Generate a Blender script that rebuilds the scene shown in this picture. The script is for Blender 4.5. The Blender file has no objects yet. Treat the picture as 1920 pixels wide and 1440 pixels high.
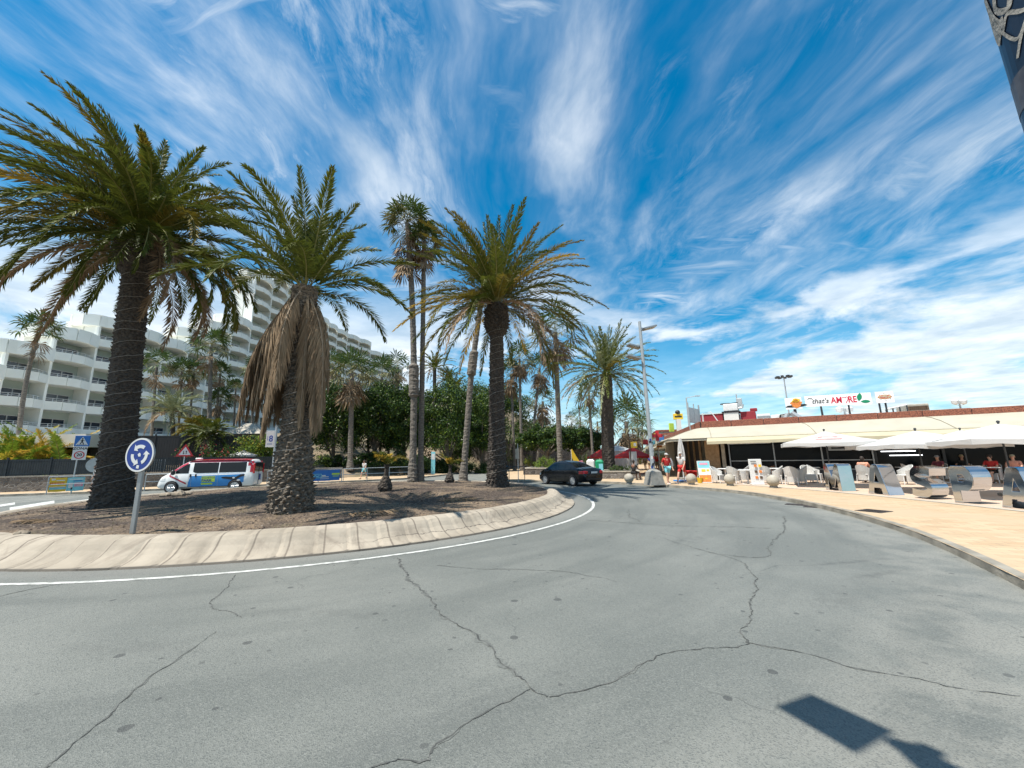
import bpy, math, random
import numpy as np
from mathutils import Vector, Matrix
rnd = random.Random(11)
nrs = np.random.RandomState(5)
sc = bpy.context.scene
COL = sc.collection
R_ = math.radians
# ---------------------------------------------------------------- camera maths
FPX, CAMH, ROLL = 740., 1.75, .018
PITCH = math.atan(138/740.)
cp, sp_ = math.cos(PITCH), math.sin(PITCH)
cr_, sr_ = math.cos(ROLL), math.sin(ROLL)
def ray(px, py):
    a = (px-960)/FPX; b = (720-py)/FPX
    u = a*cr_+b*sr_; v = -a*sr_+b*cr_
    return Vector((u, cp-v*sp_, sp_+v*cp))
def G(px, py, z=0.):            # where a sight line meets level z
    d = ray(px, py); t = (z-CAMH)/d.z
    return Vector((d.x*t, d.y*t, z))
def A(px, py, Y):               # where a sight line meets distance Y
    d = ray(px, py); t = Y/d.y
    return Vector((d.x*t, Y, CAMH+d.z*t))
def AX(px, py, X):
    d = ray(px, py); t = X/d.x
    return Vector((X, d.y*t, CAMH+d.z*t))
cam = bpy.data.cameras.new('camera'); cam.sensor_width = 36; cam.lens = FPX/1920*36
cam.clip_end = 3000; cam.clip_start = .05
co = bpy.data.objects.new('camera', cam); COL.objects.link(co)
rw = Vector((cr_, sr_*sp_, -sr_*cp)); uw = Vector((sr_, -cr_*sp_, cr_*cp)); fw = Vector((0, cp, sp_))
M = Matrix((rw, uw, -fw)).transposed().to_4x4(); M.translation = (0, 0, CAMH)
co.matrix_world = M
sc.camera = co
# ---------------------------------------------------------------- materials
def nodes(m):
    m.use_nodes = True
    return m.node_tree.nodes, m.node_tree.links
def mat(name, col, rough=.8, metal=0., col2=None, ns=8., amt=.5, bump=0., bs=None, trans=0., spec=None, coat=0., emit=None, coord='Object', det=4., stretch=None, contrast=(.35, .65), tcol=None):
    """Principled material whose colour wanders between col and col2 and whose surface is roughened by noise."""
    m = bpy.data.materials.new(name); N, L = nodes(m)
    b = N['Principled BSDF']; out = N['Material Output']
    b.inputs['Base Color'].default_value = (*col, 1); b.inputs['Roughness'].default_value = rough
    b.inputs['Metallic'].default_value = metal
    if spec is not None: b.inputs['Specular IOR Level'].default_value = spec
    if coat: b.inputs['Coat Weight'].default_value = coat; b.inputs['Coat Roughness'].default_value = .05
    tc = N.new('ShaderNodeTexCoord'); src = tc.outputs[coord]
    if stretch:
        mp = N.new('ShaderNodeMapping'); mp.inputs['Scale'].default_value = stretch
        L.new(src, mp.inputs['Vector']); src = mp.outputs[0]
    if col2 is None and amt: col2 = tuple(c*(1-.25*amt) for c in col)
    if col2 is not None:
        n = N.new('ShaderNodeTexNoise'); n.inputs['Scale'].default_value = ns; n.inputs['Detail'].default_value = det
        L.new(src, n.inputs['Vector'])
        r = N.new('ShaderNodeValToRGB'); r.color_ramp.elements[0].position = contrast[0]; r.color_ramp.elements[1].position = contrast[1]
        r.color_ramp.elements[0].color = (*col, 1); r.color_ramp.elements[1].color = (*col2, 1)
        L.new(n.outputs['Fac'], r.inputs['Fac']); L.new(r.outputs['Color'], b.inputs['Base Color'])
    if bump:
        n2 = N.new('ShaderNodeTexNoise'); n2.inputs['Scale'].default_value = bs or ns*4; n2.inputs['Detail'].default_value = 5
        L.new(src, n2.inputs['Vector'])
        bp = N.new('ShaderNodeBump'); bp.inputs['Strength'].default_value = bump; bp.inputs['Distance'].default_value = .03
        L.new(n2.outputs['Fac'], bp.inputs['Height']); L.new(bp.outputs['Normal'], b.inputs['Normal'])
    if emit: b.inputs['Emission Color'].default_value = (*emit[0], 1); b.inputs['Emission Strength'].default_value = emit[1]
    if trans:
        t = N.new('ShaderNodeBsdfTranslucent'); mx = N.new('ShaderNodeMixShader'); mx.inputs[0].default_value = trans
        if tcol: t.inputs['Color'].default_value = (*tcol, 1)
        elif col2 is not None: L.new(r.outputs['Color'], t.inputs['Color'])
        L.new(b.outputs[0], mx.inputs[1]); L.new(t.outputs[0], mx.inputs[2]); L.new(mx.outputs[0], out.inputs['Surface'])
    return m
MT = {}
def defm(key, *a, **k): MT[key] = mat(key, *a, **k)
defm('white_paint', (.66, .66, .645), .5, ns=3, amt=.25)
defm('board_white', (.85, .85, .84), .5, ns=3, amt=.1)
defm('road_paint', (.50, .505, .48), .7, col2=(.24, .245, .23), ns=7, contrast=(.46, .68), bump=.3, bs=60)
defm('grey_steel', (.34, .36, .37), .42, .75, ns=5, amt=.4)
defm('galv', (.42, .45, .46), .5, .35, ns=6, amt=.5)
defm('dark_steel', (.05, .055, .06), .45, .4, ns=4)
defm('black_plastic', (.015, .015, .017), .5, ns=4)
defm('rubber', (.018, .018, .02), .8, ns=10)
defm('sign_blue', (.006, .035, .22), .45, ns=3, amt=.2)
defm('sign_blue2', (.01, .13, .42), .45, ns=3, amt=.2)
defm('sign_red', (.5, .02, .03), .45, ns=3, amt=.2)
defm('red_cloth', (.6, .035, .03), .75, ns=6, amt=.4, trans=.2)
defm('white_cloth', (.60, .595, .58), .85, ns=2, amt=.2, trans=.25, bump=.15, bs=10)
defm('cream_cloth', (.45, .42, .335), .8, col2=(.40, .375, .30), ns=1.2, amt=.3, trans=.12, bump=.1, bs=6)
defm('cream_cloth2', (.50, .44, .295), .8, col2=(.45, .40, .27), ns=1.4, amt=.3, trans=.1)
defm('black_ink', (.012, .012, .015), .6, amt=0)
defm('red_ink', (.55, .01, .045), .55, amt=0)
defm('green_ink', (.0, .22, .10), .55, amt=0)
defm('blue_ink', (.02, .22, .62), .5, ns=3, amt=.2)
defm('yellow_ink', (.75, .5, .03), .55, ns=3, amt=.2)
defm('orange_ink', (.75, .3, .06), .6, col2=(.55, .13, .03), ns=20)
defm('pink_ink', (.7, .3, .4), .6, ns=5)
defm('cyan_ink', (.2, .55, .62), .6, ns=5)
defm('lime_ink', (.45, .62, .06), .55, ns=5, amt=.2)
defm('chrome', (.56, .57, .59), .06, 1., ns=2, amt=.1, bump=.05, bs=3.)
defm('glass_dark', (.006, .008, .010), .12, spec=.12, amt=0)
defm('glass_car', (.008, .011, .013), .06, spec=.35, amt=0)
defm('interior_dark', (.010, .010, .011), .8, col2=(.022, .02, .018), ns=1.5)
defm('skin', (.52, .29, .2), .6, ns=8, amt=.25)
defm('skin_dark', (.2, .1, .065), .6, ns=8, amt=.25)
defm('hair', (.03, .02, .015), .7, ns=30)
defm('wicker', (.60, .595, .57), .7, col2=(.42, .41, .39), ns=60, bump=.5, bs=90)
defm('concrete', (.29, .28, .25), .85, col2=(.21, .20, .18), ns=5, bump=.3, bs=40)
defm('concrete_pale', (.40, .37, .31), .85, col2=(.30, .27, .22), ns=4, bump=.3, bs=30)
defm('night_ink', (.006, .014, .03), .35, ns=6, amt=.5)
defm('wood_dark', (.09, .055, .03), .7, ns=10)
# ---------------------------------------------------------------- mesh building
class MB:
    def __init__(s): s.v = []; s.f = []; s.m = []; s.n = 0; s.k = []
    def add(s, vs, fs, mi=0):
        b = s.n; s.k.append((b, len(s.f))); vs = [tuple(x) for x in vs]; s.v += vs; s.n += len(vs)
        s.f += [tuple(i+b for i in f) for f in fs]; s.m += [mi]*len(fs); return s
    def arr(s, V, F, mi=0):
        b = s.n; s.v += V.tolist(); s.n += len(V); s.f += (F+b).tolist()
        s.m += ([mi]*len(F) if np.isscalar(mi) else list(mi)); return s
    def box(s, c, d, rz=0., mi=0, bev=0., tilt=None):
        x, y, z = d[0]/2, d[1]/2, d[2]/2
        if bev > 0:
            b = min(bev, x*.9, y*.9, z*.9); P = []
            for k, (zz, i) in enumerate(((-z, b), (-z+b, 0), (z-b, 0), (z, b))):
                X, Y = x-i, y-i; q = b*.6
                P += [(-X+q, -Y, zz), (X-q, -Y, zz), (X, -Y+q, zz), (X, Y-q, zz), (X-q, Y, zz), (-X+q, Y, zz), (-X, Y-q, zz), (-X, -Y+q, zz)]
            F = [tuple(range(7, -1, -1)), tuple(range(24, 32))]
            for k in range(3):
                for i in range(8): F.append((k*8+i, k*8+(i+1) % 8, (k+1)*8+(i+1) % 8, (k+1)*8+i))
        else:
            P = [(-x, -y, -z), (x, -y, -z), (x, y, -z), (-x, y, -z), (-x, -y, z), (x, -y, z), (x, y, z), (-x, y, z)]
            F = [(3, 2, 1, 0), (4, 5, 6, 7), (0, 1, 5, 4), (1, 2, 6, 5), (2, 3, 7, 6), (3, 0, 4, 7)]
        ca, sa = math.cos(rz), math.sin(rz); c = Vector(c)
        if tilt is not None: P = [tilt @ Vector(p) for p in P]
        return s.add([(p[0]*ca-p[1]*sa+c.x, p[0]*sa+p[1]*ca+c.y, p[2]+c.z) for p in P], F, mi)
    def tube(s, pts, rad, seg=8, mi=0, cap=True):
        pts = [Vector(p) for p in pts]; n = len(pts)
        if np.isscalar(rad): rad = [rad]*n
        V = []; up = None
        for i, p in enumerate(pts):
            t = (pts[min(i+1, n-1)]-pts[max(i-1, 0)]); t = t.normalized() if t.length > 1e-9 else Vector((0, 0, 1))
            if up is None:
                up = Vector((0, 0, 1)) if abs(t.z) < .9 else Vector((1, 0, 0))
            a = t.cross(up).normalized(); up = a.cross(t).normalized()
            for k in range(seg):
                an = 2*math.pi*k/seg; V.append(p+(a*math.cos(an)+up*math.sin(an))*rad[i])
        F = []
        for i in range(n-1):
            for k in range(seg): F.append((i*seg+k, i*seg+(k+1) % seg, (i+1)*seg+(k+1) % seg, (i+1)*seg+k))
        if cap: F.append(tuple(range(seg-1, -1, -1))); F.append(tuple(range((n-1)*seg, n*seg)))
        return s.add(V, F, mi)
    def lathe(s, prof, seg=16, c=(0, 0, 0), mi=0, sx=1., sy=1.):
        V = []; F = []; n = len(prof)
        for r, z in prof:
            for k in range(seg):
                an = 2*math.pi*k/seg; V.append((c[0]+r*sx*math.cos(an), c[1]+r*sy*math.sin(an), c[2]+z))
        for i in range(n-1):
            for k in range(seg): F.append((i*seg+k, i*seg+(k+1) % seg, (i+1)*seg+(k+1) % seg, (i+1)*seg+k))
        F.append(tuple(range(seg-1, -1, -1))); F.append(tuple(range((n-1)*seg, n*seg)))
        return s.add(V, F, mi)
    def sphere(s, c, r, seg=12, rings=8, mi=0):
        rr = (r, r, r) if np.isscalar(r) else r
        V = [(c[0], c[1], c[2]-rr[2])]; F = []
        for i in range(1, rings):
            a = -math.pi/2+math.pi*i/rings
            for k in range(seg):
                an = 2*math.pi*k/seg; V.append((c[0]+rr[0]*math.cos(a)*math.cos(an), c[1]+rr[1]*math.cos(a)*math.sin(an), c[2]+rr[2]*math.sin(a)))
        V.append((c[0], c[1], c[2]+rr[2])); top = len(V)-1
        for k in range(seg): F.append((0, 1+(k+1) % seg, 1+k)); F.append((top, top-seg+k, top-seg+(k+1) % seg))
        for i in range(rings-2):
            for k in range(seg):
                a = 1+i*seg+k; b = 1+i*seg+(k+1) % seg; F.append((a, b, b+seg, a+seg))
        return s.add(V, F, mi)
    def prism(s, poly, z0, z1, mi=0, mtop=None):
        n = len(poly); V = [(p[0], p[1], z0) for p in poly]+[(p[0], p[1], z1) for p in poly]
        s.add(V, [(i, (i+1) % n, n+(i+1) % n, n+i) for i in range(n)]+[tuple(range(n-1, -1, -1))], mi)
        return s.add(V[n:], [tuple(range(n))], mi if mtop is None else mtop)
    def grid(s, P, mi=0, closeu=False):
        """P: rows of equal-length point lists."""
        n, k = len(P), len(P[0]); V = [p for r in P for p in r]; F = []
        for i in range(n-1):
            for j in range(k if closeu else k-1):
                F.append((i*k+j, i*k+(j+1) % k, (i+1)*k+(j+1) % k, (i+1)*k+j))
        return s.add(V, F, mi)
    def xf(s, M):
        s.v = [tuple(M @ Vector(p)) for p in s.v]; return s
    def each(s, name, mats, parent=None, smooth=False):
        """Every shape added becomes an object of its own."""
        o = None; K = s.k+[(s.n, len(s.f))]
        for (v0, f0), (v1, f1) in zip(K[:-1], K[1:]):
            q = MB(); q.v = s.v[v0:v1]; q.f = [tuple(i-v0 for i in f) for f in s.f[f0:f1]]; q.m = s.m[f0:f1]; m = mats
            if isinstance(mats, (list, tuple)): m = mats[q.m[0]]
            o = q.build(name, m, parent, smooth)
        return o
    def build(s, name, mats, parent=None, smooth=False, loc=None, rz=0.):
        me = bpy.data.meshes.new(name); me.from_pydata(s.v, [], s.f)
        if not isinstance(mats, (list, tuple)): mats = [mats]
        for m in mats: me.materials.append(MT[m] if isinstance(m, str) else m)
        if len(mats) > 1: me.polygons.foreach_set('material_index', s.m)
        if smooth: me.polygons.foreach_set('use_smooth', [True]*len(me.polygons))
        me.update()
        return link(name, me, parent, loc, rz)
def kid(t, name): return [c for c in t.children if c.name.split('.')[0] == name][0]
def link(name, data, parent=None, loc=None, rz=0.):
    o = bpy.data.objects.new(name, data); COL.objects.link(o)
    if parent: o.parent = parent
    if loc is not None: o.location = loc
    if rz: o.rotation_euler = (0, 0, rz)
    return o
def tag(o, label=None, cat=None, group=None, kind=None):
    if label: o['label'] = label
    if cat: o['category'] = cat
    if group: o['group'] = group
    if kind: o['kind'] = kind
    return o
def thing(name, label, cat, loc=(0, 0, 0), rz=0., group=None):
    return tag(link(name, None, None, loc, rz), label, cat, group)
def dup(o, loc=None, rz=None, parent=None, **k):
    c = o.copy(); COL.objects.link(c)
    if parent is not None: c.parent = parent
    for ch in list(o.children): dup(ch, parent=c)
    if loc is not None: c.location = loc
    if rz is not None: c.rotation_euler = (0, 0, rz)
    if k: tag(c, **k)
    return c
def area2(cs): return sum(a[0]*b[1]-b[0]*a[1] for a, b in zip(cs, cs[1:]+cs[:1]))
def flat_mesh(contours, depth=0., bevel=0., res=1):
    """Filled outline (holes allowed) in the XY plane, thickened along Z by depth -> mesh."""
    cu = bpy.data.curves.new('outline', 'CURVE'); cu.dimensions = '2D'; cu.fill_mode = 'BOTH' if depth > 0 else 'FRONT'
    cu.extrude = depth/2; cu.bevel_depth = bevel; cu.bevel_resolution = res
    for c in contours:
        s = cu.splines.new('POLY'); s.points.add(len(c)-1); s.use_cyclic_u = True
        for p, q in zip(s.points, c): p.co = (q[0], q[1], 0, 1)
    o = bpy.data.objects.new('outline', cu); COL.objects.link(o)
    bpy.context.view_layer.update()
    me = bpy.data.meshes.new_from_object(o.evaluated_get(bpy.context.evaluated_depsgraph_get()))
    bpy.data.objects.remove(o); bpy.data.curves.remove(cu)
    return me
def text_mesh(body, size, depth=.004, shear=0., bold=0., sx=1.):
    cu = bpy.data.curves.new('lettering', 'FONT'); cu.body = body; cu.size = size; cu.extrude = depth/2; cu.shear = shear; cu.offset = bold
    cu.align_x = 'CENTER'; cu.align_y = 'CENTER'; cu.resolution_u = 3
    o = bpy.data.objects.new('lettering', cu); COL.objects.link(o); bpy.context.view_layer.update()
    me = bpy.data.meshes.new_from_object(o.evaluated_get(bpy.context.evaluated_depsgraph_get()))
    bpy.data.objects.remove(o); bpy.data.curves.remove(cu)
    for v in me.vertices: v.co.x *= sx
    return me
def mesh_into(mb, me, M, mi=0):
    """Adds a mesh (moved by matrix M) to a builder."""
    return mb.add([M @ v.co for v in me.vertices], [tuple(p.vertices) for p in me.polygons], mi)
def face_mat(o, x, z):
    """Matrix that stands an XY drawing up: drawing x along unit vector x, drawing y along z, at point o."""
    x = Vector(x).normalized(); z = Vector(z).normalized(); n = x.cross(z)
    m = Matrix((x, z, n)).transposed().to_4x4(); m.translation = o; return m
def circ(cx, cy, r, n=32, a0=0., a1=2*math.pi, ry=None):
    return [(cx+r*math.cos(a0+(a1-a0)*i/n), cy+(ry or r)*math.sin(a0+(a1-a0)*i/n)) for i in range(n if abs(a1-a0-2*math.pi) < 1e-6 else n+1)]
def stroke(pts, w):
    """Outline of a thick line through pts."""
    L_, Rr = [], []; n = len(pts)
    ws = [w]*n if np.isscalar(w) else w
    for i, p in enumerate(pts):
        a = Vector(pts[max(i-1, 0)]); b = Vector(pts[min(i+1, n-1)]); t = (b-a).normalized(); nn = Vector((-t.y, t.x))
        L_.append((p[0]+nn.x*ws[i]/2, p[1]+nn.y*ws[i]/2)); Rr.append((p[0]-nn.x*ws[i]/2, p[1]-nn.y*ws[i]/2))
    return L_+Rr[::-1]
def smooth_path(pts, k=6):
    """Catmull-Rom through pts."""
    P = [Vector(p) for p in pts]; out = []
    for i in range(len(P)-1):
        p0, p1, p2, p3 = P[max(i-1, 0)], P[i], P[i+1], P[min(i+2, len(P)-1)]
        for j in range(k):
            t = j/k; out.append(.5*((2*p1)+(p2-p0)*t+(2*p0-5*p1+4*p2-p3)*t*t+(3*p1-p0-3*p2+p3)*t*t*t))
    out.append(P[-1]); return out
# ---------------------------------------------------------------- sky, sun
SUNV = Vector((.37, .22, -1.)).normalized()
SEL = math.asin(-SUNV.z); SAZ = math.atan2(-SUNV.x, -SUNV.y)
w = bpy.data.worlds.new('World'); sc.world = w; w.use_nodes = True
N, L = w.node_tree.nodes, w.node_tree.links
def mth(op, a, b=None, N=N, L=L, clamp=False):
    n = N.new('ShaderNodeMath'); n.operation = op; n.use_clamp = clamp
    for i, x in enumerate((a, b)):
        if x is None: continue
        if isinstance(x, (int, float)): n.inputs[i].default_value = x
        else: L.new(x, n.inputs[i])
    return n.outputs[0]
def rampn(x, p0, p1, N=N, L=L, v0=0., v1=1.):
    n = N.new('ShaderNodeMapRange'); n.interpolation_type = 'SMOOTHSTEP'
    n.inputs['From Min'].default_value = p0; n.inputs['From Max'].default_value = p1
    n.inputs['To Min'].default_value = v0; n.inputs['To Max'].default_value = v1
    L.new(x, n.inputs['Value']); return n.outputs['Result']
bg = N['Background']
sky = N.new('ShaderNodeTexSky'); sky.sky_type = 'NISHITA'; sky.sun_disc = False
sky.sun_elevation = SEL; sky.sun_rotation = SAZ; sky.air_density = 1.15; sky.dust_density = .15; sky.ozone_density = 1.6; sky.altitude = 200
hs = N.new('ShaderNodeHueSaturation'); hs.inputs['Saturation'].default_value = 1.22; hs.inputs['Value'].default_value = 1.02
gr = N.new('ShaderNodeMix'); gr.data_type = 'RGBA'; gr.blend_type = 'MULTIPLY'; gr.inputs['Factor'].default_value = 1.; gr.inputs['B'].default_value = (.44, 1.24, 1.46, 1)
L.new(sky.outputs[0], gr.inputs['A']); L.new(gr.outputs['Result'], hs.inputs['Color'])
tc = N.new('ShaderNodeTexCoord'); sx = N.new('ShaderNodeSeparateXYZ'); L.new(tc.outputs['Generated'], sx.inputs[0])
zc = mth('ADD', mth('MAXIMUM', sx.outputs[2], 0.), .05)
cx = mth('DIVIDE', sx.outputs[0], zc); cy = mth('DIVIDE', sx.outputs[1], zc)
cxy = N.new('ShaderNodeCombineXYZ'); L.new(cx, cxy.inputs[0]); L.new(cy, cxy.inputs[1])
def noise(vec, scale, sc3=(1, 1, 1), rot=0., det=8, rough=.6, dist=0., off=(0, 0, 0)):
    mp = N.new('ShaderNodeMapping'); mp.inputs['Scale'].default_value = sc3; mp.inputs['Rotation'].default_value = (0, 0, rot); mp.inputs['Location'].default_value = off
    L.new(vec, mp.inputs['Vector'])
    n = N.new('ShaderNodeTexNoise'); n.inputs['Scale'].default_value = scale; n.inputs['Detail'].default_value = det
    n.inputs['Roughness'].default_value = rough; n.inputs['Distortion'].default_value = dist
    L.new(mp.outputs[0], n.inputs['Vector']); return n.outputs['Fac']
# drifting warp so that the cirrus bends
wn = N.new('ShaderNodeTexNoise'); wn.inputs['Scale'].default_value = .75; wn.inputs['Detail'].default_value = 4; L.new(cxy.outputs[0], wn.inputs['Vector'])
wv = N.new('ShaderNodeVectorMath'); wv.operation = 'MULTIPLY_ADD'; wv.inputs[1].default_value = (.50, .60, 0); L.new(wn.outputs['Color'], wv.inputs[0]); L.new(cxy.outputs[0], wv.inputs[2])
V = wv.outputs[0]
patch = noise(V, .75, (1.2, .7, 1), .1, 4, .55, off=(3.3, 1.2, 0))
streak = noise(V, 1.9, (1.35, .46, 1), .10, 12, .63, .35, off=(1.7, 4.2, 0))
fine = noise(V, 7., (1.5, .6, 1), -.25, 9, .68, .6, off=(2.2, 0, 0))
feather = noise(V, 3.4, (.42, 1.9, 1), -.62+math.pi/2+.95, 9, .62, .6, off=(.3, 2.2, 0))
soft = noise(V, 1.5, (1.3, .55, 1), .08, 6, .55, .1, off=(5.1, .7, 0))
c1 = mth('MAXIMUM', mth('MULTIPLY', rampn(streak, .42, .84), rampn(patch, .38, .62, v0=.16, v1=1.)), mth('MULTIPLY', mth('MULTIPLY', rampn(soft, .42, .72), rampn(streak, .30, .62)), .85))
c2 = mth('MULTIPLY', mth('MULTIPLY', rampn(feather, .43, .76), rampn(noise(V, .8, off=(7.7, 3.1, 0), det=3), .44, .60)), .9)
c3 = mth('MULTIPLY', mth('MULTIPLY', rampn(fine, .44, .78), rampn(patch, .40, .66)), .55)
cir = mth('MAXIMUM', mth('MAXIMUM', c1, c2), c3)
# low cumulus bank and pale horizon
puff = noise(tc.outputs['Generated'], 3.3, (1, 1, 2.6), .0, 9, .58, .3, off=(.35, .1, .42))
low = mth('MULTIPLY', rampn(puff, .44, .60), rampn(sx.outputs[2], .50, .16))
# the bank is thicker over the hotel side (west)
west = rampn(sx.outputs[0], .15, -.55)
low2 = mth('MULTIPLY', rampn(mth('ADD', puff, mth('MULTIPLY', west, .18)), .42, .58), rampn(sx.outputs[2], .46, .24))
veil = mth('MULTIPLY', rampn(sx.outputs[2], .34, .0), .66)
alpha = mth('MINIMUM', mth('MAXIMUM', mth('MAXIMUM', mth('MULTIPLY', cir, .92), mth('MULTIPLY', mth('MAXIMUM', low, low2), .88)), veil), .96)
cc = N.new('ShaderNodeValToRGB'); cc.color_ramp.elements[0].color = (7.4, 8.5, 9.5, 1); cc.color_ramp.elements[1].color = (12.2, 12.6, 12.9, 1)
cc.color_ramp.elements[0].position = .35; cc.color_ramp.elements[1].position = .7
L.new(noise(V, 2.5, det=5), cc.inputs['Fac'])
mx = N.new('ShaderNodeMix'); mx.data_type = 'RGBA'; L.new(alpha, mx.inputs['Factor']); L.new(hs.outputs[0], mx.inputs['A']); L.new(cc.outputs[0], mx.inputs['B'])
L.new(mx.outputs['Result'], bg.inputs['Color']); bg.inputs['Strength'].default_value = .063
sun = bpy.data.lights.new('sun', 'SUN'); sun.energy = 5.; sun.angle = R_(.53); sun.color = (1., .95, .86)
so = bpy.data.objects.new('sun', sun); COL.objects.link(so); so.rotation_euler = SUNV.to_track_quat('-Z', 'Y').to_euler()
sc.view_settings.view_transform = 'Standard'; sc.view_settings.look = 'None'; sc.view_settings.exposure = .68; sc.view_settings.gamma = 1
sc.cycles.max_bounces = 6; sc.cycles.transparent_max_bounces = 6; sc.cycles.use_denoising = True
sc.cycles.caustics_reflective = False; sc.cycles.caustics_refractive = False
# ---------------------------------------------------------------- ground sheets
CI = Vector((-7.6, 17.1, 0)); RI = 10.0
def struct(o): o['kind'] = 'structure'; return o
def polar_nodes(m):
    """Radius and arc angle about the roundabout's middle, from world position."""
    N, L = m.node_tree.nodes, m.node_tree.links
    ge = N.new('ShaderNodeNewGeometry'); s = N.new('ShaderNodeSeparateXYZ'); L.new(ge.outputs['Position'], s.inputs[0])
    dx = mth('SUBTRACT', s.outputs[0], CI.x, N, L); dy = mth('SUBTRACT', s.outputs[1], CI.y, N, L)
    r = mth('SQRT', mth('ADD', mth('MULTIPLY', dx, dx, N, L), mth('MULTIPLY', dy, dy, N, L), N, L), None, N, L)
    an = mth('ARCTAN2', dy, dx, N, L); return ge, s, r, an, N, L
def mixc(N, L, fac, a, b, blend='MIX'):
    n = N.new('ShaderNodeMix'); n.data_type = 'RGBA'; n.blend_type = blend
    for s_, x in (('Factor', fac), ('A', a), ('B', b)):
        if isinstance(x, (int, float)): n.inputs[s_].default_value = x
        elif isinstance(x, tuple): n.inputs[s_].default_value = (*x, 1)
        else: L.new(x, n.inputs[s_])
    return n.outputs['Result']
def nz(N, L, vec, scale, det=4, rough=.55):
    n = N.new('ShaderNodeTexNoise'); n.inputs['Scale'].default_value = scale; n.inputs['Detail'].default_value = det; n.inputs['Roughness'].default_value = rough
    L.new(vec, n.inputs['Vector']); return n.outputs['Fac']
def asphalt():
    m = bpy.data.materials.new('asphalt'); nodes(m); ge, s, r, an, N, L = polar_nodes(m); b = N['Principled BSDF']; P = ge.outputs['Position']
    base = mixc(N, L, rampn(nz(N, L, P, .45, 5), .35, .68, N, L), (.118, .126, .115), (.160, .166, .150))
    pol = N.new('ShaderNodeCombineXYZ'); L.new(mth('MULTIPLY', r, 1., N, L), pol.inputs[0]); L.new(mth('MULTIPLY', an, 1.6, N, L), pol.inputs[1])
    # wheel lanes polished along the curve, dust by the kerb
    lane = nz(N, L, pol.outputs[0], 1.1, 4)
    base = mixc(N, L, mth('MULTIPLY', rampn(lane, .44, .66, N, L), .7, N, L), base, (.090, .098, .090))
    dust = mth('MULTIPLY', rampn(r, 16.3, 17.6, N, L), rampn(nz(N, L, P, 1.6, 5), .35, .6, N, L), N, L)
    base = mixc(N, L, mth('MULTIPLY', dust, .4, N, L), base, (.28, .27, .235))
    inner = mth('MULTIPLY', rampn(r, 10.7, 10.2, N, L), .5, N, L); base = mixc(N, L, inner, base, (.205, .20, .18))
    v = N.new('ShaderNodeTexVoronoi'); v.voronoi_dimensions = '2D'; v.inputs['Scale'].default_value = 120; L.new(P, v.inputs['Vector'])
    vs = N.new('ShaderNodeSeparateColor'); L.new(v.outputs['Color'], vs.inputs[0])
    base = mixc(N, L, mth('MULTIPLY', rampn(vs.outputs[0], .55, .95, N, L), .32, N, L), base, (.24, .246, .226))
    base = mixc(N, L, mth('MULTIPLY', rampn(vs.outputs[1], .62, .95, N, L), .55, N, L), base, (.06, .067, .066))
    # oil drops
    v2 = N.new('ShaderNodeTexVoronoi'); v2.voronoi_dimensions = '2D'; v2.inputs['Scale'].default_value = 1.9; L.new(P, v2.inputs['Vector'])
    vc = N.new('ShaderNodeSeparateColor'); L.new(v2.outputs['Color'], vc.inputs[0])
    size = mth('MULTIPLY', mth('POWER', vc.outputs[0], 5., N, L), .10, N, L)
    wob = mth('ADD', v2.outputs['Distance'], mth('MULTIPLY', mth('SUBTRACT', nz(N, L, P, 22, 3), .5, N, L), .06, N, L), N, L)
    spot = mth('LESS_THAN', wob, size, N, L)
    base = mixc(N, L, mth('MULTIPLY', spot, .62, N, L), base, (.03, .032, .033))
    v4 = N.new('ShaderNodeTexVoronoi'); v4.voronoi_dimensions = '2D'; v4.inputs['Scale'].default_value = 4.6; L.new(P, v4.inputs['Vector'])
    v4c = N.new('ShaderNodeSeparateColor'); L.new(v4.outputs['Color'], v4c.inputs[0])
    sp4 = mth('LESS_THAN', mth('ADD', v4.outputs['Distance'], mth('MULTIPLY', nz(N, L, P, 40, 3), .05, N, L), N, L), mth('ADD', mth('MULTIPLY', mth('POWER', v4c.outputs[1], 6., N, L), .16, N, L), .012, N, L), N, L)
    base = mixc(N, L, mth('MULTIPLY', mth('MULTIPLY', sp4, rampn(nz(N, L, P, .5, 3), .42, .55, N, L), N, L), .6, N, L), base, (.045, .048, .047))
    tyre = nz(N, L, pol.outputs[0], .55, 6, .7)
    base = mixc(N, L, mth('MULTIPLY', rampn(tyre, .58, .72, N, L), .28, N, L), base, (.09, .095, .092))
    for px_, py_, an_, rx, ry, k_ in ((1590, 1054, .2, 1.1, .10, .45), (1640, 1078, .35, .8, .12, .35), (1300, 1010, .5, 1.0, .2, .25), (1560, 1120, .8, .7, .35, .22), (600, 1150, -.1, 1.6, .22, .2), (250, 1215, -.1, 1.2, .2, .2)):
        q = G(px_, py_); mp = N.new('ShaderNodeMapping'); mp.vector_type = 'TEXTURE'; mp.inputs['Location'].default_value = (q.x, q.y, 0); mp.inputs['Rotation'].default_value = (0, 0, an_); mp.inputs['Scale'].default_value = (rx, ry, 1)
        L.new(P, mp.inputs['Vector']); ln = N.new('ShaderNodeVectorMath'); ln.operation = 'LENGTH'; L.new(mp.outputs[0], ln.inputs[0])
        base = mixc(N, L, mth('MULTIPLY', mth('MULTIPLY', rampn(ln.outputs['Value'], 1., .2, N, L), rampn(nz(N, L, P, 5, 5, .65), .36, .62, N, L), N, L), k_, N, L), base, (.04, .042, .041))
    # hairline crazing
    v3 = N.new('ShaderNodeTexVoronoi'); v3.voronoi_dimensions = '2D'; v3.feature = 'DISTANCE_TO_EDGE'; v3.inputs['Scale'].default_value = .42
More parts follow.
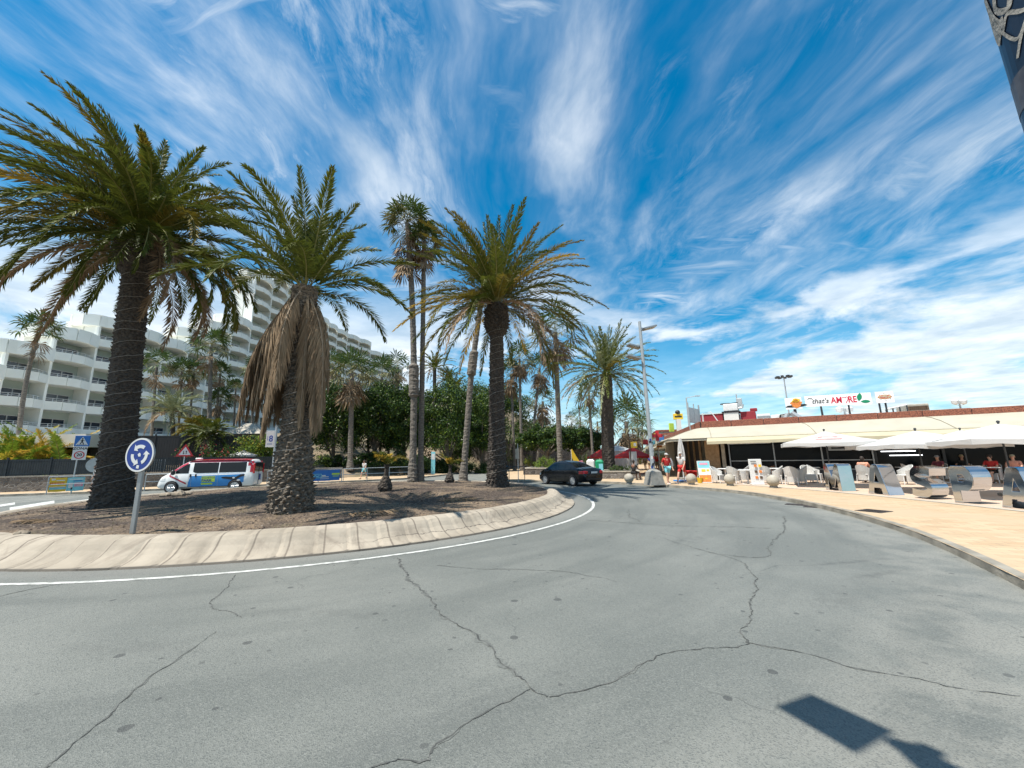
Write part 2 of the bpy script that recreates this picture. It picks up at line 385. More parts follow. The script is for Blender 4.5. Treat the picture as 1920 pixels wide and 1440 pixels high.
    wp = N.new('ShaderNodeVectorMath'); wp.operation = 'MULTIPLY_ADD'; wp.inputs[1].default_value = (.9, .9, 0)
    nn = N.new('ShaderNodeTexNoise'); nn.inputs['Scale'].default_value = 1.3; nn.inputs['Detail'].default_value = 6; L.new(P, nn.inputs['Vector']); L.new(nn.outputs['Color'], wp.inputs[0]); L.new(P, wp.inputs[2]); L.new(wp.outputs[0], v3.inputs['Vector'])
    hair = mth('MULTIPLY', mth('LESS_THAN', v3.outputs['Distance'], .004, N, L), rampn(nz(N, L, P, .35, 2), .52, .6, N, L), N, L)
    base = mixc(N, L, mth('MULTIPLY', hair, .5, N, L), base, (.06, .065, .06))
    L.new(base, b.inputs['Base Color']); b.inputs['Roughness'].default_value = .72
    bp = N.new('ShaderNodeBump'); bp.inputs['Strength'].default_value = .55; bp.inputs['Distance'].default_value = .006
    L.new(mth('ADD', v.outputs['Distance'], nz(N, L, P, 160, 2), N, L), bp.inputs['Height']); L.new(bp.outputs['Normal'], b.inputs['Normal'])
    return m
MT['asphalt'] = asphalt()
defm('dry_earth', (.24, .18, .12), .95, col2=(.15, .115, .08), ns=.15, bump=.3, bs=3)
struct(MB().add([(-900, -400, -.06), (900, -400, -.06), (900, 1500, -.06), (-900, 1500, -.06)], [(0, 1, 2, 3)]).build('ground', 'dry_earth'))
struct(MB().add([(-75, -25, 0), (24, -25, 0), (24, 75, 0), (-75, 75, 0)], [(0, 1, 2, 3)]).build('road', 'asphalt'))
# white line round the island
def ring(r0, r1, z, n=200, a0=0., a1=2*math.pi):
    mb = MB(); P = []
    for i in range(n+1):
        a = a0+(a1-a0)*i/n; P.append([(CI.x+r0*math.cos(a), CI.y+r0*math.sin(a), z), (CI.x+r1*math.cos(a), CI.y+r1*math.sin(a), z)])
    return mb.grid(P)
struct(ring(10.76, 10.655, .005).build('road_edge_line', 'road_paint'))
zb = MB()
for a, b, wd in (((0, 948), (28, 944), 4), ((18, 954), (102, 941), 5), ((118, 945), (168, 938), 5)):
    q = [G(a[0], a[1]-wd/2, .005), G(a[0], a[1]+wd/2, .005), G(b[0], b[1]+wd/2, .005), G(b[0], b[1]-wd/2, .005)]
    zb.add(q, [(0, 1, 2, 3)])
struct(zb.build('crosswalk_marking', 'road_paint'))
# cracks in the asphalt
defm('crack_dirt', (.040, .042, .040), .95, col2=(.095, .098, .092), ns=9, contrast=(.4, .6))
def crack(mb, px, w0, w1, jit=.035, seed=0):
    r = random.Random(seed); P = smooth_path([G(*q, .004) for q in px], 4); Q = []
    for a, b in zip(P[:-1], P[1:]):
        n = max(2, int((b-a).length/.035))
        for k in range(n): Q.append(a.lerp(b, k/n))
    rows = []; jx = jy = 0.
    for i, p in enumerate(Q):
        jx = jx*.8+r.gauss(0, jit*.32); jy = jy*.8+r.gauss(0, jit*.32)
        t = (Q[min(i+1, len(Q)-1)]-Q[max(0, i-1)]).normalized(); nn = Vector((-t.y, t.x, 0)); f = i/max(1, len(Q)-1)
        ww = (w0+(w1-w0)*f)*r.uniform(.2, 1.2)*.85; c = p+Vector((jx, jy, 0))
        rows.append([c+nn*ww/2, c-nn*ww/2])
    mb.grid(rows); k = 0
    while k < len(rows)-8:      # crumbled, darkened margins here and there
        n = r.randint(4, 14)
        if r.random() < .55:
            seg = rows[k:k+n]; q = []
            for i, (a, c) in enumerate(seg):
                m = (a+c)*.5; d = (a-c).normalized() if (a-c).length > 1e-6 else Vector((1, 0, 0)); f = math.sin(math.pi*i/max(1, len(seg)-1))*(w0+w1)*.5
                q.append([m+d*f*r.uniform(.5, 1.7)-Vector((0, 0, .0015)), m-d*f*r.uniform(.5, 1.7)-Vector((0, 0, .0015))])
            mb.grid(q, 1)
        k += n
cb = MB()
crack(cb, [(75, 1445), (150, 1385), (215, 1330), (265, 1285), (330, 1240), (405, 1183)], .022, .010, .02, 1)
crack(cb, [(690, 1438), (745, 1425), (800, 1428), (815, 1405), (870, 1362), (930, 1325), (1000, 1288)], .018, .016, .02, 2)
crack(cb, [(745, 1046), (765, 1080), (800, 1115), (825, 1150), (870, 1175), (905, 1200), (930, 1230), (985, 1275), (1030, 1307)], .05, .016, .035, 3)
crack(cb, [(1030, 1307), (1100, 1290), (1170, 1265), (1215, 1240), (1260, 1222), (1330, 1216), (1375, 1214), (1400, 1203)], .017, .018, .022, 4)
crack(cb, [(1400, 1203), (1390, 1180), (1405, 1160), (1403, 1125), (1420, 1105), (1415, 1078), (1385, 1052), (1330, 1035), (1270, 1018), (1240, 1008)], .024, .012, .03, 5)
crack(cb, [(1400, 1203), (1450, 1212), (1530, 1228), (1600, 1252), (1700, 1268), (1800, 1290), (1925, 1306)], .016, .012, .02, 6)
crack(cb, [(1470, 968), (1470, 985), (1455, 1010), (1440, 1030), (1450, 1042), (1400, 1044), (1350, 1038)], .035, .016, .05, 7)
crack(cb, [(440, 1078), (420, 1105), (395, 1130), (400, 1140), (440, 1150), (455, 1158)], .02, .01, .03, 8)
crack(cb, [(1180, 955), (1180, 968), (1200, 975), (1195, 980)], .03, .02, .06, 9)
crack(cb, [(820, 1060), (900, 1066), (1000, 1068), (1080, 1074), (1160, 1092)], .018, .01, .03, 10)
crack(cb, [(1100, 975), (1250, 985), (1400, 988), (1480, 992)], .022, .018, .05, 11)
crack(cb, [(0, 1118), (60, 1104), (120, 1094)], .018, .01, .03, 12)
defm('crack_margin', (.085, .09, .084), .95, col2=(.13, .137, .126), ns=30)
struct(cb.build('road_cracks', ['crack_dirt', 'crack_margin']))
# ---------------------------------------------------------------- outer pavement and its kerb
kp = smooth_path([Vector((x, y, 0)) for x, y in ((-22, -7), (-14, -6.5), (-6, -4.6), (.5, -1.9), (3.2, .6), (5.0, 3.1), (6.42, 5.4), (7.55, 7.3), (8.48, 9.2), (9.3, 11.6), (9.85, 14.2), (10.05, 17.0), (9.75, 19.), (9.06, 20.9), (8.1, 22.9), (7.0, 24.7), (5.6, 26.5), (3.7, 27.9), (1.7, 28.7), (.1, 29.2), (-.75, 30.2), (-1., 33), (-1.2, 40), (-1., 50), (-.2, 62), (.5, 80))], 6)
def paving(name, c1, c2, c3, mortar, sc_=1., rot=.0):
    m = bpy.data.materials.new(name); N, L = nodes(m); b = N['Principled BSDF']
    ge = N.new('ShaderNodeNewGeometry'); mp = N.new('ShaderNodeMapping'); mp.inputs['Rotation'].default_value = (0, 0, rot); L.new(ge.outputs['Position'], mp.inputs['Vector'])
    br = N.new('ShaderNodeTexBrick'); br.inputs['Scale'].default_value = sc_; br.inputs['Brick Width'].default_value = .4; br.inputs['Row Height'].default_value = .2
    br.inputs['Mortar Size'].default_value = .006; br.inputs['Color1'].default_value = (*c1, 1); br.inputs['Color2'].default_value = (*c2, 1); br.inputs['Mortar'].default_value = (*mortar, 1)
    L.new(mp.outputs[0], br.inputs['Vector'])
    c = mixc(N, L, rampn(nz(N, L, ge.outputs['Position'], .5, 5), .42, .7, N, L), br.outputs['Color'], c3)
    st = mth('MULTIPLY', rampn(nz(N, L, ge.outputs['Position'], 1.7, 6), .55, .75, N, L), .3, N, L)
    c = mixc(N, L, st, c, tuple(x*.6 for x in c1))
    L.new(c, b.inputs['Base Color']); b.inputs['Roughness'].default_value = .8
    bp = N.new('ShaderNodeBump'); bp.inputs['Strength'].default_value = .3; bp.inputs['Distance'].default_value = .01; L.new(br.outputs['Fac'], bp.inputs['Height']); bp.invert = True
    L.new(bp.outputs['Normal'], b.inputs['Normal'])
    MT[name] = m
paving('tan_paving', (.40, .275, .16), (.47, .355, .225), (.41, .31, .20), (.22, .175, .13), 1., .35)
paving('pink_paving', (.46, .335, .245), (.51, .39, .30), (.47, .365, .28), (.30, .235, .19), 1., .1)
pc = [(p.x, p.y) for p in kp]+[(60, 90), (90, 60), (90, -40), (-20, -40)]
me = flat_mesh([pc]); me.materials.append(MT['tan_paving']); o = link('pavement', me, None, (0, 0, .12)); struct(o)
defm('kerb_stone', (.28, .255, .21), .85, col2=(.16, .148, .122), ns=2.5, bump=.4, bs=30)
def kerb(path, side, name, wdt=.16, h=.13, stone=1.):
    """Kerb stones swept along path; side = +1 puts the stones to the left of travel."""
    Q = []
    for a, b in zip(path[:-1], path[1:]):
        n = max(1, int((b-a).length/.25))
        for k in range(n): Q.append(a.lerp(b, k/n))
    Q.append(path[-1]); rows = []; acc = 0.; mb = MB()
    for i, p in enumerate(Q):
        t = (Q[min(i+1, len(Q)-1)]-Q[max(0, i-1)]).normalized(); nn = Vector((-t.y, t.x, 0))*side
        if i: acc += (p-Q[i-1]).length
        cut = .008 if (acc % stone) < .26 else 0.
        e = p-nn*.01
        rows.append([e+nn*cut, e+nn*(cut+.012)+Vector((0, 0, h-.02-cut)), e+nn*(.032)+Vector((0, 0, h-cut*.6)), e+nn*wdt+Vector((0, 0, h-cut*.4)), e+nn*(wdt+.004)+Vector((0, 0, h-.03))])
    mb.grid(rows); return struct(mb.build(name, 'kerb_stone'))
kerb(kp, -1, 'kerb')
# the terrace behind the letters and the pale band in front of it
tl = smooth_path([Vector((x, y, 0)) for x, y in ((11.2, 24.6), (12.0, 21.6), (12.9, 18.6), (13.35, 15.5), (13.45, 12.5), (13.2, 9), (12.4, 5.5), (10.5, 1.5))], 6)
tc_ = [(p.x, p.y) for p in tl]+[(60, 1), (60, 40), (18, 45), (13, 30)]
me = flat_mesh([tc_]); me.materials.append(MT['pink_paving']); struct(link('terrace', me, None, (0, 0, .125)))
mb = MB(); mb.grid([[p+Vector((-.1, 0, .13)), p+Vector((.12, 0, .13))] for p in tl]); struct(mb.build('terrace_edge_strip', 'concrete_pale'))
# iron covers let into the pavement and the gutter
defm('cast_iron', (.06, .05, .045), .6, .4, ns=30, bump=.4, bs=60)
# ---------------------------------------------------------------- the island
def soilz(x, y):
    r = math.hypot(x-CI.x, y-CI.y)
    return .37+.20*max(0, 1-(r/9.)**2)+.05*math.sin(x*.9+1)*math.sin(y*.7)*(1 if r < 8.4 else max(0, (9-r)/.6))
def soil():
    m = bpy.data.materials.new('island_soil'); N, L = nodes(m); b = N['Principled BSDF']
    ge = N.new('ShaderNodeNewGeometry'); P = ge.outputs['Position']
    c = mixc(N, L, rampn(nz(N, L, P, .55, 5), .42, .62, N, L), (.056, .038, .027), (.21, .15, .095))
    c = mixc(N, L, mth('MULTIPLY', rampn(nz(N, L, P, 2.4, 5), .5, .7, N, L), .6, N, L), c, (.048, .034, .026))
    c = mixc(N, L, mth('MULTIPLY', rampn(nz(N, L, P, .9, 4), .58, .72, N, L), .5, N, L), c, (.16, .135, .075))
    v = N.new('ShaderNodeTexVoronoi'); v.voronoi_dimensions = '2D'; v.inputs['Scale'].default_value = 20; L.new(P, v.inputs['Vector'])
    vs = N.new('ShaderNodeSeparateColor'); L.new(v.outputs['Color'], vs.inputs[0])
    c = mixc(N, L, mth('MULTIPLY', rampn(vs.outputs[0], .6, .95, N, L), .6, N, L), c, (.22, .17, .125))
    c = mixc(N, L, mth('MULTIPLY', rampn(vs.outputs[1], .55, .9, N, L), .6, N, L), c, (.03, .022, .018))
    L.new(c, b.inputs['Base Color']); b.inputs['Roughness'].default_value = .95
    bp = N.new('ShaderNodeBump'); bp.inputs['Strength'].default_value = .9; bp.inputs['Distance'].default_value = .05
    L.new(mth('ADD', nz(N, L, P, 9, 6, .7), v.outputs['Distance'], N, L), bp.inputs['Height']); L.new(bp.outputs['Normal'], b.inputs['Normal'])
    return m
MT['island_soil'] = soil()
mb = MB(); rows = []
for i in range(40):
    r = .05+9.*i/39
    rows.append([(CI.x+r*math.cos(a), CI.y+r*math.sin(a), soilz(CI.x+r*math.cos(a), CI.y+r*math.sin(a))+nrs.uniform(-.018, .018)*(i < 38)) for a in np.linspace(0, 2*math.pi, 160, endpoint=False)])
mb.grid(rows, closeu=True); struct(mb.build('island_soil', 'island_soil', smooth=True))
def island_kerb_mat():
    m = bpy.data.materials.new('island_kerb_concrete'); nodes(m); ge, s, r, an, N, L = polar_nodes(m); b = N['Principled BSDF']; P = ge.outputs['Position']
    arc = mth('MULTIPLY', an, 9.6, N, L); pv = N.new('ShaderNodeCombineXYZ'); L.new(mth('MULTIPLY', arc, 2.6, N, L), pv.inputs[0]); L.new(mth('MULTIPLY', s.outputs[2], 1.1, N, L), pv.inputs[1])
    L.new(mth('MULTIPLY', r, .8, N, L), pv.inputs[2])
    c = mixc(N, L, rampn(nz(N, L, P, 1.1, 5), .35, .65, N, L), (.34, .295, .235), (.255, .22, .172))
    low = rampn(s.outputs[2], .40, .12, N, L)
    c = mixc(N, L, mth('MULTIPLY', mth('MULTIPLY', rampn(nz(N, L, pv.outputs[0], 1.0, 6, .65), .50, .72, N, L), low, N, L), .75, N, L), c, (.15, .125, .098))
    # grime that has gathered in the joints between the castings
    fr = mth('ABSOLUTE', mth('SUBTRACT', mth('FRACT', mth('DIVIDE', arc, .62, N, L), None, N, L), .5, N, L), None, N, L)
    c = mixc(N, L, mth('MULTIPLY', mth('MULTIPLY', rampn(mth('ADD', fr, mth('MULTIPLY', nz(N, L, P, 9, 3), .03, N, L), N, L), .474, .505, N, L), .8, N, L), rampn(nz(N, L, P, .8, 2), .2, .4, N, L), N, L), c, (.11, .09, .07))
    for sg, sc2 in ((1, 1.), (-1, 1.3)):
        sv = N.new('ShaderNodeCombineXYZ'); L.new(mth('ADD', mth('MULTIPLY', arc, 3.4*sc2, N, L), mth('MULTIPLY', s.outputs[2], 5.5*sg, N, L), N, L), sv.inputs[0]); L.new(mth('MULTIPLY', s.outputs[2], .9, N, L), sv.inputs[1])
        c = mixc(N, L, mth('MULTIPLY', mth('MULTIPLY', rampn(nz(N, L, sv.outputs[0], 1., 4), .55, .70, N, L), rampn(nz(N, L, P, .45, 2), .42, .58, N, L), N, L), .5, N, L), c, (.15, .12, .092))
    ck = mth('ABSOLUTE', mth('SUBTRACT', s.outputs[2], mth('ADD', mth('MULTIPLY', nz(N, L, P, 2.2, 5), .16, N, L), .055, N, L), N, L), None, N, L)
    c = mixc(N, L, mth('MULTIPLY', mth('MULTIPLY', mth('LESS_THAN', ck, .0045, N, L), rampn(an, -1.25, -.85, N, L), N, L), .85, N, L), c, (.05, .042, .035))
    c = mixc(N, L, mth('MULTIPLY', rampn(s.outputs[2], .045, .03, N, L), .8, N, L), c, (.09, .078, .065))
    L.new(c, b.inputs['Base Color']); b.inputs['Roughness'].default_value = .85
    bp = N.new('ShaderNodeBump'); bp.inputs['Strength'].default_value = .35; bp.inputs['Distance'].default_value = .02
    L.new(nz(N, L, P, 18, 6, .65), bp.inputs['Height']); L.new(bp.outputs['Normal'], b.inputs['Normal'])
    return m
MT['island_kerb'] = island_kerb_mat()
prof = [(10.02, -.02), (10.0, .035), (9.93, .05), (9.78, .085), (9.64, .145), (9.53, .225), (9.45, .31), (9.37, .375), (9.25, .41), (9.05, .415), (8.97, .36)]
ndiv = 101; sub = 8; P = []
for i in range(ndiv*sub):
    a = 2*math.pi*i/(ndiv*sub); f = (i % sub)/sub; bul = abs(math.sin(math.pi*f)); row = []
    rr_ = random.Random(i//sub)
    amp = rr_.uniform(.6, 1.3); slip = rr_.uniform(-.012, .012)
    for k, (r, z) in enumerate(prof):
        k_ = 1-abs(k-4)/4 if k < 8 else 0
        r2 = r+max(0, k_)*.026*(bul-.5)*amp+slip*(k > 0)+(.016 if f in (0, .125) and 2 < k < 8 else 0)
        z2 = z+(.02*(bul-.6)*amp*(1 if 2 < k < 7 else .3) if k > 1 else 0)-(.018 if f == 0 and 1 < k < 9 else 0)
        row.append((CI.x+r2*math.cos(a), CI.y+r2*math.sin(a), z2))
    P.append(row)
P.append(P[0]); mb = MB(); mb.grid(P); struct(mb.build('island_kerb', 'island_kerb', smooth=False))
# stones and dry straw lying on the soil
mb = MB(); r = random.Random(3)
def stone(mb, c, s, r, mi=0):
    q = [Vector((r.uniform(.6, 1), 0, 0)), Vector((0, r.uniform(.6, 1), 0)), Vector((-r.uniform(.6, 1), 0, 0)), Vector((0, -r.uniform(.6, 1), 0)), Vector((r.uniform(-.3, .3), r.uniform(-.3, .3), r.uniform(.4, .7))), Vector((0, 0, -.4))]
    rot = Matrix.Rotation(r.uniform(0, 6.28), 3, 'Z')
    mb.add([Vector(c)+rot @ v*s for v in q], [(0, 1, 4), (1, 2, 4), (2, 3, 4), (3, 0, 4), (1, 0, 5), (2, 1, 5), (3, 2, 5), (0, 3, 5)], mi)
defm('lava_gravel', (.062, .043, .035), .95, amt=.4); defm('pale_gravel', (.26, .21, .165), .95, amt=.4)
for i in range(3600):
    a = r.uniform(0, 6.283); q = 8.95*math.sqrt(r.random()); x, y = CI.x+q*math.cos(a), CI.y+q*math.sin(a)
    if y > 20 and r.random() < .6: continue
    stone(mb, (x, y, soilz(x, y)), r.uniform(.012, .04)*(2.2 if r.random() < .015 else 1), r, 0 if r.random() < .86 else 1)
o = mb.build('gravel', ['lava_gravel', 'pale_gravel']); o['kind'] = 'stuff'
defm('straw', (.27, .22, .12), .9, col2=(.14, .14, .06), ns=3, trans=.2)
mb = MB()
cl = [(r.uniform(0, 6.283), 8.9*math.sqrt(r.random()), r.uniform(.2, .7)) for _ in range(90)]
for a, q, sz in cl:
    for k in range(int(40*sz)):
        x = CI.x+q*math.cos(a)+r.gauss(0, sz*.6); y = CI.y+q*math.sin(a)+r.gauss(0, sz*.6)
        if math.hypot(x-CI.x, y-CI.y) > 8.95: continue
        h = r.uniform(.02, .11); l = r.uniform(.02, .12); an = r.uniform(0, 6.283); z = soilz(x, y); d = Vector((math.cos(an), math.sin(an), 0)); nn = Vector((-d.y, d.x, 0))*.006
        p = Vector((x, y, z-.01)); mb.add([p-nn, p+nn, p+d*l+Vector((0, 0, h))], [(0, 1, 2)])
o = mb.build('dry_grass', 'straw'); o['kind'] = 'stuff'

CVG = 'iron covers in the pavement and gutter'
for px, py, z, w_, l_, a, lb in ((1638, 958, .126, .6, .6, .4, 'square dark iron cover set in the tan pavement'), (1503, 946.5, .008, .9, .42, -.75, 'iron gutter grate by the kerb, farther of two'), (1536, 951, .008, .8, .4, -.8, 'iron gutter grate by the kerb, nearer of two')):
    p = G(px, py, z); mb = MB(); mb.box((0, 0, 0), (w_, l_, .012)); 
    for k in range(7): mb.box((-w_*.4+w_*.8*k/6, 0, .008), (w_*.05, l_*.8, .008))
    tag(mb.build('iron_cover', 'cast_iron', None, False, p, a), lb, 'cover', CVG)
defm('pale_rock', (.30, .25, .19), .95, col2=(.2, .165, .125), ns=6, bump=.6, bs=14)
for px, py, s_, lb, sd in ((312, 927, .20, 'pale rock on the island soil in front of the van wheel', 1), (335, 926.5, .30, 'largest pale rock on the island soil by the van', 2), (352, 925, .16, 'small pale rock beside the largest one', 3), (40, 990, .13, 'flat pale stone near the kerb left of the round sign', 4)):
    p = G(px, py, .52); p.z = soilz(p.x, p.y); r = random.Random(sd); mb = MB(); mb.sphere((0, 0, s_*.2), (s_, s_*.7, s_*.5), 12, 8)
    mb.v = [(x*(1+.22*math.sin(7*y/s_+sd)), y*(1+.2*math.sin(6*x/s_+sd)), z*(1+.2*math.sin(5*(x+y)/s_))) for x, y, z in mb.v]
    tag(mb.build('rock', 'pale_rock', None, False, p, r.uniform(0, 6)), lb, 'rock', 'pale rocks on the island')
# ---------------------------------------------------------------- plants
def leafmat(key, a, b, tr=.22, rough=.5, ns=1.3, tc=None): defm(key, a, rough, col2=b, ns=ns, trans=tr, spec=.22, contrast=(.3, .7), tcol=tc)
leafmat('frond_green', (.055, .080, .012), (.125, .138, .019), .26, .5)
leafmat('frond_olive', (.12, .105, .016), (.19, .15, .022), .24, .5)
leafmat('frond_yellow', (.42, .27, .035), (.50, .35, .06), .3, .5)
leafmat('frond_dead', (.19, .13, .078), (.30, .215, .135), .12, .8)
leafmat('frond_silver', (.16, .19, .10), (.24, .26, .14), .2, .5)
leafmat('fan_green', (.045, .085, .022), (.085, .12, .03), .2, .42)
leafmat('fan_pale', (.13, .14, .06), (.22, .20, .11), .2, .6)
leafmat('leaf_dark', (.014, .034, .009), (.028, .056, .013), .10, .36, .8)
leafmat('leaf_mid', (.045, .092, .016), (.085, .135, .024), .22, .42, .8)
leafmat('leaf_lime', (.13, .21, .02), (.22, .28, .035), .25, .5, .8)
leafmat('leaf_gold', (.34, .30, .03), (.42, .33, .05), .3, .5, .8)
leafmat('leaf_grey', (.09, .11, .06), (.15, .15, .085), .15, .7, .8)
defm('flower_red', (.6, .03, .05), .6, trans=.3, tcol=(.6, .03, .05))
def barkmat(key, a, b, ns=7., st=(1, 1, 3.)): defm(key, a, .95, col2=b, ns=ns, bump=.9, bs=26, stretch=st, contrast=(.38, .62), det=6)
barkmat('bark_phoenix', (.030, .025, .021), (.085, .069, .055), 14, (1, 1, 1.6))
barkmat('bark_phoenix_pale', (.055, .046, .036), (.19, .155, .118), 14, (1, 1, 1.6))
barkmat('bark_fan', (.115, .098, .082), (.22, .195, .165), 5, (1, 1, 4))
barkmat('bark_tree', (.10, .085, .07), (.2, .18, .15), 6, (1, 1, .4))
defm('rachis', (.22, .21, .07), .6, amt=.4); defm('rachis_dead', (.28, .21, .14), .8, amt=.4)
defm('light_cable', (.26, .245, .22), .6, amt=.3)
UP = Vector((0, 0, 1))
def frond(mb, base, az, el0, L, droop, mi, ll=.5, nl=46, w=.03, wind=(0, 0), rng=None, rmi=4, fold=.35, nseg=12, hang=.12):
    """One feather leaf: an arching midrib with two rows of narrow leaflets."""
    r = rng or nrs; n = nseg; P = np.zeros((n+1, 3)); P[0] = base; T = np.zeros((n+1, 3)); side_sway = r.normal(0, .16)
    for i in range(n+1):
        t = i/n; el = max(-1.50, el0-droop*t**1.25); a = az+side_sway*t
        d = np.array([math.cos(el)*math.cos(a)+wind[0]*t*1.1, math.cos(el)*math.sin(a)+wind[1]*t*1.1, math.sin(el)]); d /= np.linalg.norm(d); T[i] = d
        if i < n: P[i+1] = P[i]+d*L/n
    # midrib
    rad = np.linspace(.022, .004, n+1)*max(.5, L/4.5)
    S0 = np.cross(T, [0, 0, 1.]); S0 /= np.linalg.norm(S0, axis=1)[:, None]+1e-9
    if abs(T[0][2]) > .98: S0[0] = [-math.sin(az), math.cos(az), 0]
    U0 = np.cross(S0, T)
    V = np.concatenate([P+S0*rad[:, None]*1.3, P-S0*rad[:, None]*1.3, P-U0*rad[:, None]]); k = n+1
    F = [(i, i+1, k+i+1, k+i) for i in range(n)]+[(k+i, k+i+1, 2*k+i+1, 2*k+i) for i in range(n)]+[(2*k+i, 2*k+i+1, i+1, i) for i in range(n)]
    mb.arr(V, np.array(F), rmi)
    ts = np.linspace(.10, .995, nl); ts = np.clip(ts+r.uniform(-.4, .4, nl)/nl, .08, 1.)
    f = ts*n; i0 = np.minimum(f.astype(int), n-1); fr = (f-i0)[:, None]
    p = P[i0]*(1-fr)+P[i0+1]*fr; t = T[i0]*(1-fr)+T[i0+1]*fr; s = S0[i0]*(1-fr)+S0[i0+1]*fr; u = U0[i0]*(1-fr)+U0[i0+1]*fr
    ln = ll*np.power(np.sin(np.pi*np.clip(ts*.80+.17, 0, 1)), .75)+.06
    for sd in (1, -1):
        ang = np.radians(52-28*ts)+r.normal(0, .12, nl); tilt = fold+r.uniform(-.34, .30, nl)
        d = t*np.cos(ang)[:, None]+s*(sd*np.sin(ang))[:, None]+u*tilt[:, None]; d[:, 2] -= hang*.6
        d /= np.linalg.norm(d, axis=1)[:, None]; l = (ln*r.uniform(.8, 1.12, nl))[:, None]
        nn = np.cross(d, u*.8+s*sd*.5+r.normal(0, .22, (nl, 3))); nn /= np.linalg.norm(nn, axis=1)[:, None]+1e-9
        dr = np.zeros((nl, 3)); dr[:, 2] = -hang
        V = np.stack([p, p+d*l*.4+nn*w+dr*l*.15, p+d*l+dr*l, p+d*l*.4-nn*w+dr*l*.15], 1).reshape(-1, 3)
        q = np.arange(nl)*4; mb.arr(V, np.stack([q, q+1, q+2, q+3], 1), mi)
def phoenix_trunk(path, r0, prof, seg=28, dh=.05, nd=8, bump=.035, seed=1, scale=0):
    """Trunk with the lozenge scars of old leaf bases. prof: list of (fraction of height, radius, scar depth)."""
    P = smooth_path(path, 10); H = sum((b-a).length for a, b in zip(P[:-1], P[1:])); n = int(H/dh)
    cum = [0]
    for a, b in zip(P[:-1], P[1:]): cum.append(cum[-1]+(b-a).length)
    r = np.random.RandomState(seed); rows = []
    fr = [q[0] for q in prof]; ra = [q[1] for q in prof]; de = [q[2] for q in prof]
    for i in range(n+1):
        h = H*i/n; j = min(len(P)-2, max(0, int(np.searchsorted(cum, h))-1)); f = (h-cum[j])/max(1e-6, cum[j+1]-cum[j]); c = P[j].lerp(P[j+1], f)
        R = np.interp(i/n, fr, ra); D = np.interp(i/n, fr, de); row = []
        for k in range(seg):
            u = k/seg; v = h/.20
            a = abs(math.sin(math.pi*(u*nd+v*.5))); b = abs(math.sin(math.pi*(u*nd-v*.5)))
            d = (min(a, b)**.6-.55)*D+r.normal(0, .16)*D
            an = 2*math.pi*u+.25*math.sin(h*.7)
            row.append((c.x+(R+d)*math.cos(an), c.y+(R+d)*math.sin(an), c.z-D*.6*(min(a, b) > .5)))
        rows.append(row)
    mb = MB(); mb.grid(rows, closeu=True)
    if scale:
        h = .02; k = 0
        while h < H-.15:
            j = min(len(P)-2, max(0, int(np.searchsorted(cum, h))-1)); f = (h-cum[j])/max(1e-6, cum[j+1]-cum[j]); c = P[j].lerp(P[j+1], f)
            R = float(np.interp(h/H, fr, ra)); D = float(np.interp(h/H, fr, de)); n = max(7, int(2*math.pi*R/scale)); hh = scale*.62
            for q in range(n):
                if r.random_sample() < .06: continue
                u = 2*math.pi*(q+.5*(k % 2)+r.normal(0, .10))/n; hw = math.pi/n*r.uniform(.8, 1.12); pr = (D*1.3+.012)*r.uniform(.5, 1.35); z = c.z+r.normal(0, .012)
                W = lambda a, rr, dz: (c.x+rr*math.cos(u+a), c.y+rr*math.sin(u+a), z+dz)
                mb.add([W(-hw*.75, R-.03, -hh*.35), W(hw*.75, R-.03, -hh*.35), W(r.normal(0, hw*.3), R+pr, hh*r.uniform(.45, .8)), W(-hw, R-.02, hh*.95), W(hw, R-.02, hh*.95)], [(0, 1, 2), (3, 0, 2), (1, 4, 2), (4, 3, 2)])
            h += hh*.86; k += 1
    return mb, P, (fr, ra)
def helix(P, fr, ra, z0, z1, pitch, off=.02, seed=0, rad=.009):
    r = random.Random(seed); pts = []; a = r.uniform(0, 6); z = z0
    base, top = P[0].z, P[-1].z
    while z < z1:
        f = (z-base)/(top-base); j = min(len(P)-2, int(f*(len(P)-1))); c = P[j].lerp(P[j+1], f*(len(P)-1)-j); R = np.interp(f, fr, ra)+off
        pts.append((c.x+R*math.cos(a), c.y+R*math.sin(a), z+.05*math.sin(a*1.0+1)))
        a += .30; z += pitch*.30/6.283*r.uniform(-.4, 2.4)
    return MB().tube(pts, rad, 4)
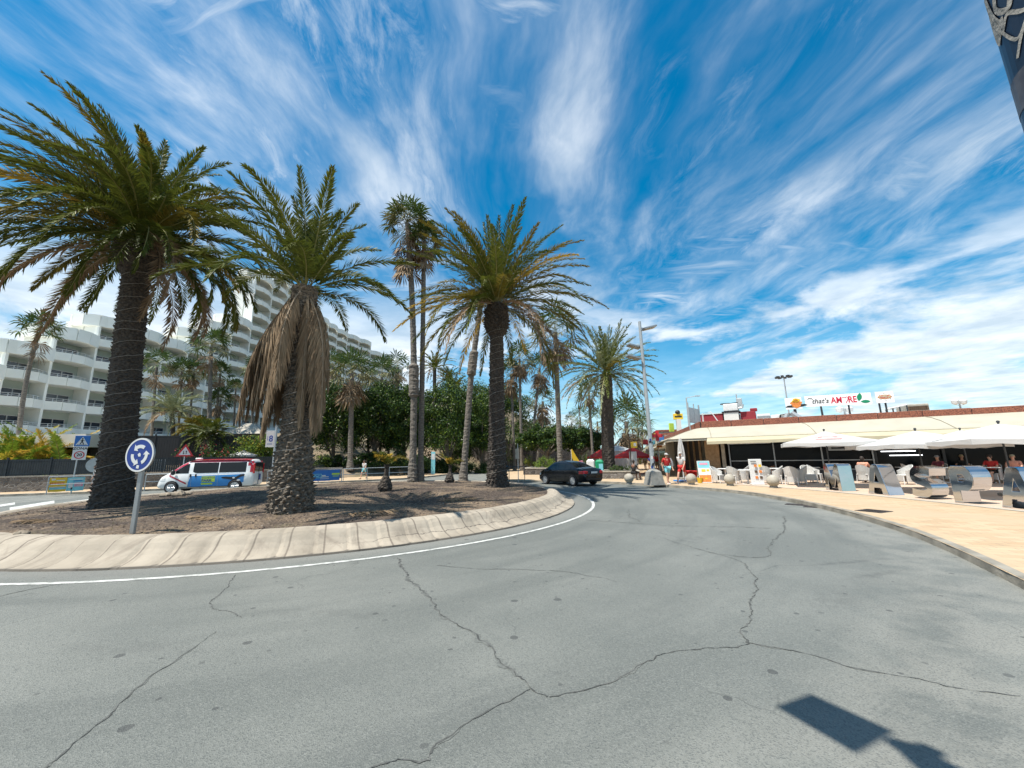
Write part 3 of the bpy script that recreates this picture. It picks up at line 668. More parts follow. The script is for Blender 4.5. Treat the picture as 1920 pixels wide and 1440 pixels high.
def phoenix(label, base, top, spec, seed, L, N=90, nl=46, w=.03, ll=.5, wind=(-.2, .03), el=(84, -38), droop=(40, 88), trunk='bark_phoenix', cable=True, dead=0, boot=None, yel=.18, group='date palms on the roundabout', cat='palm tree', name='date_palm', trunkseg=28, dh=.05, skew=1., deadL=None):
    base = Vector(base); top = Vector(top); t = thing(name, label, cat, base, 0, group)
    mid = base.lerp(top, .5)+Vector((spec.get('bow', 0), 0, 0))
    mb, P, fr = phoenix_trunk([base-Vector((0, 0, .1)), base.lerp(mid, .5), mid, mid.lerp(top, .5), top], 0, spec['prof'], trunkseg, dh, spec.get('nd', 8), seed=seed, scale=spec.get('scale', 0))
    T = Matrix.Translation(-base); mb.xf(T).build('trunk', trunk, t, smooth=False)
    r = np.random.RandomState(seed); cb = MB(); R0 = spec['prof'][-1][1]
    for i in range(N):
        f = (i+.5)/N; a = i*2.39996+r.normal(0, .12); e = R_(el[0]+(el[1]-el[0])*f**skew+r.normal(0, 5)); dr = R_(droop[0]+(droop[1]-droop[0])*f+r.normal(0, 8))
        l = L*r.uniform(.82, 1.08)*(.72+.28*min(1, f*3)); q = r.random()
        mi = 0
        if f > .22 and q < yel*2: mi = 1
        if f > .5 and q < yel*.5: mi = 2
        if f > .86 and q < spec.get('brown', .4): mi = 3
        p = np.array(top-base)+np.array([math.cos(a)*R0*.55*min(1, .25+f), math.sin(a)*R0*.55*min(1, .25+f), .35*(1-f)*R0/.4-.10])
        frond(cb, p, a, e, l, dr, mi, ll, nl, w, wind, r, 5 if mi == 3 else 4)
    mats = ['frond_green', 'frond_olive', 'frond_yellow', 'frond_dead', 'rachis', 'rachis_dead']
    if spec.get('mats'): mats = spec['mats']+['rachis', 'rachis_dead']
    cb.build('crown', mats, t)
    if dead:
        db = MB()
        for i in range(dead):
            a = spec.get('dead_az', lambda i, r: i*2.39996)(i, r)
            p = np.array(top-base)+np.array([math.cos(a)*R0*.8, math.sin(a)*R0*.8, -.15-r.uniform(0, .25)])
            frond(db, p, a, R_(r.uniform(-80, -50) if math.cos(a) < .2 else r.uniform(-74, -58)), (deadL or L*.8)*r.uniform(.7, 1.08), R_(60), 0, ll*.80, nl, w*.9, (0, 0), r, 1, fold=-.25, hang=.85)
        db.build('dead_fronds', ['frond_dead', 'rachis_dead'], t)
    if cable: helix(P, fr[0], fr[1], base.z+.5, base.z+(top.z-base.z)*.86, spec.get('pitch', .38), .045, seed, .0075).xf(T).build('light_cable', 'light_cable', t)
    return t
def fan_leaf(mb, base, az, el, plen, R, mi, rng, nseg=18, droop=.5, w=.05, rmi=3):
    d = np.array([math.cos(el)*math.cos(az), math.cos(el)*math.sin(az), math.sin(el)]); b = np.array(base); hub = b+d*plen; hub[2] -= plen*.12
    s = np.array([-math.sin(az), math.cos(az), 0.]); u = np.cross(d, s); u = -u if u[2] < 0 and el > -.5 else u
    V = np.array([b+s*.02, b-s*.02, hub-s*.012, hub+s*.012]); mb.arr(V, np.array([[0, 1, 2, 3]]), rmi)
    a = np.linspace(-2.0, 2.0, nseg)+rng.normal(0, .05, nseg); l = R*(1-.16*np.abs(a)/2.)*rng.uniform(.85, 1.1, nseg)
    dd = d*np.cos(a)[:, None]+s*np.sin(a)[:, None]+u*(.22*np.cos(a*2)+rng.normal(0, .1, nseg))[:, None]
    dd /= np.linalg.norm(dd, axis=1)[:, None]; nn = np.cross(dd, u+rng.normal(0, .2, 3)); nn /= np.linalg.norm(nn, axis=1)[:, None]+1e-9
    m = hub+dd*(l*.62)[:, None]; m[:, 2] -= droop*.12*R; t = hub+dd*(l*.95)[:, None]; t[:, 2] -= droop*.45*R*rng.uniform(.6, 1.3, nseg)
    V = np.stack([np.repeat(hub[None], nseg, 0), m+nn*w, t, m-nn*w], 1).reshape(-1, 3); q = np.arange(nseg)*4
    mb.arr(V, np.stack([q, q+1, q+2, q+3], 1), mi)
def fanpalm(label, base, top, R=1.0, r0=.2, N=34, skirt=10, seed=1, bow=0., group='fan palms around the roundabout', cable=False, name='fan_palm', nseg=16, pale=.25, bow_pt=None, burr=None, skl=1.1, low=-25, w=.05):
    base = Vector(base); top = Vector(top); t = thing(name, label, 'palm tree', base, 0, group); r = np.random.RandomState(seed)
    mid = bow_pt or (base.lerp(top, .5)+Vector((bow, 0, 0)))
    P = smooth_path([base-Vector((0, 0, .1)), base.lerp(mid, .5)+Vector((bow*.25, 0, 0)), Vector(mid), Vector(mid).lerp(top, .5)+Vector((bow*.25, 0, 0)), top], 8); n = len(P); rows = []
    H = (top-base).length
    for i in range(n-1):
        for k in range(5):
            c = P[i].lerp(P[i+1], k/5); f = (i+k/5)/(n-1)
            R0 = r0*(1.45-.55*min(1, f*9) if f < .11 else .9-.18*f)*(1+.06*(k % 2))
            if burr and abs(f-burr) < .06: R0 *= 1.6
            rows.append([(c.x+R0*math.cos(an)*r.uniform(.93, 1.07), c.y+R0*math.sin(an)*r.uniform(.93, 1.07), c.z) for an in np.linspace(0, 2*math.pi, 12, endpoint=False)])
    mb = MB(); mb.grid(rows, closeu=True); T = Matrix.Translation(-base); mb.xf(T).build('trunk', 'bark_fan', t)
    cb = MB(); tp = np.array(top-base)
    for i in range(N):
        f = (i+.5)/N; a = i*2.39996+r.normal(0, .2); e = R_(80+(low-80)*f+r.normal(0, 7)); q = r.random()
        fan_leaf(cb, tp+np.array([0, 0, .25*(1-f)*R-.05]), a, e, R*r.uniform(.75, 1.05), R*r.uniform(.75, 1.1), 1 if (f > .55 and q < pale*2) else 0, r, nseg, .35+.5*f, w)
    cb.build('crown', ['fan_green', 'fan_pale', 'frond_dead', 'rachis'], t)
    if skirt:
        sb = MB()
        for i in range(skirt):
            a = i*2.39996+r.normal(0, .3); fan_leaf(sb, tp+np.array([math.cos(a)*r0*.6, math.sin(a)*r0*.6, -.15-r.uniform(0, skl)*R]), a, R_(r.uniform(-75, -40)), R*.45, R*r.uniform(.7, 1.), 0, r, nseg, .7, w)
        sb.build('dead_leaf_skirt', ['frond_dead', 'frond_dead', 'frond_dead', 'rachis_dead'], t)
    if cable: helix(P, [0, 1], [r0, r0*.8], base.z+.4, base.z+H*.5, .5, .03, seed, .012).xf(T).build('light_cable', 'light_cable', t)
    return t
def leaf_cloud(mb, C, n, rng, size, mis, pm, flat=.0):
    """n small leaves about the points C (array of x, y, z, radius)."""
    k = rng.randint(0, len(C), n); d = rng.normal(0, 1, (n, 3)); d /= np.linalg.norm(d, axis=1)[:, None]
    rr = np.power(rng.random_sample(n), .42); p = C[k, :3]+d*(rr*C[k, 3])[:, None]*np.array([1, 1, .85])
    a = rng.normal(0, 1, (n, 3))+d*.9; a[:, 2] += .25; a /= np.linalg.norm(a, axis=1)[:, None]
    x = np.cross(a, rng.normal(0, 1, (n, 3))); x /= np.linalg.norm(x, axis=1)[:, None]; y = np.cross(a, x)
    l = (size*rng.uniform(.6, 1.3, n))[:, None]; w = l*.48
    V = np.stack([p-x*l*.5, p+y*w*.5+a*l*.06, p+x*l*.5, p-y*w*.5+a*l*.06], 1).reshape(-1, 3); q = np.arange(n)*4
    mb.arr(V, np.stack([q, q+1, q+2, q+3], 1), rng.choice(mis, n, p=pm))
def tree(name, label, base, w, h, trunk_h, seed, mats=('leaf_dark', 'leaf_mid', 'leaf_lime'), pm=(.62, .33, .05), n=16000, size=.26, group=None, cat='tree', depth=None, trunk_r=.2, clumps=110, cr=.15, shell=.58):
    base = Vector(base); t = thing(name, label, cat, base, 0, group); r = np.random.RandomState(seed); depth = depth or w
    C = []; ch = h-trunk_h
    while len(C) < clumps:
        d = r.normal(0, 1, 3); d /= np.linalg.norm(d); q = r.uniform(shell, 1.)
        lob = 1+.16*math.sin(3*math.atan2(d[1], d[0])+seed)+.1*math.sin(5*d[2]+seed*2)
        if d[2] < -.75: continue
        C.append((d[0]*q*w/2*lob, d[1]*q*depth/2*lob, trunk_h+ch*.5+d[2]*q*ch/2*lob, r.uniform(.6, 1.25)*cr*min(w, ch*1.3)))
    C = np.array(C); mb = MB(); leaf_cloud(mb, C, n, r, size, [0, 1, 2], pm); mb.build('crown', list(mats), t)
    tb = MB(); top = Vector((0, 0, trunk_h+ch*.3)); tb.tube([(0, 0, -.15), (.02*w, 0, trunk_h*.5), top], [trunk_r*1.3, trunk_r, trunk_r*.7], 9)
    for i in range(9):
        c = C[r.randint(len(C))]; s = Vector((0, 0, trunk_h*.75+.3*i*ch*.06)); e = Vector(c[:3]); tb.tube([s, s.lerp(e, .5)+Vector((0, 0, .15*ch*.3)), e], [trunk_r*.5, trunk_r*.32, .02], 6)
    tb.build('trunk', 'bark_tree', t); return t
def shrub(name, label, base, w, h, seed, mats, pm=(.5, .35, .15), n=1800, size=.12, group=None, depth=None, cat='shrub', clumps=26):
    base = Vector(base); t = thing(name, label, cat, base, 0, group); r = np.random.RandomState(seed); depth = depth or w
    C = np.array([(r.uniform(-.42, .42)*w, r.uniform(-.42, .42)*depth, h*r.uniform(.15, .80), r.uniform(.16, .3)*min(w, h)) for _ in range(clumps)])
    C[:, 2] *= 1-.5*(np.abs(C[:, 0])/(w*.5))**2
    mb = MB(); leaf_cloud(mb, C, n, r, size, [0, 1, 2], pm); mb.build('foliage', list(mats), t)
    sb = MB()
    for i in range(6):
        c = C[r.randint(len(C))]; sb.tube([(c[0]*.2, c[1]*.2, -.05), (c[0]*.6, c[1]*.6, c[2]*.5), tuple(c[:3])], [.03, .025, .01], 5)
    sb.build('stem', 'bark_tree', t); return t
def feather_bush(name, label, base, L, N, seed, mats, el=(80, 8), droop=(40, 95), ll=.35, nl=22, w=.03, spread=.15, group=None, yel=.3, cat='shrub'):
    """Stemless clump of arching feather leaves."""
    base = Vector(base); t = thing(name, label, cat, base, 0, group); r = np.random.RandomState(seed); mb = MB()
    for i in range(N):
        f = (i+.5)/N; a = i*2.39996; q = r.random(); mi = 0 if q > yel else (1 if q > yel*.5 else 2)
        frond(mb, np.array([r.normal(0, spread), r.normal(0, spread), 0]), a, R_(el[0]+(el[1]-el[0])*f), L*r.uniform(.7, 1.1), R_(droop[0]+(droop[1]-droop[0])*f), mi, ll, nl, w, (-.1, 0), r, 3)
    mb.build('foliage', list(mats)+['rachis'], t); return t
def onsoil(px, py):
    p = G(px, py, .5)
    for _ in range(6): p = G(px, py, soilz(p.x, p.y))
    return p
def above(px, py, b, dy=0.): return A(px, py, b.y+dy)
# the three great date palms
b1 = onsoil(210, 950); t1 = above(262, 452, b1)
phoenix('biggest date palm, dark thick trunk wound with cable, behind the round blue sign', b1, t1,
        dict(prof=[(0, .58, .02), (.03, .50, .035), (.12, .43, .035), (.5, .38, .032), (.84, .35, .03), (.87, .44, .05), (.91, .60, .08), (.97, .56, .08), (1, .40, .05)], nd=9, pitch=.42, scale=.22), 3, 4.45, 150, 112, .024, .46, (-.40, .05), (88, -22), (44, 88), yel=.17, skew=1.2)
b2 = onsoil(545, 957); t2 = above(572, 540, b2)
phoenix('middle date palm with a shaggy skirt of dead brown fronds and a swollen pale base', b2, t2,
        dict(prof=[(0, .53, .05), (.06, .50, .06), (.14, .46, .06), (.26, .41, .05), (.32, .35, .03), (.6, .33, .03), (.9, .31, .03), (1, .33, .04)], nd=8, brown=0., pitch=.34, scale=.19, dead_az=lambda i, r: [2.9, 3.3, 3.6, 3.9, 6.0, .1, 3.0, 3.5, 4.1, 2.7, 3.2, 5.8, 3.8, .35, 5.5, 4.7][i % 16]+r.normal(0, .07)), 5, 3.35, 38, 104, .020, .40, (-.14, .02), (88, 14), (24, 88), skew=1.15, trunk='bark_phoenix_pale', dead=36, yel=.015, deadL=3.7)
b3 = onsoil(932, 912); t3 = above(931, 570, b3)
phoenix('slimmer date palm with pineapple-shaped trunk top near the right rim of the island', b3, t3,
        dict(prof=[(0, .60, .02), (.03, .48, .05), (.1, .42, .05), (.3, .36, .04), (.7, .33, .03), (.81, .32, .02), (.835, .44, .09), (.87, .55, .11), (.95, .52, .10), (1, .40, .06)], nd=8, pitch=.36, scale=.20), 8, 5.2, 98, 90, .026, .46, (-.05, .02), (88, -14), (34, 78), yel=.36, skew=1.1)
# fan palms on the back of the island
w1 = Vector((-6.45, 25.3, 0)); w1.z = soilz(w1.x, w1.y)
a1 = A(773, 900, 25.2); a1.z = soilz(a1.x, a1.y)
fanpalm('tall shaggy fan palm with tattered crown, left stem of a close pair', a1, A(764, 418, 25.2), 1.15, .24, 40, 26, 4, .25, skl=3.2, pale=.4, group='fan palms on the roundabout', burr=.36)
a2 = A(788, 900, 25.6); a2.z = soilz(a2.x, a2.y)
fanpalm('slender straight fan palm, right stem of a close pair', a2, A(795, 452, 25.6), .95, .20, 30, 14, 9, .02, skl=1.4, group='fan palms on the roundabout')
a3 = A(868, 903, 24.6); a3.z = soilz(a3.x, a3.y)
fanpalm('leaning knotty fan palm whose crown hides in the date palm fronds', a3, A(908, 520, 24.6), .9, .22, 24, 8, 12, .0, bow_pt=A(884, 700, 24.6), group='fan palms on the roundabout', burr=.55)
def cycad(label, px, py, s, seed):
    b = onsoil(px, py); t = thing('young_palm', label, 'palm tree', b, 0, 'young palms on the roundabout'); r = np.random.RandomState(seed)
    mb, P, fr = phoenix_trunk([Vector((0, 0, -.05)), Vector((0, 0, .3*s)), Vector((.01, 0, .6*s)), Vector((.03, 0, .9*s)), Vector((.03, 0, 1.05*s))], 0, [(0, .20*s, .05), (.2, .27*s, .07), (.45, .20*s, .06), (.6, .09*s, .02), (.85, .07*s, .02), (1, .11*s, .03)], 18, .035, 6, seed=seed)
    mb.build('trunk', 'bark_phoenix', t); cb = MB()
    for i, (a, e, l, d, mi) in enumerate(((.1, 34, 1.0, 62, 2), (.35, 52, .9, 70, 2), (3.2, 42, .95, 74, 1), (2.8, 60, .7, 80, 2), (1.6, 66, .7, 60, 1), (4.6, 50, .8, 85, 1), (5.4, 44, .85, 78, 1), (3.7, 36, .8, 70, 0), (.9, 70, .6, 50, 0))):
        frond(cb, np.array([.03, 0, 1.02*s]), a+seed*.07, R_(e), l*s*1.1, R_(d), mi, .26*s, 26, .022*s, (0, 0), r, 4)
    cb.build('crown', ['frond_green', 'frond_olive', 'frond_yellow', 'frond_dead', 'rachis', 'rachis_dead'], t)
cycad('small yellow-leaved young palm with bulbous dark trunk in the middle of the island', 722, 921, 1.0, 21)
cycad('small yellow-leaved young palm beside the leaning fan palm', 843, 905, .92, 24)

r = np.random.RandomState(77)
for i, (px, py, L2, a, lb) in enumerate(((640, 968, 1.3, .3, 'fallen brown frond lying on the soil right of the middle palm'), (420, 975, 1.1, 2.9, 'fallen brown frond lying near the kerb right of the round sign'), (820, 940, 1.2, .1, 'fallen brown frond between the young palm and the slimmer date palm'), (120, 978, 1.0, 3.3, 'fallen brown frond near the left rim of the island'))):
    p = onsoil(px, py); mb = MB(); frond(mb, np.array([0, 0, .04]), a, .08, L2, .12, 0, .28, 30, .016, (0, 0), r, 1, fold=-.1, hang=.12)
    tag(mb.build('fallen_frond', ['frond_dead', 'rachis_dead'], None, False, p), lb, 'frond', 'fallen fronds on the island')
# ---------------------------------------------------------------- people
def skin_mesh(V, E, rad, root=0, sub=1):
    me = bpy.data.meshes.new('figure'); me.from_pydata([tuple(v) for v in V], E, []); me.update()
    o = bpy.data.objects.new('figure', me); COL.objects.link(o); m = o.modifiers.new('skin', 'SKIN'); m.use_smooth_shade = True
    for i, s in enumerate(me.skin_vertices[0].data):
        r = rad[i]; s.radius = r if isinstance(r, tuple) else (r, r); s.use_root = (i == root)
    q = o.modifiers.new('sub', 'SUBSURF'); q.levels = sub; q.render_levels = sub
    bpy.context.view_layer.update()
    out = bpy.data.meshes.new_from_object(o.evaluated_get(bpy.context.evaluated_depsgraph_get()))
    bpy.data.objects.remove(o); bpy.data.meshes.remove(me); return out
def figure_pose(kind, ph=1., lean=0.):
    """Joints of a 1.72 m figure facing +y; feet at z 0 (seated: hips at .50)."""
    J = {}
    if kind == 'sit':
        J.update(pel=(0, 0, .53), chest=(0, -.04+lean, .90), neck=(0, -.02+lean*1.2, 1.08), head=(0, .0+lean*1.3, 1.22))
        for s, n in ((-1, 'L'), (1, 'R')):
            J.update({'hip'+n: (s*.10, .03, .51), 'knee'+n: (s*.13, .44, .50), 'ank'+n: (s*.13, .42, .09), 'toe'+n: (s*.14, .56, .035),
                      'sho'+n: (s*.19, -.03+lean, 1.0), 'elb'+n: (s*.25, .10+lean, .76), 'wri'+n: (s*.15, .34+lean*.5, .74)})
    else:
        J.update(pel=(0, 0, .93), chest=(0, .01+lean, 1.28), neck=(0, .02+lean, 1.46), head=(0, .04+lean, 1.60))
        st = .22 if kind == 'walk' else .03
        for s, n in ((-1, 'L'), (1, 'R')):
            f = s*ph*st; up = .14 if (kind == 'walk' and f < 0) else 0
            J.update({'hip'+n: (s*.09, 0, .90), 'knee'+n: (s*.10, f*.75+.05, .50), 'ank'+n: (s*.10, f*1.5, .09+up*.6), 'toe'+n: (s*.11, f*1.5+.14, .035+up*.15),
                      'sho'+n: (s*.185, .01+lean, 1.40), 'elb'+n: (s*.25, -f*.5-.03+lean, 1.12), 'wri'+n: (s*.25, -f*.9+.08+lean, .88)})
    return {k: Vector(v) for k, v in J.items()}
def person(label, loc, rz, pose='stand', shirt='white_cloth', legs='sign_blue', skin='skin', hat=None, hair='hair', ph=1., lean=0., scale=1., tweak=None, group=None, longleg=False, female=False):
    t = thing('person', label, 'person', loc, rz, group); J = figure_pose(pose, ph, lean)
    for k, v in (tweak or {}).items(): J[k] = Vector(v)
    V, E, Rr = [], [], []; ix = {}
    def put(n, p, r): ix[n] = len(V); V.append(Vector(p)); Rr.append(r)
    def ed(a, b): E.append((ix[a], ix[b]))
    put('pel', J['pel'], (.155, .105)); put('waist', J['pel'].lerp(J['chest'], .45), (.13, .095)); put('chest', J['chest'], (.165, .11)); put('nb', J['neck']-Vector((0, 0, .03)), .058); put('neck', J['neck']+Vector((0, 0, .03)), .052)
    hd = J['head']; put('jaw', hd+Vector((0, .02, -.06)), (.062, .066)); put('skull', hd+Vector((0, 0, .04)), (.077, .092)); put('crown_', hd+Vector((0, -.01, .10)), (.055, .066))
    for a, b in (('pel', 'waist'), ('waist', 'chest'), ('chest', 'nb'), ('nb', 'neck'), ('neck', 'jaw'), ('jaw', 'skull'), ('skull', 'crown_')): ed(a, b)
    for n in 'LR':
        put('sho'+n, J['sho'+n], .058); put('elb'+n, J['elb'+n], .041); put('wri'+n, J['wri'+n], .028)
        fd = (J['wri'+n]-J['elb'+n]).normalized(); put('palm'+n, J['wri'+n]+fd*.075, (.038, .019))
        put('hip'+n, J['hip'+n], .092); put('knee'+n, J['knee'+n], .057); put('calf'+n, J['knee'+n].lerp(J['ank'+n], .35)+Vector((0, -.015, 0)), .055); put('ank'+n, J['ank'+n], .038); put('toe'+n, J['toe'+n], (.040, .026))
        for a, b in (('chest', 'sho'+n), ('sho'+n, 'elb'+n), ('elb'+n, 'wri'+n), ('wri'+n, 'palm'+n), ('pel', 'hip'+n), ('hip'+n, 'knee'+n), ('knee'+n, 'calf'+n), ('calf'+n, 'ank'+n), ('ank'+n, 'toe'+n)): ed(a, b)
    me = skin_mesh(V, E, Rr); mb = MB(); mesh_into(mb, me, Matrix.Identity(4), 0)
    for n, s in (('L', -1), ('R', 1)):      # five fingers rooted in each palm
        fd = (J['wri'+n]-J['elb'+n]).normalized(); p = V[ix['palm'+n]]; ax = Vector((1, 0, 0)); ax = (ax-fd*ax.dot(fd)).normalized(); nn = fd.cross(ax)
        for q, ln in ((-.027, .062), (-.009, .075), (.009, .07), (.027, .055)): mb.tube([p+ax*q+fd*.0, p+ax*q+fd*(.03+ln*.4)+nn*.006, p+ax*q+fd*(.03+ln*.85)+nn*.022], [.0095, .009, .006], 6)
        mb.tube([p-ax*s*.03-fd*.03, p-ax*s*.055+fd*.0, p-ax*s*.06+fd*.035], [.011, .0105, .007], 6)
    h = hd
    mb.add([h+Vector(q) for q in ((0, .125, -.005), (-.014, .092, -.02), (.014, .092, -.02), (0, .088, .045))], [(0, 2, 3), (0, 3, 1), (0, 1, 2)], 0)
    for s in (-1, 1): mb.sphere(h+Vector((s*.030, .083, .028)), .010, 6, 4, 1); mb.sphere(h+Vector((s*.079, -.005, .01)), (.012, .02, .03), 6, 4, 0)
    mb.box(h+Vector((0, .088, -.048)), (.045, .012, .009), 0, 2)
    mb.build('body', [skin, 'black_ink', 'flower_red'], t, True)
    def garment(name, parts, mt, g=1.15, edges=None):
        vs, es, rs = [], [], []; m = {}
        for nm, p, r in parts: m[nm] = len(vs); vs.append(p); rs.append(r)
        for a, b in edges: es.append((m[a], m[b]))
        q = MB(); mesh_into(q, skin_mesh(vs, es, rs), Matrix.Identity(4)); q.build(name, mt, t, True)
    P = lambda n: V[ix[n]]
    garment('shirt', [('pel', P('pel')+Vector((0, 0, .02)), (.168, .122)), ('waist', P('waist'), (.150, .115)), ('chest', P('chest'), (.18, .125)), ('nb', P('nb')+Vector((0, 0, -.02)), (.075, .07)),
            ('sL', P('shoL'), .072), ('sR', P('shoR'), .072), ('eL', P('shoL').lerp(P('elbL'), .75), .058), ('eR', P('shoR').lerp(P('elbR'), .75), .058)], shirt,
            edges=[('pel', 'waist'), ('waist', 'chest'), ('chest', 'nb'), ('chest', 'sL'), ('chest', 'sR'), ('sL', 'eL'), ('sR', 'eR')])
    k = .97 if longleg else .8
    pl = [('pel', P('pel')-Vector((0, 0, .02)), (.166, .118))]; pe = []
    for n in 'LR':
        pl += [('h'+n, P('hip'+n), .105), ('k'+n, P('hip'+n).lerp(P('knee'+n), k), .078 if not longleg else .07)]; pe += [('pel', 'h'+n), ('h'+n, 'k'+n)]
        if longleg: pl.append(('a'+n, P('knee'+n).lerp(P('ank'+n), .92), .055)); pe.append(('k'+n, 'a'+n))
    garment('trousers' if longleg else 'shorts', pl, legs, edges=pe)
    q = MB()
    if hat:
        q.lathe([(.001, .135), (.05, .128), (.082, .10), (.094, .055), (.096, .035)], 12, h, sx=.95, sy=1.1); q.add([h+Vector(v) for v in ((-.07, .08, .052), (.07, .08, .052), (.05, .18, .04), (-.05, .18, .04), (-.07, .08, .045), (.07, .08, .045), (.05, .18, .034), (-.05, .18, .034))], [(0, 1, 2, 3), (7, 6, 5, 4), (0, 3, 7, 4), (1, 5, 6, 2), (2, 6, 7, 3)]); q.build('cap', hat, t, True)
    else:
        q.lathe([(.001, .15), (.05, .14), (.085, .105), (.098, .05), (.092, .0), (.078, -.05 if not female else -.16)], 12, h+Vector((0, -.02, 0)), sx=.92, sy=1.0); q.build('hair', hair, t, True)
    sh = MB()
    for n in 'LR':
        a, b = P('ank'+n), P('toe'+n); d = (b-a); d.z = 0; d.normalize(); c = a.lerp(b, .5)
        sh.box((c.x, c.y, c.z-.03), (.095, .27, .05), math.atan2(d.y, d.x)-math.pi/2, 0, .02)
    sh.build('shoes', 'white_paint' if hat else 'black_plastic', t)
    t.scale = (scale,)*3; return t
# ---------------------------------------------------------------- rising ground behind the far street
WALLPX = [(-420, 938), (0, 923), (175, 917), (300, 912), (440, 906), (560, 900), (640, 896)]
WL = [G(*q, .12) for q in WALLPX]
def behind(x, y):
    """Metres behind the wall line (negative in front of it)."""
    best = 1e9; sg = 1
    for a, b in zip(WL[:-1], WL[1:]):
        ab = Vector((b.x-a.x, b.y-a.y)); ap = Vector((x-a.x, y-a.y)); f = max(0, min(1, ap.dot(ab)/ab.length_squared)); d = (ap-ab*f).length
        if d < best: best = d; sg = 1 if ab.x*ap.y-ab.y*ap.x > 0 else -1
    return best*sg
def sm(a, b, x): t = max(0, min(1, (x-a)/(b-a))); return t*t*(3-2*t)
def terr(x, y):
    d = behind(x, y); h = -.3+1.2*sm(.2, 1.5, d)+2.8*sm(3, 16, d)*sm(-14, -26, x)
    h += 11*math.exp(-((x+6)/15)**2-((y-92)/17)**2)*sm(62, 72, y)
    h += 9*math.exp(-((x+30)/26)**2-((y-100)/30)**2)*sm(44, 60, y)
    if x > -10: h = min(h, -.3+40*sm(60.5, 90, y)) if y < 90 else h
    return h
mb = MB(); xs = np.linspace(-160, 60, 90); ys = np.linspace(22, 190, 80)
mb.grid([[(x, y, terr(x, y)+nrs.uniform(-.1, .1)) for x in xs] for y in ys])
defm('hill_earth', (.20, .15, .10), .95, col2=(.07, .07, .035), ns=.25, bump=.6, bs=2, contrast=(.4, .6))
struct(mb.build('hillside', 'hill_earth', smooth=True))
# far pavement with kerb
fk = smooth_path([G(*q, 0) for q in ((-420, 950), (0, 931.5), (160, 926), (300, 920), (440, 914), (560, 908.5), (700, 902), (790, 896.5), (870, 887), (905, 880.5))], 5)
fb = [(p.x+(-3), p.y+9) for p in reversed(fk[::3])]
me = flat_mesh([[(p.x, p.y) for p in fk]+fb]); me.materials.append(MT['tan_paving']); struct(link('far_pavement', me, None, (0, 0, .118)))
kerb(fk, 1, 'far_kerb', .3)
# ---------------------------------------------------------------- hotel
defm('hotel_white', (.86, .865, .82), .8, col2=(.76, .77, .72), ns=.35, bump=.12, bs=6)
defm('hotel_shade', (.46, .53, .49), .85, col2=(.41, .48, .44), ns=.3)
defm('hotel_glass', (.012, .022, .045), .12, spec=.6, amt=.2)
defm('hotel_curtain', (.16, .17, .18), .8, col2=(.03, .04, .06), ns=.7)
m_ = MT['hotel_glass']; N, L = nodes(m_); oi = N.new('ShaderNodeObjectInfo'); L.new(mixc(N, L, rampn(oi.outputs['Random'], .62, .8, N, L), (.012, .022, .045), (.13, .14, .15)), N['Principled BSDF'].inputs['Base Color'])
defm('bounce_slab_pale', (.62, .58, .50), .85, col2=(.52, .48, .41), ns=.6)
struct(MB().prism([(-52.2, 32), (-34.5, 32), (-36, 60), (-40, 100), (-45, 150), (-54.5, 118), (-53, 88)], 3.2, 4.25).build('hotel_bounce_slab', 'bounce_slab_pale'))  # pale slab added to bounce sunlight up onto the hotel front
HB = thing('hotel', 'long white hotel with stepped rows of balconies rising behind the palms', 'building', (-53, 64, 3.2)); HO = Vector((-53, 64, 3.2))
near = [(35.4, 39.9, 2), (39.9, 43.9, 3), (43.9, 48.4, 4), (48.4, 52.6, 5), (52.6, 57.7, 5), (57.7, 62.2, 5), (62.2, 66.6, 6), (66.6, 71.5, 7), (71.5, 76.6, 8), (76.6, 82.2, 12), (82.2, 88, 13)]
bays = [(Vector((-53, a, 0)), Vector((-53, b, 0)), k) for a, b, k in near]
fp = smooth_path([Vector(q) for q in ((-53, 88, 0), (-55.5, 100, 0), (-56.5, 112, 0), (-56, 125, 0), (-52.5, 136, 0), (-46, 150, 0), (-42, 158, 0))], 40)
L_ = 0; last = fp[0]; ks = [13]*9+[12, 12, 11, 10]; acc = 0
for a, b in zip(fp[:-1], fp[1:]):
    acc += (b-a).length
    if acc >= 5.6 and ks: bays.append((last, b, ks.pop(0))); last = b; acc = 0
FH = 2.9; Z0 = 5.4           # first balcony floor
fm = MB(); nwin = 0; wst = MB(); bst = MB(); cache = {}
def strip_wall(mb, pts, z0, z1, th=.13, mi=0):
    """Upright band along plan points, th thick inward."""
    P0 = [Vector(p) for p in pts]
    for a, b in zip(P0[:-1], P0[1:]):
        t = (b-a).normalized(); n = Vector((t.y, -t.x, 0))*-th
        q = [a, b, b+n, a+n]; mb.add([(p.x, p.y, z0) for p in q]+[(p.x, p.y, z1) for p in q], [(0, 1, 5, 4), (1, 2, 6, 5), (2, 3, 7, 6), (3, 0, 4, 7), (4, 5, 6, 7), (3, 2, 1, 0)], mi)
def balcony_mb(w, fb, rb):
    """Balcony front and slab (fb) and its rail (rb), local: x along, -y outward, z from the floor."""
    pl = [(.10, .0), (.30*w, -.78), (.62*w, -.78), (w-.10, -.12)]
    strip_wall(fb, [(x, y, 0) for x, y in pl], -.26, .70, -.13)
    n = len(pl); fb.prism([(x, y+.14 if y < -.2 else y) for x, y in pl]+[(w-.1, 1.6), (.1, 1.6)], -.22, -.02)
    for z in (.86, 1.06): rb.tube([(x, y+.06, z) for x, y in pl], .028, 4)
    for a, b in zip(pl[:-1], pl[1:]):
        for f in (0.06, .5): rb.box((a[0]+(b[0]-a[0])*f, a[1]+(b[1]-a[1])*f+.06, .89), (.05, .05, .38))
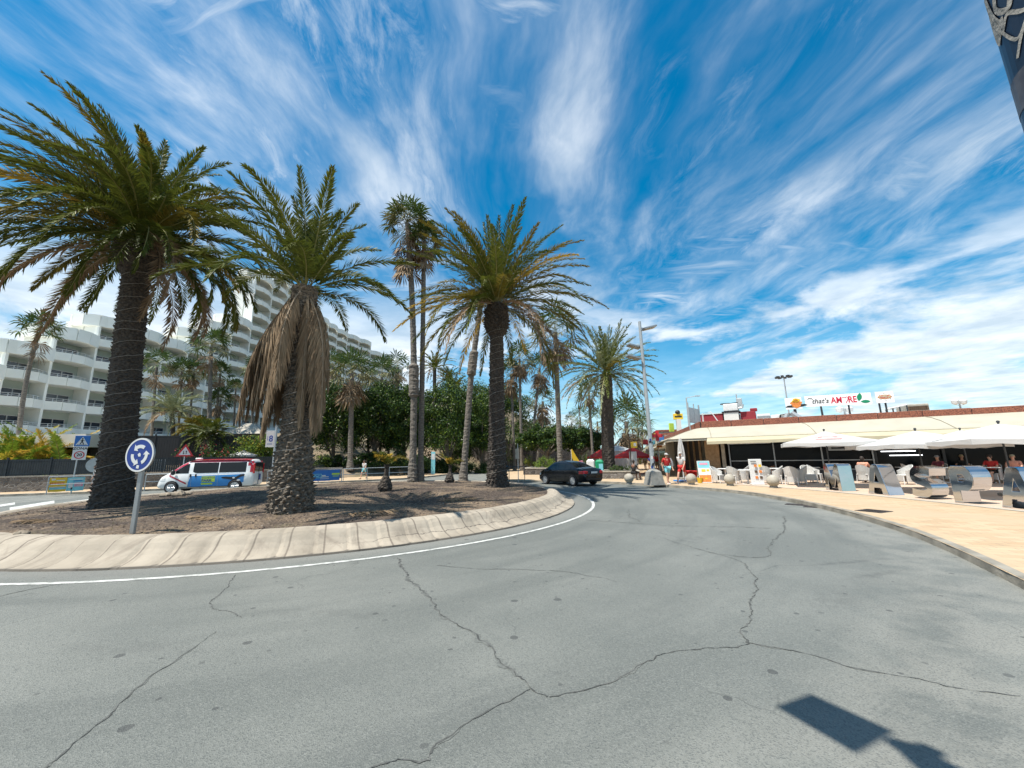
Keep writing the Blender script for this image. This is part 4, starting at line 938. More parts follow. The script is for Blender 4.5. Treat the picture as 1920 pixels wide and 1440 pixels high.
def window_mb(w, gb, fr):
    x0, x1, z1 = .30*w, .86*w, 1.78
    gb.box(((x0+x1)/2, 1.50, z1/2), (x1-x0, .04, z1))
    for x in (x0, (x0+x1)/2, x1): fr.box((x, 1.46, z1/2+.03), (.07, .08, z1+.06))
    fr.box(((x0+x1)/2, 1.46, z1+.03), (x1-x0, .078, .07))
for bi, (a, b, K) in enumerate(bays):
    d = b-a; w = d.length; an = math.atan2(d.y, d.x); Mx = Matrix.Translation((a.x, a.y, 0)) @ Matrix.Rotation(an, 4, 'Z')
    top = Z0+(K-1)*FH+2.35; q = MB()
    # party piers, back wall, end walls
    prevK = bays[bi-1][2] if bi else 0
    for x, kk in ((0., max(K, prevK)),):
        q.box((x, .75, (Z0+(kk-1)*FH+2.9-1)/2+.3), (.26, 1.9, Z0+(kk-1)*FH+2.9+1.), 0)
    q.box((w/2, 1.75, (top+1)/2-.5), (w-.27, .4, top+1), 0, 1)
    dp = 2.4 if bi < 11 else 8.4
    q.box((w/2, 1.98+dp/2, (top+1.2)/2-.5), (w, dp, top+1.2), 0)
    if bi == len(bays)-1: q.box((w, .75, top/2), (.26, 1.9, top), 0)
    # ground storey and roof parapet
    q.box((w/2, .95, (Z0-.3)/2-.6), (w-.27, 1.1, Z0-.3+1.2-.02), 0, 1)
    pl = [(-.05, -.08), (.14*w, -.30), (.30*w, -1.0), (.60*w, -1.0), (w-.05, -.28)]
    strip_wall(q, [(x, y, 0) for x, y in pl], top-.05, top+1.42, -.16); q.prism([(x, y+.15) for x, y in pl]+[(w, 3.2), (0, 3.2)], top-.02, top+.16)
    if K > prevK and bi:      # the stepped end faces carry their own short parapet
        strip_wall(q, [(-.05, 3.6, 0), (-.75, 2.6, 0), (-.75, 1.2, 0), (-.05, -.1, 0)], top-.05, top+1.42, -.16); q.prism([(-.05, 3.6), (-.62, 2.6), (-.62, 1.2), (-.05, .05)][::-1], top, top+.14)
    fm.add([Mx @ Vector(v) for v in q.v], q.f, 0); fm.m[-len(q.f):] = q.m
    key = round(w, 1)
    for k in range(K):
        z = Z0+k*FH; Mk = Mx @ Matrix.Translation((0, 0, z))
        if nwin < 98:
            if key not in cache:
                B, Rb, Wg, Wf = MB(), MB(), MB(), MB(); balcony_mb(w, B, Rb); window_mb(w, Wg, Wf)
                bo = B.build('balcony', 'hotel_white', HB); ro = Rb.build('railing', 'white_paint', bo); wo = Wg.build('window', 'hotel_glass', HB); fo = Wf.build('window_frame', 'white_paint', wo); cache[key] = (bo, wo)
            else: bo, wo = dup(cache[key][0], parent=HB), dup(cache[key][1], parent=HB)
            for o in (bo, wo): o.matrix_local = Matrix.Translation(-HO) @ Mk
            nwin += 1
        else:
            B, Rb, Wg, Wf = MB(), MB(), MB(), MB(); balcony_mb(w, B, Rb); window_mb(w, Wg, Wf)
            for src, dst, mi in ((B, bst, 0), (Rb, bst, 1), (Wg, wst, 0), (Wf, wst, 1)): dst.add([Mk @ Vector(v) for v in src.v], src.f, mi)
TH = Matrix.Translation(-HO)
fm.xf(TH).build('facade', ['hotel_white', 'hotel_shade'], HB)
o = bst.xf(TH).build('distant_balconies', ['hotel_white', 'white_paint'], HB); o['kind'] = 'stuff'
o = wst.xf(TH).build('distant_windows', ['hotel_glass', 'white_paint'], HB); o['kind'] = 'stuff'
# ---------------------------------------------------------------- street wall and fences
def stonemat(key, c1, c2, mort, sc_=2.2, st=(1, 1, 1.3)):
    m = bpy.data.materials.new(key); N, L = nodes(m); b = N['Principled BSDF']; tcn = N.new('ShaderNodeTexCoord'); mp = N.new('ShaderNodeMapping'); mp.inputs['Scale'].default_value = st; L.new(tcn.outputs['Object'], mp.inputs['Vector'])
    v = N.new('ShaderNodeTexVoronoi'); v.feature = 'DISTANCE_TO_EDGE'; v.inputs['Scale'].default_value = sc_; L.new(mp.outputs[0], v.inputs['Vector'])
    v2 = N.new('ShaderNodeTexVoronoi'); v2.inputs['Scale'].default_value = sc_; L.new(mp.outputs[0], v2.inputs['Vector']); s = N.new('ShaderNodeSeparateColor'); L.new(v2.outputs['Color'], s.inputs[0])
    c = mixc(N, L, s.outputs[0], c1, c2); c = mixc(N, L, rampn(v.outputs['Distance'], .06, .02, N, L), c, mort); L.new(c, b.inputs['Base Color']); b.inputs['Roughness'].default_value = .9
    bp = N.new('ShaderNodeBump'); bp.inputs['Strength'].default_value = .8; bp.inputs['Distance'].default_value = .06; L.new(rampn(v.outputs['Distance'], 0, .12, N, L), bp.inputs['Height']); L.new(bp.outputs['Normal'], b.inputs['Normal']); MT[key] = m
stonemat('rubble_stone', (.20, .185, .17), (.10, .092, .085), (.30, .285, .26), 4.2); stonemat('lava_stone', (.10, .085, .075), (.05, .044, .04), (.16, .145, .13), 2.6)
def wall_along(name, label, P, h, th, m, cat='wall', cap=None, hs=None):
    t = thing(name, label, cat, P[0]); mb = MB(); o0 = Vector(P[0]); Q = [Vector(p)-o0 for p in P]; hs = hs or [h]*len(Q); rows = []
    for i, p in enumerate(Q):
        tt = (Q[min(i+1, len(Q)-1)]-Q[max(0, i-1)]); tt.z = 0; tt.normalize(); n = Vector((-tt.y, tt.x, 0))*th/2; H = Vector((0, 0, hs[i]))
        rows.append([p-n-Vector((0, 0, .3)), p-n+H, p+n+H, p+n-Vector((0, 0, .3))])
    mb.grid(rows); n = len(rows)*4; mb.add([rows[0][k] for k in range(4)], [(0, 1, 2, 3)]); mb.add([rows[-1][k] for k in range(4)], [(3, 2, 1, 0)]); mb.build('masonry', m, t)
    if cap:
        cb = MB(); cb.grid([[r[1]+Vector((0, 0, .003))-(r[2]-r[1])*.08, r[1]+Vector((0, 0, .09))-(r[2]-r[1])*.08, r[2]+Vector((0, 0, .09))+(r[2]-r[1])*.08, r[2]+Vector((0, 0, .003))+(r[2]-r[1])*.08] for r in rows]); cb.build('coping', cap, t)
    return t
WLs = smooth_path(WL, 6)
wall_along('street_wall', 'low rubble stone wall along the far pavement under the dark fence', WLs, .92, .35, 'rubble_stone', cap='concrete')
defm('fence_screen', (.012, .02, .026), .7, col2=(.02, .03, .036), ns=3); defm('fence_dark', (.022, .02, .02), .7, ns=3)
def slat_fence(name, label, P, h, m, pitch=.22, slw=.12, post=2.2, z=0., solid=False):
    t = thing(name, label, 'fence', P[0]); o0 = Vector(P[0]); mb = MB(); pb = MB(); L0 = 0; nextp = 0; s = 0
    for a, b in zip(P[:-1], P[1:]):
        a, b = Vector(a)-o0, Vector(b)-o0; d = b-a; ln = d.length; an = math.atan2(d.y, d.x); s = 0
        while s < ln:
            c = a+d*(s/ln)
            if L0+s >= nextp: pb.box((c.x, c.y, z+h/2+.05), (.09, .09, h+.1), an); nextp += post
            mb.box((c.x, c.y, z+h/2), (slw, .025, h-.06), an); s += pitch
        for zz in (.15, h-.12): c = a.lerp(b, .5); mb.box((c.x, c.y, z+zz+c.z*0), (ln, .04, .05), an)
        L0 += ln
    mb.build('slats', m, t); pb.each('post', m, t); return t
fpts = [p+Vector((-.05, .1, 1.0)) for p in WLs if p.x < -17]
slat_fence('screen_fence', 'dark green-black screen fence standing on the far stone wall', fpts[:-4:2], 1.12, 'fence_screen', .125, .11)
fd = [A(x, 880, y) for x, y in ((165, 33.5), (240, 34), (330, 35), (420, 36.5), (520, 39))]
for p in fd: p.z = terr(p.x, p.y)
slat_fence('timber_fence', 'tall black timber fence behind the flowering bush', fd, 2.6, 'fence_dark', .2, .19)
# ---------------------------------------------------------------- pedestrian rails at the far kerb
RAILG = 'metal pedestrian rails along the far kerb'
def rail(label, pts, h=1.0, bars=(1.0, .55), m='galv', banner=None, post=1.7, group=RAILG):
    t = thing('pedestrian_rail', label, 'railing', pts[0], 0, group); o0 = Vector(pts[0]); Q = [Vector(p)-o0 for p in pts]; rb = MB(); pb = MB()
    for z in bars: rb.tube([q+Vector((0, 0, z*h)) for q in Q], .028, 6)
    for a, b in zip(Q[:-1], Q[1:]):
        n = max(1, round((b-a).length/post))
        for k in range(n+1): c = a.lerp(b, k/n); pb.tube([c, c+Vector((0, 0, h))], .026, 6)
    rb.each('bar', m, t); pb.each('post', m, t); return t
kz = lambda px, py: G(px, py, .125)
r1 = rail('grey rail with two coloured banners tied to it under the crossing sign', [kz(86, 927.5), kz(176, 922.5)])
# banners tied to the rails
def banner(label, a, b, z0, z1, cols, marks=None, group=None, out=.05):
    """Cloth banner from plan point a to b (as seen, left to right)."""
    a, b = Vector(a), Vector(b); d = (b-a); ln = d.length; x = d.normalized(); n = Vector((x.y, -x.x, 0)); t = thing('banner', label, 'banner', a, 0, group); mb = MB(); k = 0.
    c0 = Vector((0, 0, 0))+n*out
    for w, mi in cols:
        rows = []
        for i in range(7):
            f = k+w*i/6; s = .012*math.sin(f*23); p = c0+x*(f*ln)+n*s; rows.append([p+Vector((0, 0, z0+.01*math.sin(f*9))), p+Vector((0, 0, z1-.012*math.sin(f*12)))])
        mb.grid(rows, mi); mb.grid([[q-n*.012 for q in r[::-1]] for r in rows], mi); k += w
    return t, mb, x, n, c0, ln
MB_MATS = ['yellow_ink', 'cyan_ink', 'pink_ink', 'sign_blue2', 'white_paint', 'lime_ink', 'orange_ink', 'black_ink']
t, mb, x, n, c0, ln = banner('yellow and orange banner over pale blue, left of two on the grey rail', kz(88, 927), kz(121, 925), .12, .92, [(1, 0)])
for f, z, w, h, mi in ((.5, .34, .92, .07, 4), (.5, .25, .94, .12, 1), (.45, .52, .8, .14, 6), (.2, .78, .22, .1, 4), (.62, .74, .5, .06, 4)): mb.add([c0+x*(f-w/2)*ln+n*.016+Vector((0, 0, z)), c0+x*(f+w/2)*ln+n*.016+Vector((0, 0, z)), c0+x*(f+w/2)*ln+n*.016+Vector((0, 0, z+h)), c0+x*(f-w/2)*ln+n*.016+Vector((0, 0, z+h))], [(0, 1, 2, 3)], mi)
mb.build('cloth', MB_MATS, t)
t, mb, x, n, c0, ln = banner('blue and pink banner, right of two on the grey rail', kz(122, 925), kz(155, 923.2), .12, .92, [(1, 1)])
for f, z, w, h, mi in ((.68, .38, .5, .22, 2), (.5, .78, .8, .05, 4), (.6, .68, .5, .05, 3), (.22, .3, .25, .3, 4), (.3, .2, .1, .14, 7), (.66, .42, .3, .06, 4)): mb.add([c0+x*(f-w/2)*ln+n*.016+Vector((0, 0, z)), c0+x*(f+w/2)*ln+n*.016+Vector((0, 0, z)), c0+x*(f+w/2)*ln+n*.016+Vector((0, 0, z+h)), c0+x*(f-w/2)*ln+n*.016+Vector((0, 0, z+h))], [(0, 1, 2, 3)], mi)
mb.build('cloth', MB_MATS, t)
rail('plain grey rail in front of the stone wall ahead of the van', [kz(270, 920.5), kz(420, 914)])
rail('grey rail behind the middle palm carrying a blue banner', [kz(500, 910.6), kz(640, 904)])
rail('brown-grey rail beside the walker in white', [kz(643, 903.5), kz(768, 897)])
t, mb, x, n, c0, ln = banner('bright blue banner with white and green lettering on the rail by the middle palm', kz(578, 907), kz(636, 904.2), .16, .95, [(1, 3)])
for f, z, w, h, mi in ((.62, .40, .0, .0, 4), (.86, .58, .26, .13, 5), (.86, .46, .2, .05, 5), (.5, .42, .26, .05, 4), (.47, .5, .12, .08, 4), (.5, .3, .3, .025, 4)): mb.add([c0+x*(f-w/2)*ln+n*.016+Vector((0, 0, z)), c0+x*(f+w/2)*ln+n*.016+Vector((0, 0, z)), c0+x*(f+w/2)*ln+n*.016+Vector((0, 0, z+h)), c0+x*(f-w/2)*ln+n*.016+Vector((0, 0, z+h))], [(0, 1, 2, 3)], mi)
mb.build('cloth', MB_MATS, t)
lg = MB(); mesh_into(lg, flat_mesh([[(-.42, -.14), (.42, -.14), (.42, .16), (-.42, .16)], [(-.38, -.10), (.38, -.10), (.38, .12), (-.38, .12)]], .004), face_mat(c0+x*.20*ln+n*.02+Vector((0, 0, .52)), x, (0, 0, 1))); mesh_into(lg, flat_mesh([stroke([(-.30, -.04), (-.22, .05), (-.12, -.03), (0, .05), (.1, -.03), (.28, .03)], .06)], .004), face_mat(c0+x*.20*ln+n*.02+Vector((0, 0, .52)), x, (0, 0, 1))); lg.build('logo', 'cyan_ink', t)
# ---------------------------------------------------------------- signs on the left
def pole(mb, h, r=.03, seg=8): mb.tube([(0, 0, -.05), (0, 0, h)], r, seg)
def disc_sign(t, z, R, face, back, n=40, th=.03, mo=None):
    """Round plate facing local -y at height z."""
    mb = MB(); mb.lathe([(R, -th/2), (R, th/2)], n); mb.xf(Matrix.Translation((0, -.05, z)) @ Matrix.Rotation(math.pi/2, 4, 'X')); return mb.build('plate', back, t)
def drawn(contours, t, name, m, y, z, depth=.004, x0=0.):
    me = flat_mesh(contours, depth); mb = MB(); mesh_into(mb, me, face_mat(Vector((x0, y, z)), (1, 0, 0), (0, 0, 1))); return mb.build(name, m, t)
# roundabout sign
p = onsoil(246, 1001); rz_ = -.16
T0 = thing('roundabout_sign', 'round blue roundabout sign with white arrows on a grey post by the island kerb', 'road sign', p, rz_)
hz = A(260, 853, p.y).z-p.z; mb = MB(); mb.box((0, .02, hz/2-.1), (.10, .055, hz+.2), 0, 0, .012); mb.build('post', 'grey_steel', T0)
DR = .345
disc_sign(T0, hz, DR, None, 'grey_steel')
drawn([circ(0, 0, DR, 48), circ(0, 0, DR*.90, 48)], T0, 'white_rim', 'white_paint', -.070, hz); drawn([circ(0, 0, DR*.905, 48)], T0, 'blue_face', 'sign_blue', -.067, hz)
for k in range(3):
    a0 = R_(90+k*120+60); cs = []
    r0, r1 = DR*.40, DR*.60; m_ = (r0+r1)/2
    arc = circ(0, 0, r1, 12, a0-R_(95), a0-R_(28))+[((r1+.045)*math.cos(a0-R_(28)), (r1+.045)*math.sin(a0-R_(28))), (m_*math.cos(a0-R_(2)), m_*math.sin(a0-R_(2))), ((r0-.045)*math.cos(a0-R_(28)), (r0-.045)*math.sin(a0-R_(28)))]+circ(0, 0, r0, 12, a0-R_(28), a0-R_(95))
    drawn([arc], T0, 'arrow', 'white_paint', -.072, hz)
drawn([[(.038*math.cos(R_(72*i+90+i*3))*(1+.15*(i % 2)), .042*math.sin(R_(72*i+90))) for i in range(5)]], T0, 'sticker', 'white_paint', -.0725, hz+.0)
drawn([[(-.035, -.29), (.03, -.30), (.035, -.235), (-.025, -.225)]], T0, 'sticker', 'white_paint', -.0735, hz+.02)
# zone sign
p = G(133, 924.3, .12); T0 = thing('zone_sign', 'blue crossing sign above a white ZONA 20 plate on one grey pole', 'road sign', p, math.atan2(-p.x, p.y)*.8)
z1 = A(146, 827, p.y).z-.12; z2 = A(143, 849.5, p.y).z-.12
mb = MB(); pole(mb, z1+.25, .035); mb.build('post', 'galv', T0)
mb = MB(); mb.box((.1, -.05, z1), (.66, .03, .66), 0, 0, .01); mb.build('crossing_plate', 'sign_blue2', T0)
drawn([[(-.27, -.25), (.27, -.25), (0, .27)]], T0, 'white_triangle', 'white_paint', -.068, z1, .004, .1)
wk = [stroke([(0, .10), (-.01, -.02)], .07), stroke([(-.01, -.02), (-.08, -.2)], .045), stroke([(0, -.02), (.07, -.2)], .045), stroke([(-.09, 0), (0, .08), (.09, .0)], .03), circ(.0, .15, .035, 10)]
for c in wk: drawn([c], T0, 'walking_figure', 'black_ink', -.074, z1, .004, .1)
for k in range(5): drawn([[(-.2+k*.09, -.24), (-.15+k*.09, -.24), (-.13+k*.08, -.2), (-.17+k*.08, -.2)]], T0, 'crossing_stripe', 'black_ink', -.072, z1, .003, .1)
mb = MB(); mb.box((.07, -.05, z2), (.60, .03, .84), 0, 0, .01); mb.build('zone_plate', 'white_paint', T0)
mb = MB(); mesh_into(mb, text_mesh('ZONA', .21, .004, 0, .006), face_mat(Vector((.07, -.068, z2+.27)), (1, 0, 0), (0, 0, 1))); mb.build('lettering', 'black_ink', T0)
drawn([circ(0, 0, .23, 32), circ(0, 0, .175, 32)], T0, 'red_ring', 'sign_red', -.068, z2-.12, .004, .07)
mb = MB(); mesh_into(mb, text_mesh('20', .24, .004, 0, .008), face_mat(Vector((.07, -.07, z2-.12)), (1, 0, 0), (0, 0, 1))); mb.build('speed_figure', 'black_ink', T0)
# back of a round sign
p = G(170, 921, .12); T0 = thing('round_sign', 'round traffic sign seen from behind, half hidden by the biggest palm', 'road sign', p, math.atan2(-p.x, p.y)+math.pi-.3)
z1 = A(172, 872, p.y).z-.12; mb = MB(); pole(mb, z1+.2, .03); mb.build('post', 'galv', T0); disc_sign(T0, z1, .46, None, 'galv')
# triangular warning sign
p = G(338, 917, .12); T0 = thing('warning_sign', 'white triangular warning sign with red border and two arrows', 'road sign', p, math.atan2(-p.x, p.y)*.8)
z1 = A(340, 848, p.y).z-.12; mb = MB(); pole(mb, z1+.2, .03); mb.build('post', 'galv', T0)
tri = lambda s, y=0.: [(-s, -s*.58+y), (s, -s*.58+y), (0, s*1.15+y)]
me = flat_mesh([tri(.47)], .025); mb = MB(); mesh_into(mb, me, face_mat(Vector((0, -.05, z1)), (1, 0, 0), (0, 0, 1))); mb.build('plate', 'sign_red', T0)
drawn([tri(.31, -.0)], T0, 'white_face', 'white_paint', -.066, z1)
for s in (-1, 1):
    drawn([[(-.02, -.1*s), (.02, -.1*s), (.02, .04*s), (.05, .04*s), (0, .13*s), (-.05, .04*s), (-.02, .04*s)]], T0, 'arrow', 'black_ink', -.07, z1-.02, .004, s*.07)
# notice on the wall
p = A(293, 872, 31.5); T0 = thing('notice_board', 'white notice board on two posts in front of the black fence', 'sign', (p.x, p.y, .12), .6)
zc_ = p.z-.12; mb = MB(); mb.box((0, 0, zc_), (1.05, .04, .85), 0, 0, .01); mb.build('panel', 'white_paint', T0); mb = MB()
for x in (-.4, .4): mb.box((x, .05, zc_/2), (.05, .05, zc_))
mb.each('post', 'galv', T0); mb = MB()
for k in range(4): mb.box((-.05, -.024, zc_+.25-k*.16), (.7-.1*(k % 2), .006, .05))
mb.build('print', 'grey_steel', T0)
# lamp post with white banner
p = G(509, 910, .12); T0 = thing('street_lamp', 'grey street lamp on a concrete foot with a white banner marked 8', 'street lamp', p)
mb = MB(); mb.lathe([(.30, -.02), (.30, .1), (.25, .14), (.22, .62), (.12, .7)], 4); mb.build('foot', 'concrete', T0); mb = MB(); mb.tube([(0, 0, .6), (.0, 0, 4), (0, 0, 9)], [.085, .075, .06], 10); mb.build('pole', 'galv', T0)
mb = MB(); mb.box((.28, 0, 9), (.55, .26, .08), 0, 0, .02); mb.build('lamp_head', 'grey_steel', T0)
zb_ = A(503, 823, p.y).z-.12; mb = MB(); mb.box((-.40, 0, zb_), (.60, .02, 1.12)); bo = mb.build('banner', 'white_cloth', T0)
mb = MB(); mesh_into(mb, text_mesh('8', .62, .004, 0, .01), face_mat(Vector((-.34, -.015, zb_)), (1, 0, 0), (0, 0, 1))); mb.box((-.58, -.013, zb_+.05), (.03, .006, .3)); mb.box((-.4, -.013, zb_-.36), (.36, .006, .04)); mb.build('lettering', 'sign_blue', bo)
mb = MB(); [mb.tube([(0, 0, zb_+s*.57), (-.72, 0, zb_+s*.57)], .014, 6) for s in (-1, 1)]; mb.each('bracket', 'galv', T0)
# small info post under the trees
p = A(812, 878, 43); T0 = thing('info_post', 'slim pale blue information pillar beneath the dark trees', 'sign', (p.x, p.y, .0), .1); mb = MB(); mb.box((0, 0, 1.35), (.42, .14, 2.3), 0, 0, .02); mb.build('panel', 'cyan_ink', T0); mb = MB(); mb.box((0, 0, .1), (.3, .12, .25)); mb.build('foot', 'galv', T0); mb = MB(); mb.box((0, -.075, 2.0), (.34, .012, .6)); mb.build('print', 'white_paint', T0)
# pavilion and parasol of the hotel garden
p = A(462, 815, 44); gz = terr(p.x, p.y); T0 = thing('pavilion', 'garden pavilion with pale hipped roof between the hotel palms', 'pavilion', (p.x, p.y, gz)); rz = p.z-gz
mb = MB(); w_, d_ = 5., 3.; V = [(-w_/2, -d_/2, rz), (w_/2, -d_/2, rz), (w_/2, d_/2, rz), (-w_/2, d_/2, rz), (-.5, 0, rz+1.25), (.5, 0, rz+1.25)]; mb.add(V, [(0, 1, 5, 4), (1, 2, 5), (2, 3, 4, 5), (3, 0, 4), (3, 2, 1, 0)]); mb.build('roof', 'concrete_pale', T0); mb = MB()
for x in (-2.3, -.8, .8, 2.3):
    for y in (-1.3, 1.3): mb.box((x, y, rz/2), (.14, .14, rz-.02))
mb.each('post', 'wood_dark', T0); mb = MB(); mb.box((0, 0, rz-.15), (w_-.1, d_-.1, .2)); mb.build('beam', 'wood_dark', T0)
def parasol(label, loc, half, zedge, zapex, m='white_cloth', rz=0., group=None, val=.18, square=True, marks=None, polem='white_paint', name='parasol', n=4):
    t = thing(name, label, 'parasol', loc, rz, group); mb = MB(); n = 4 if square else 8; sub = 6; ring_ = []
    a0 = math.pi/4 if square else 0; Rr = half*(math.sqrt(2) if square else 1); rows = []
    for i in range(9):
        f = i/8; row = []
        for k in range(n*sub):
            s = k/sub; k0 = int(s); g = s-k0; A0 = a0+2*math.pi*k0/n; A1 = a0+2*math.pi*(k0+1)/n
            x = (math.cos(A0)*(1-g)+math.cos(A1)*g)*Rr*max(f, .012); y = (math.sin(A0)*(1-g)+math.sin(A1)*g)*Rr*max(f, .012)
            sag = .10*half*math.sin(math.pi*f)*.35+.07*half*f*f*(4*g*(1-g))
            row.append((x, y, zapex-(zapex-zedge)*f-sag*(.5 if f < .99 else .3)))
        rows.append(row)
    rows.append([(x*1.004, y*1.004, z-val*(1-.25*(k % 2))) for k, (x, y, z) in enumerate(rows[-1])]); mb.grid(rows, closeu=True)
    cn = mb.build('canopy', m, t); pb = MB(); pb.tube([(0, 0, 0), (0, 0, zapex+.06)], .028, 8); pb.sphere((0, 0, zapex+.08), .05, 8, 6); pb.build('pole', polem, t)
    rb = MB()
    for k in range(n*2 if square else n):
        a = 2*math.pi*k/(n*2 if square else n)+(0 if square else a0); R1 = half*(1.38 if square and k % 2 else .97)
        rb.tube([(0, 0, zapex-.12), (math.cos(a)*R1*.97, math.sin(a)*R1*.97, zedge-.03)], .014, 4)
    rb.build('ribs', polem, t); fb = MB(); fb.box((0, 0, .05), (.6, .6, .10), 0, 0, .02); fb.build('base', 'concrete', t); return t
p = A(455, 862, 36); gz = terr(p.x, p.y)
parasol('small white garden parasol behind the van', (p.x, p.y, gz), 1.15, A(455, 853, 36).z-gz, A(455, 844, 36).z-gz, square=False)
# ---------------------------------------------------------------- planting on the left
def gnd(px, Y): p = A(px, 870, Y); return Vector((p.x, p.y, terr(p.x, p.y)-.05))
feather_bush('golden_cane_bush', 'golden yellow feathery bush spilling over the dark fence, left of two', gnd(14, 31), 4.0, 100, 41, ['leaf_lime', 'leaf_gold', 'frond_yellow'], nl=40, ll=.55, w=.045, spread=1.0, group='golden bushes behind the screen fence', yel=.6)
feather_bush('golden_cane_bush', 'golden yellow feathery bush spilling over the dark fence, right of two', gnd(78, 32), 4.2, 110, 42, ['leaf_lime', 'leaf_gold', 'frond_yellow'], nl=40, ll=.55, w=.045, spread=1.1, group='golden bushes behind the screen fence', yel=.5)
shrub('flowering_bush', 'dark green bush dotted with red flowers against the black fence', gnd(385, 33.5), 4.4, 2.7, 43, ('leaf_dark', 'leaf_mid', 'flower_red'), (.5, .38, .12), 2600, .14)
HP = 'palms in the hotel garden'
def hp(label, pxb, pxt, pyt, Y, R, r0, seed, N=24, sk=6, bow=0., pale=.15, **k): b = gnd(pxb, Y); b = Vector((A(pxb, 840, Y).x, Y, b.z)); return fanpalm(label, b, A(pxt, pyt, Y), R, r0, N, sk, seed, bow, group=HP, nseg=12, pale=pale, w=.07, **k)
hp('leaning fan palm standing alone before the left end of the hotel', 33, 73, 622, 38, 1.35, .21, 51, 22, 3, -.35, low=0)
hp('short fan palm next to the biggest palm trunk, in front of hotel balconies', 282, 294, 684, 42, 1.25, .16, 52, 20, 3)
hp('thin fan palm left of a close pair before the hotel', 332, 341, 696, 43, 1.0, .13, 53, 20, 4, pale=.4)
hp('thin fan palm right of a close pair before the hotel', 350, 364, 700, 44, 1.0, .13, 54, 18, 3)
hp('tall fan palm with round crown rising highest before the hotel', 391, 396, 650, 42, 1.45, .23, 55, 28, 5)
hp('middle-sized fan palm right of the tallest hotel garden palm', 400, 413, 700, 44, 1.0, .15, 56, 20, 3)
hp('short dark fan palm under the middle-sized one', 404, 414, 748, 44, .95, .13, 57, 18, 6)
hp('bare-topped fan palm with few leaves by the hanging dead fronds', 436, 442, 728, 46, .8, .12, 58, 8, 2, low=20)
hp('slim fan palm just behind the dead brown fronds', 470, 478, 690, 47, 1.0, .16, 59, 18, 5)
def lightphoenix(label, px, Y, pyt, L, N, seed, r0, mats=None, group=HP, el=(82, -12), droop=(48, 92), nl=30, w=.045, ll=.5, dx=0, base=None, gz=None, **k):
    b = base or gnd(px, Y); return phoenix(label, b, A(px+dx, pyt, Y), dict(prof=[(0, r0*1.4, .03), (.1, r0, .03), (.9, r0, .03), (1, r0*.9, .02)], nd=6, mats=mats or ['frond_silver', 'frond_silver', 'frond_olive', 'frond_dead']), seed, L, N, nl, w, ll, (-.06, 0), el, droop, cable=False, group=group, trunkseg=12, dh=.12, **k)
lightphoenix('silvery date palm with wide arching fronds before the hotel', 322, 40, 772, 3.6, 40, 61, .2)
lightphoenix('bushy green palm left of the pavilion', 392, 36, 815, 2.3, 46, 62, .2, ['frond_green', 'frond_silver', 'frond_olive', 'frond_dead'], el=(85, -30))
lightphoenix('yellow-tipped young palm beside the bushy green palm', 366, 37, 803, 2.0, 24, 63, .14, ['frond_olive', 'frond_olive', 'frond_yellow', 'frond_dead'])
shrub('garden_shrub', 'yellow-green shrub beside the pavilion roof', gnd(478, 37), 3.2, 4.0, 64, ('leaf_mid', 'leaf_lime', 'leaf_gold'), (.5, .35, .15), 2400, .2, HP)
shrub('garden_shrub', 'leafy shrub behind the white lamp banner', gnd(512, 38), 2.4, 4.6, 65, ('leaf_mid', 'leaf_lime', 'leaf_gold'), (.55, .35, .1), 1800, .2, HP)
shrub('garden_shrub', 'dark low shrub between the van and the pavilion', gnd(430, 35), 3.6, 2.6, 66, ('leaf_dark', 'leaf_mid', 'leaf_lime'), (.6, .35, .05), 1800, .17, HP)
# dark dense trees
DT = 'dense dark trees behind the far pavement'
def dt(label, px, Y, w, pyt, seed, **k): b = gnd(px, Y); b.z = max(b.z, -.1); pyt -= 22; return tree('dense_tree', label, b, w, A(px, pyt, Y).z-b.z, 1.0, seed, group=DT, **k)
dt('dense dark green tree nearest the middle palm', 622, 45, 7.0, 742, 71, n=26000)
dt('dense dark green tree behind the pale fan palm trunk', 700, 46, 7.4, 736, 72, n=26000)
dt('dense dark green tree just left of the close palm pair', 756, 47, 6.2, 748, 73, n=20000)
dt('broad bright-edged dark tree right of the close palm pair', 838, 48, 7.6, 742, 74, n=26000, pm=(.48, .42, .10))
dt('smaller dark tree against the slimmer date palm trunk', 902, 50, 5.6, 752, 75, n=17000, pm=(.5, .4, .1))
dt('dark tree on the slope just right of the slimmer date palm trunk', 952, 60, 8.5, 745, 176, n=15000, pm=(.5, .4, .1))
dt('dark tree on the slope behind the leaning fan palm foot', 872, 58, 8, 760, 177, n=15000, pm=(.55, .38, .07))
dt('tall dark tree on the slope above the retaining wall', 915, 66, 9, 742, 178, n=15000, pm=(.5, .4, .1))
shrub('rounded_bush', 'low bright green bush in the shade beside the middle palm', gnd(588, 41), 2.4, 2.2, 76, ('leaf_mid', 'leaf_lime', 'leaf_dark'), (.5, .2, .3), 1500, .13)
shrub('hedge', 'dark clipped hedge filling the gap below the dense trees', gnd(705, 43), 13, 2.0, 77, ('leaf_dark', 'leaf_mid', 'leaf_dark'), (.6, .2, .2), 14000, .2, cat='hedge', depth=2.2, clumps=70)
shrub('hedge', 'dark hedge under the trees right of the close palm pair', gnd(850, 47), 9, 2.4, 78, ('leaf_dark', 'leaf_mid', 'leaf_dark'), (.6, .2, .2), 10000, .2, cat='hedge', depth=2.0, clumps=50)
BP = 'palms rising above the dark trees'
def bp(label, px, pxt, pyt, Y, R, r0, seed, N=26, sk=10, pale=.4, **k): b = gnd(px, Y); return fanpalm(label, b, A(pxt, pyt, Y), R, r0, N, sk, seed, group=BP, nseg=12, pale=pale, w=.07, **k)
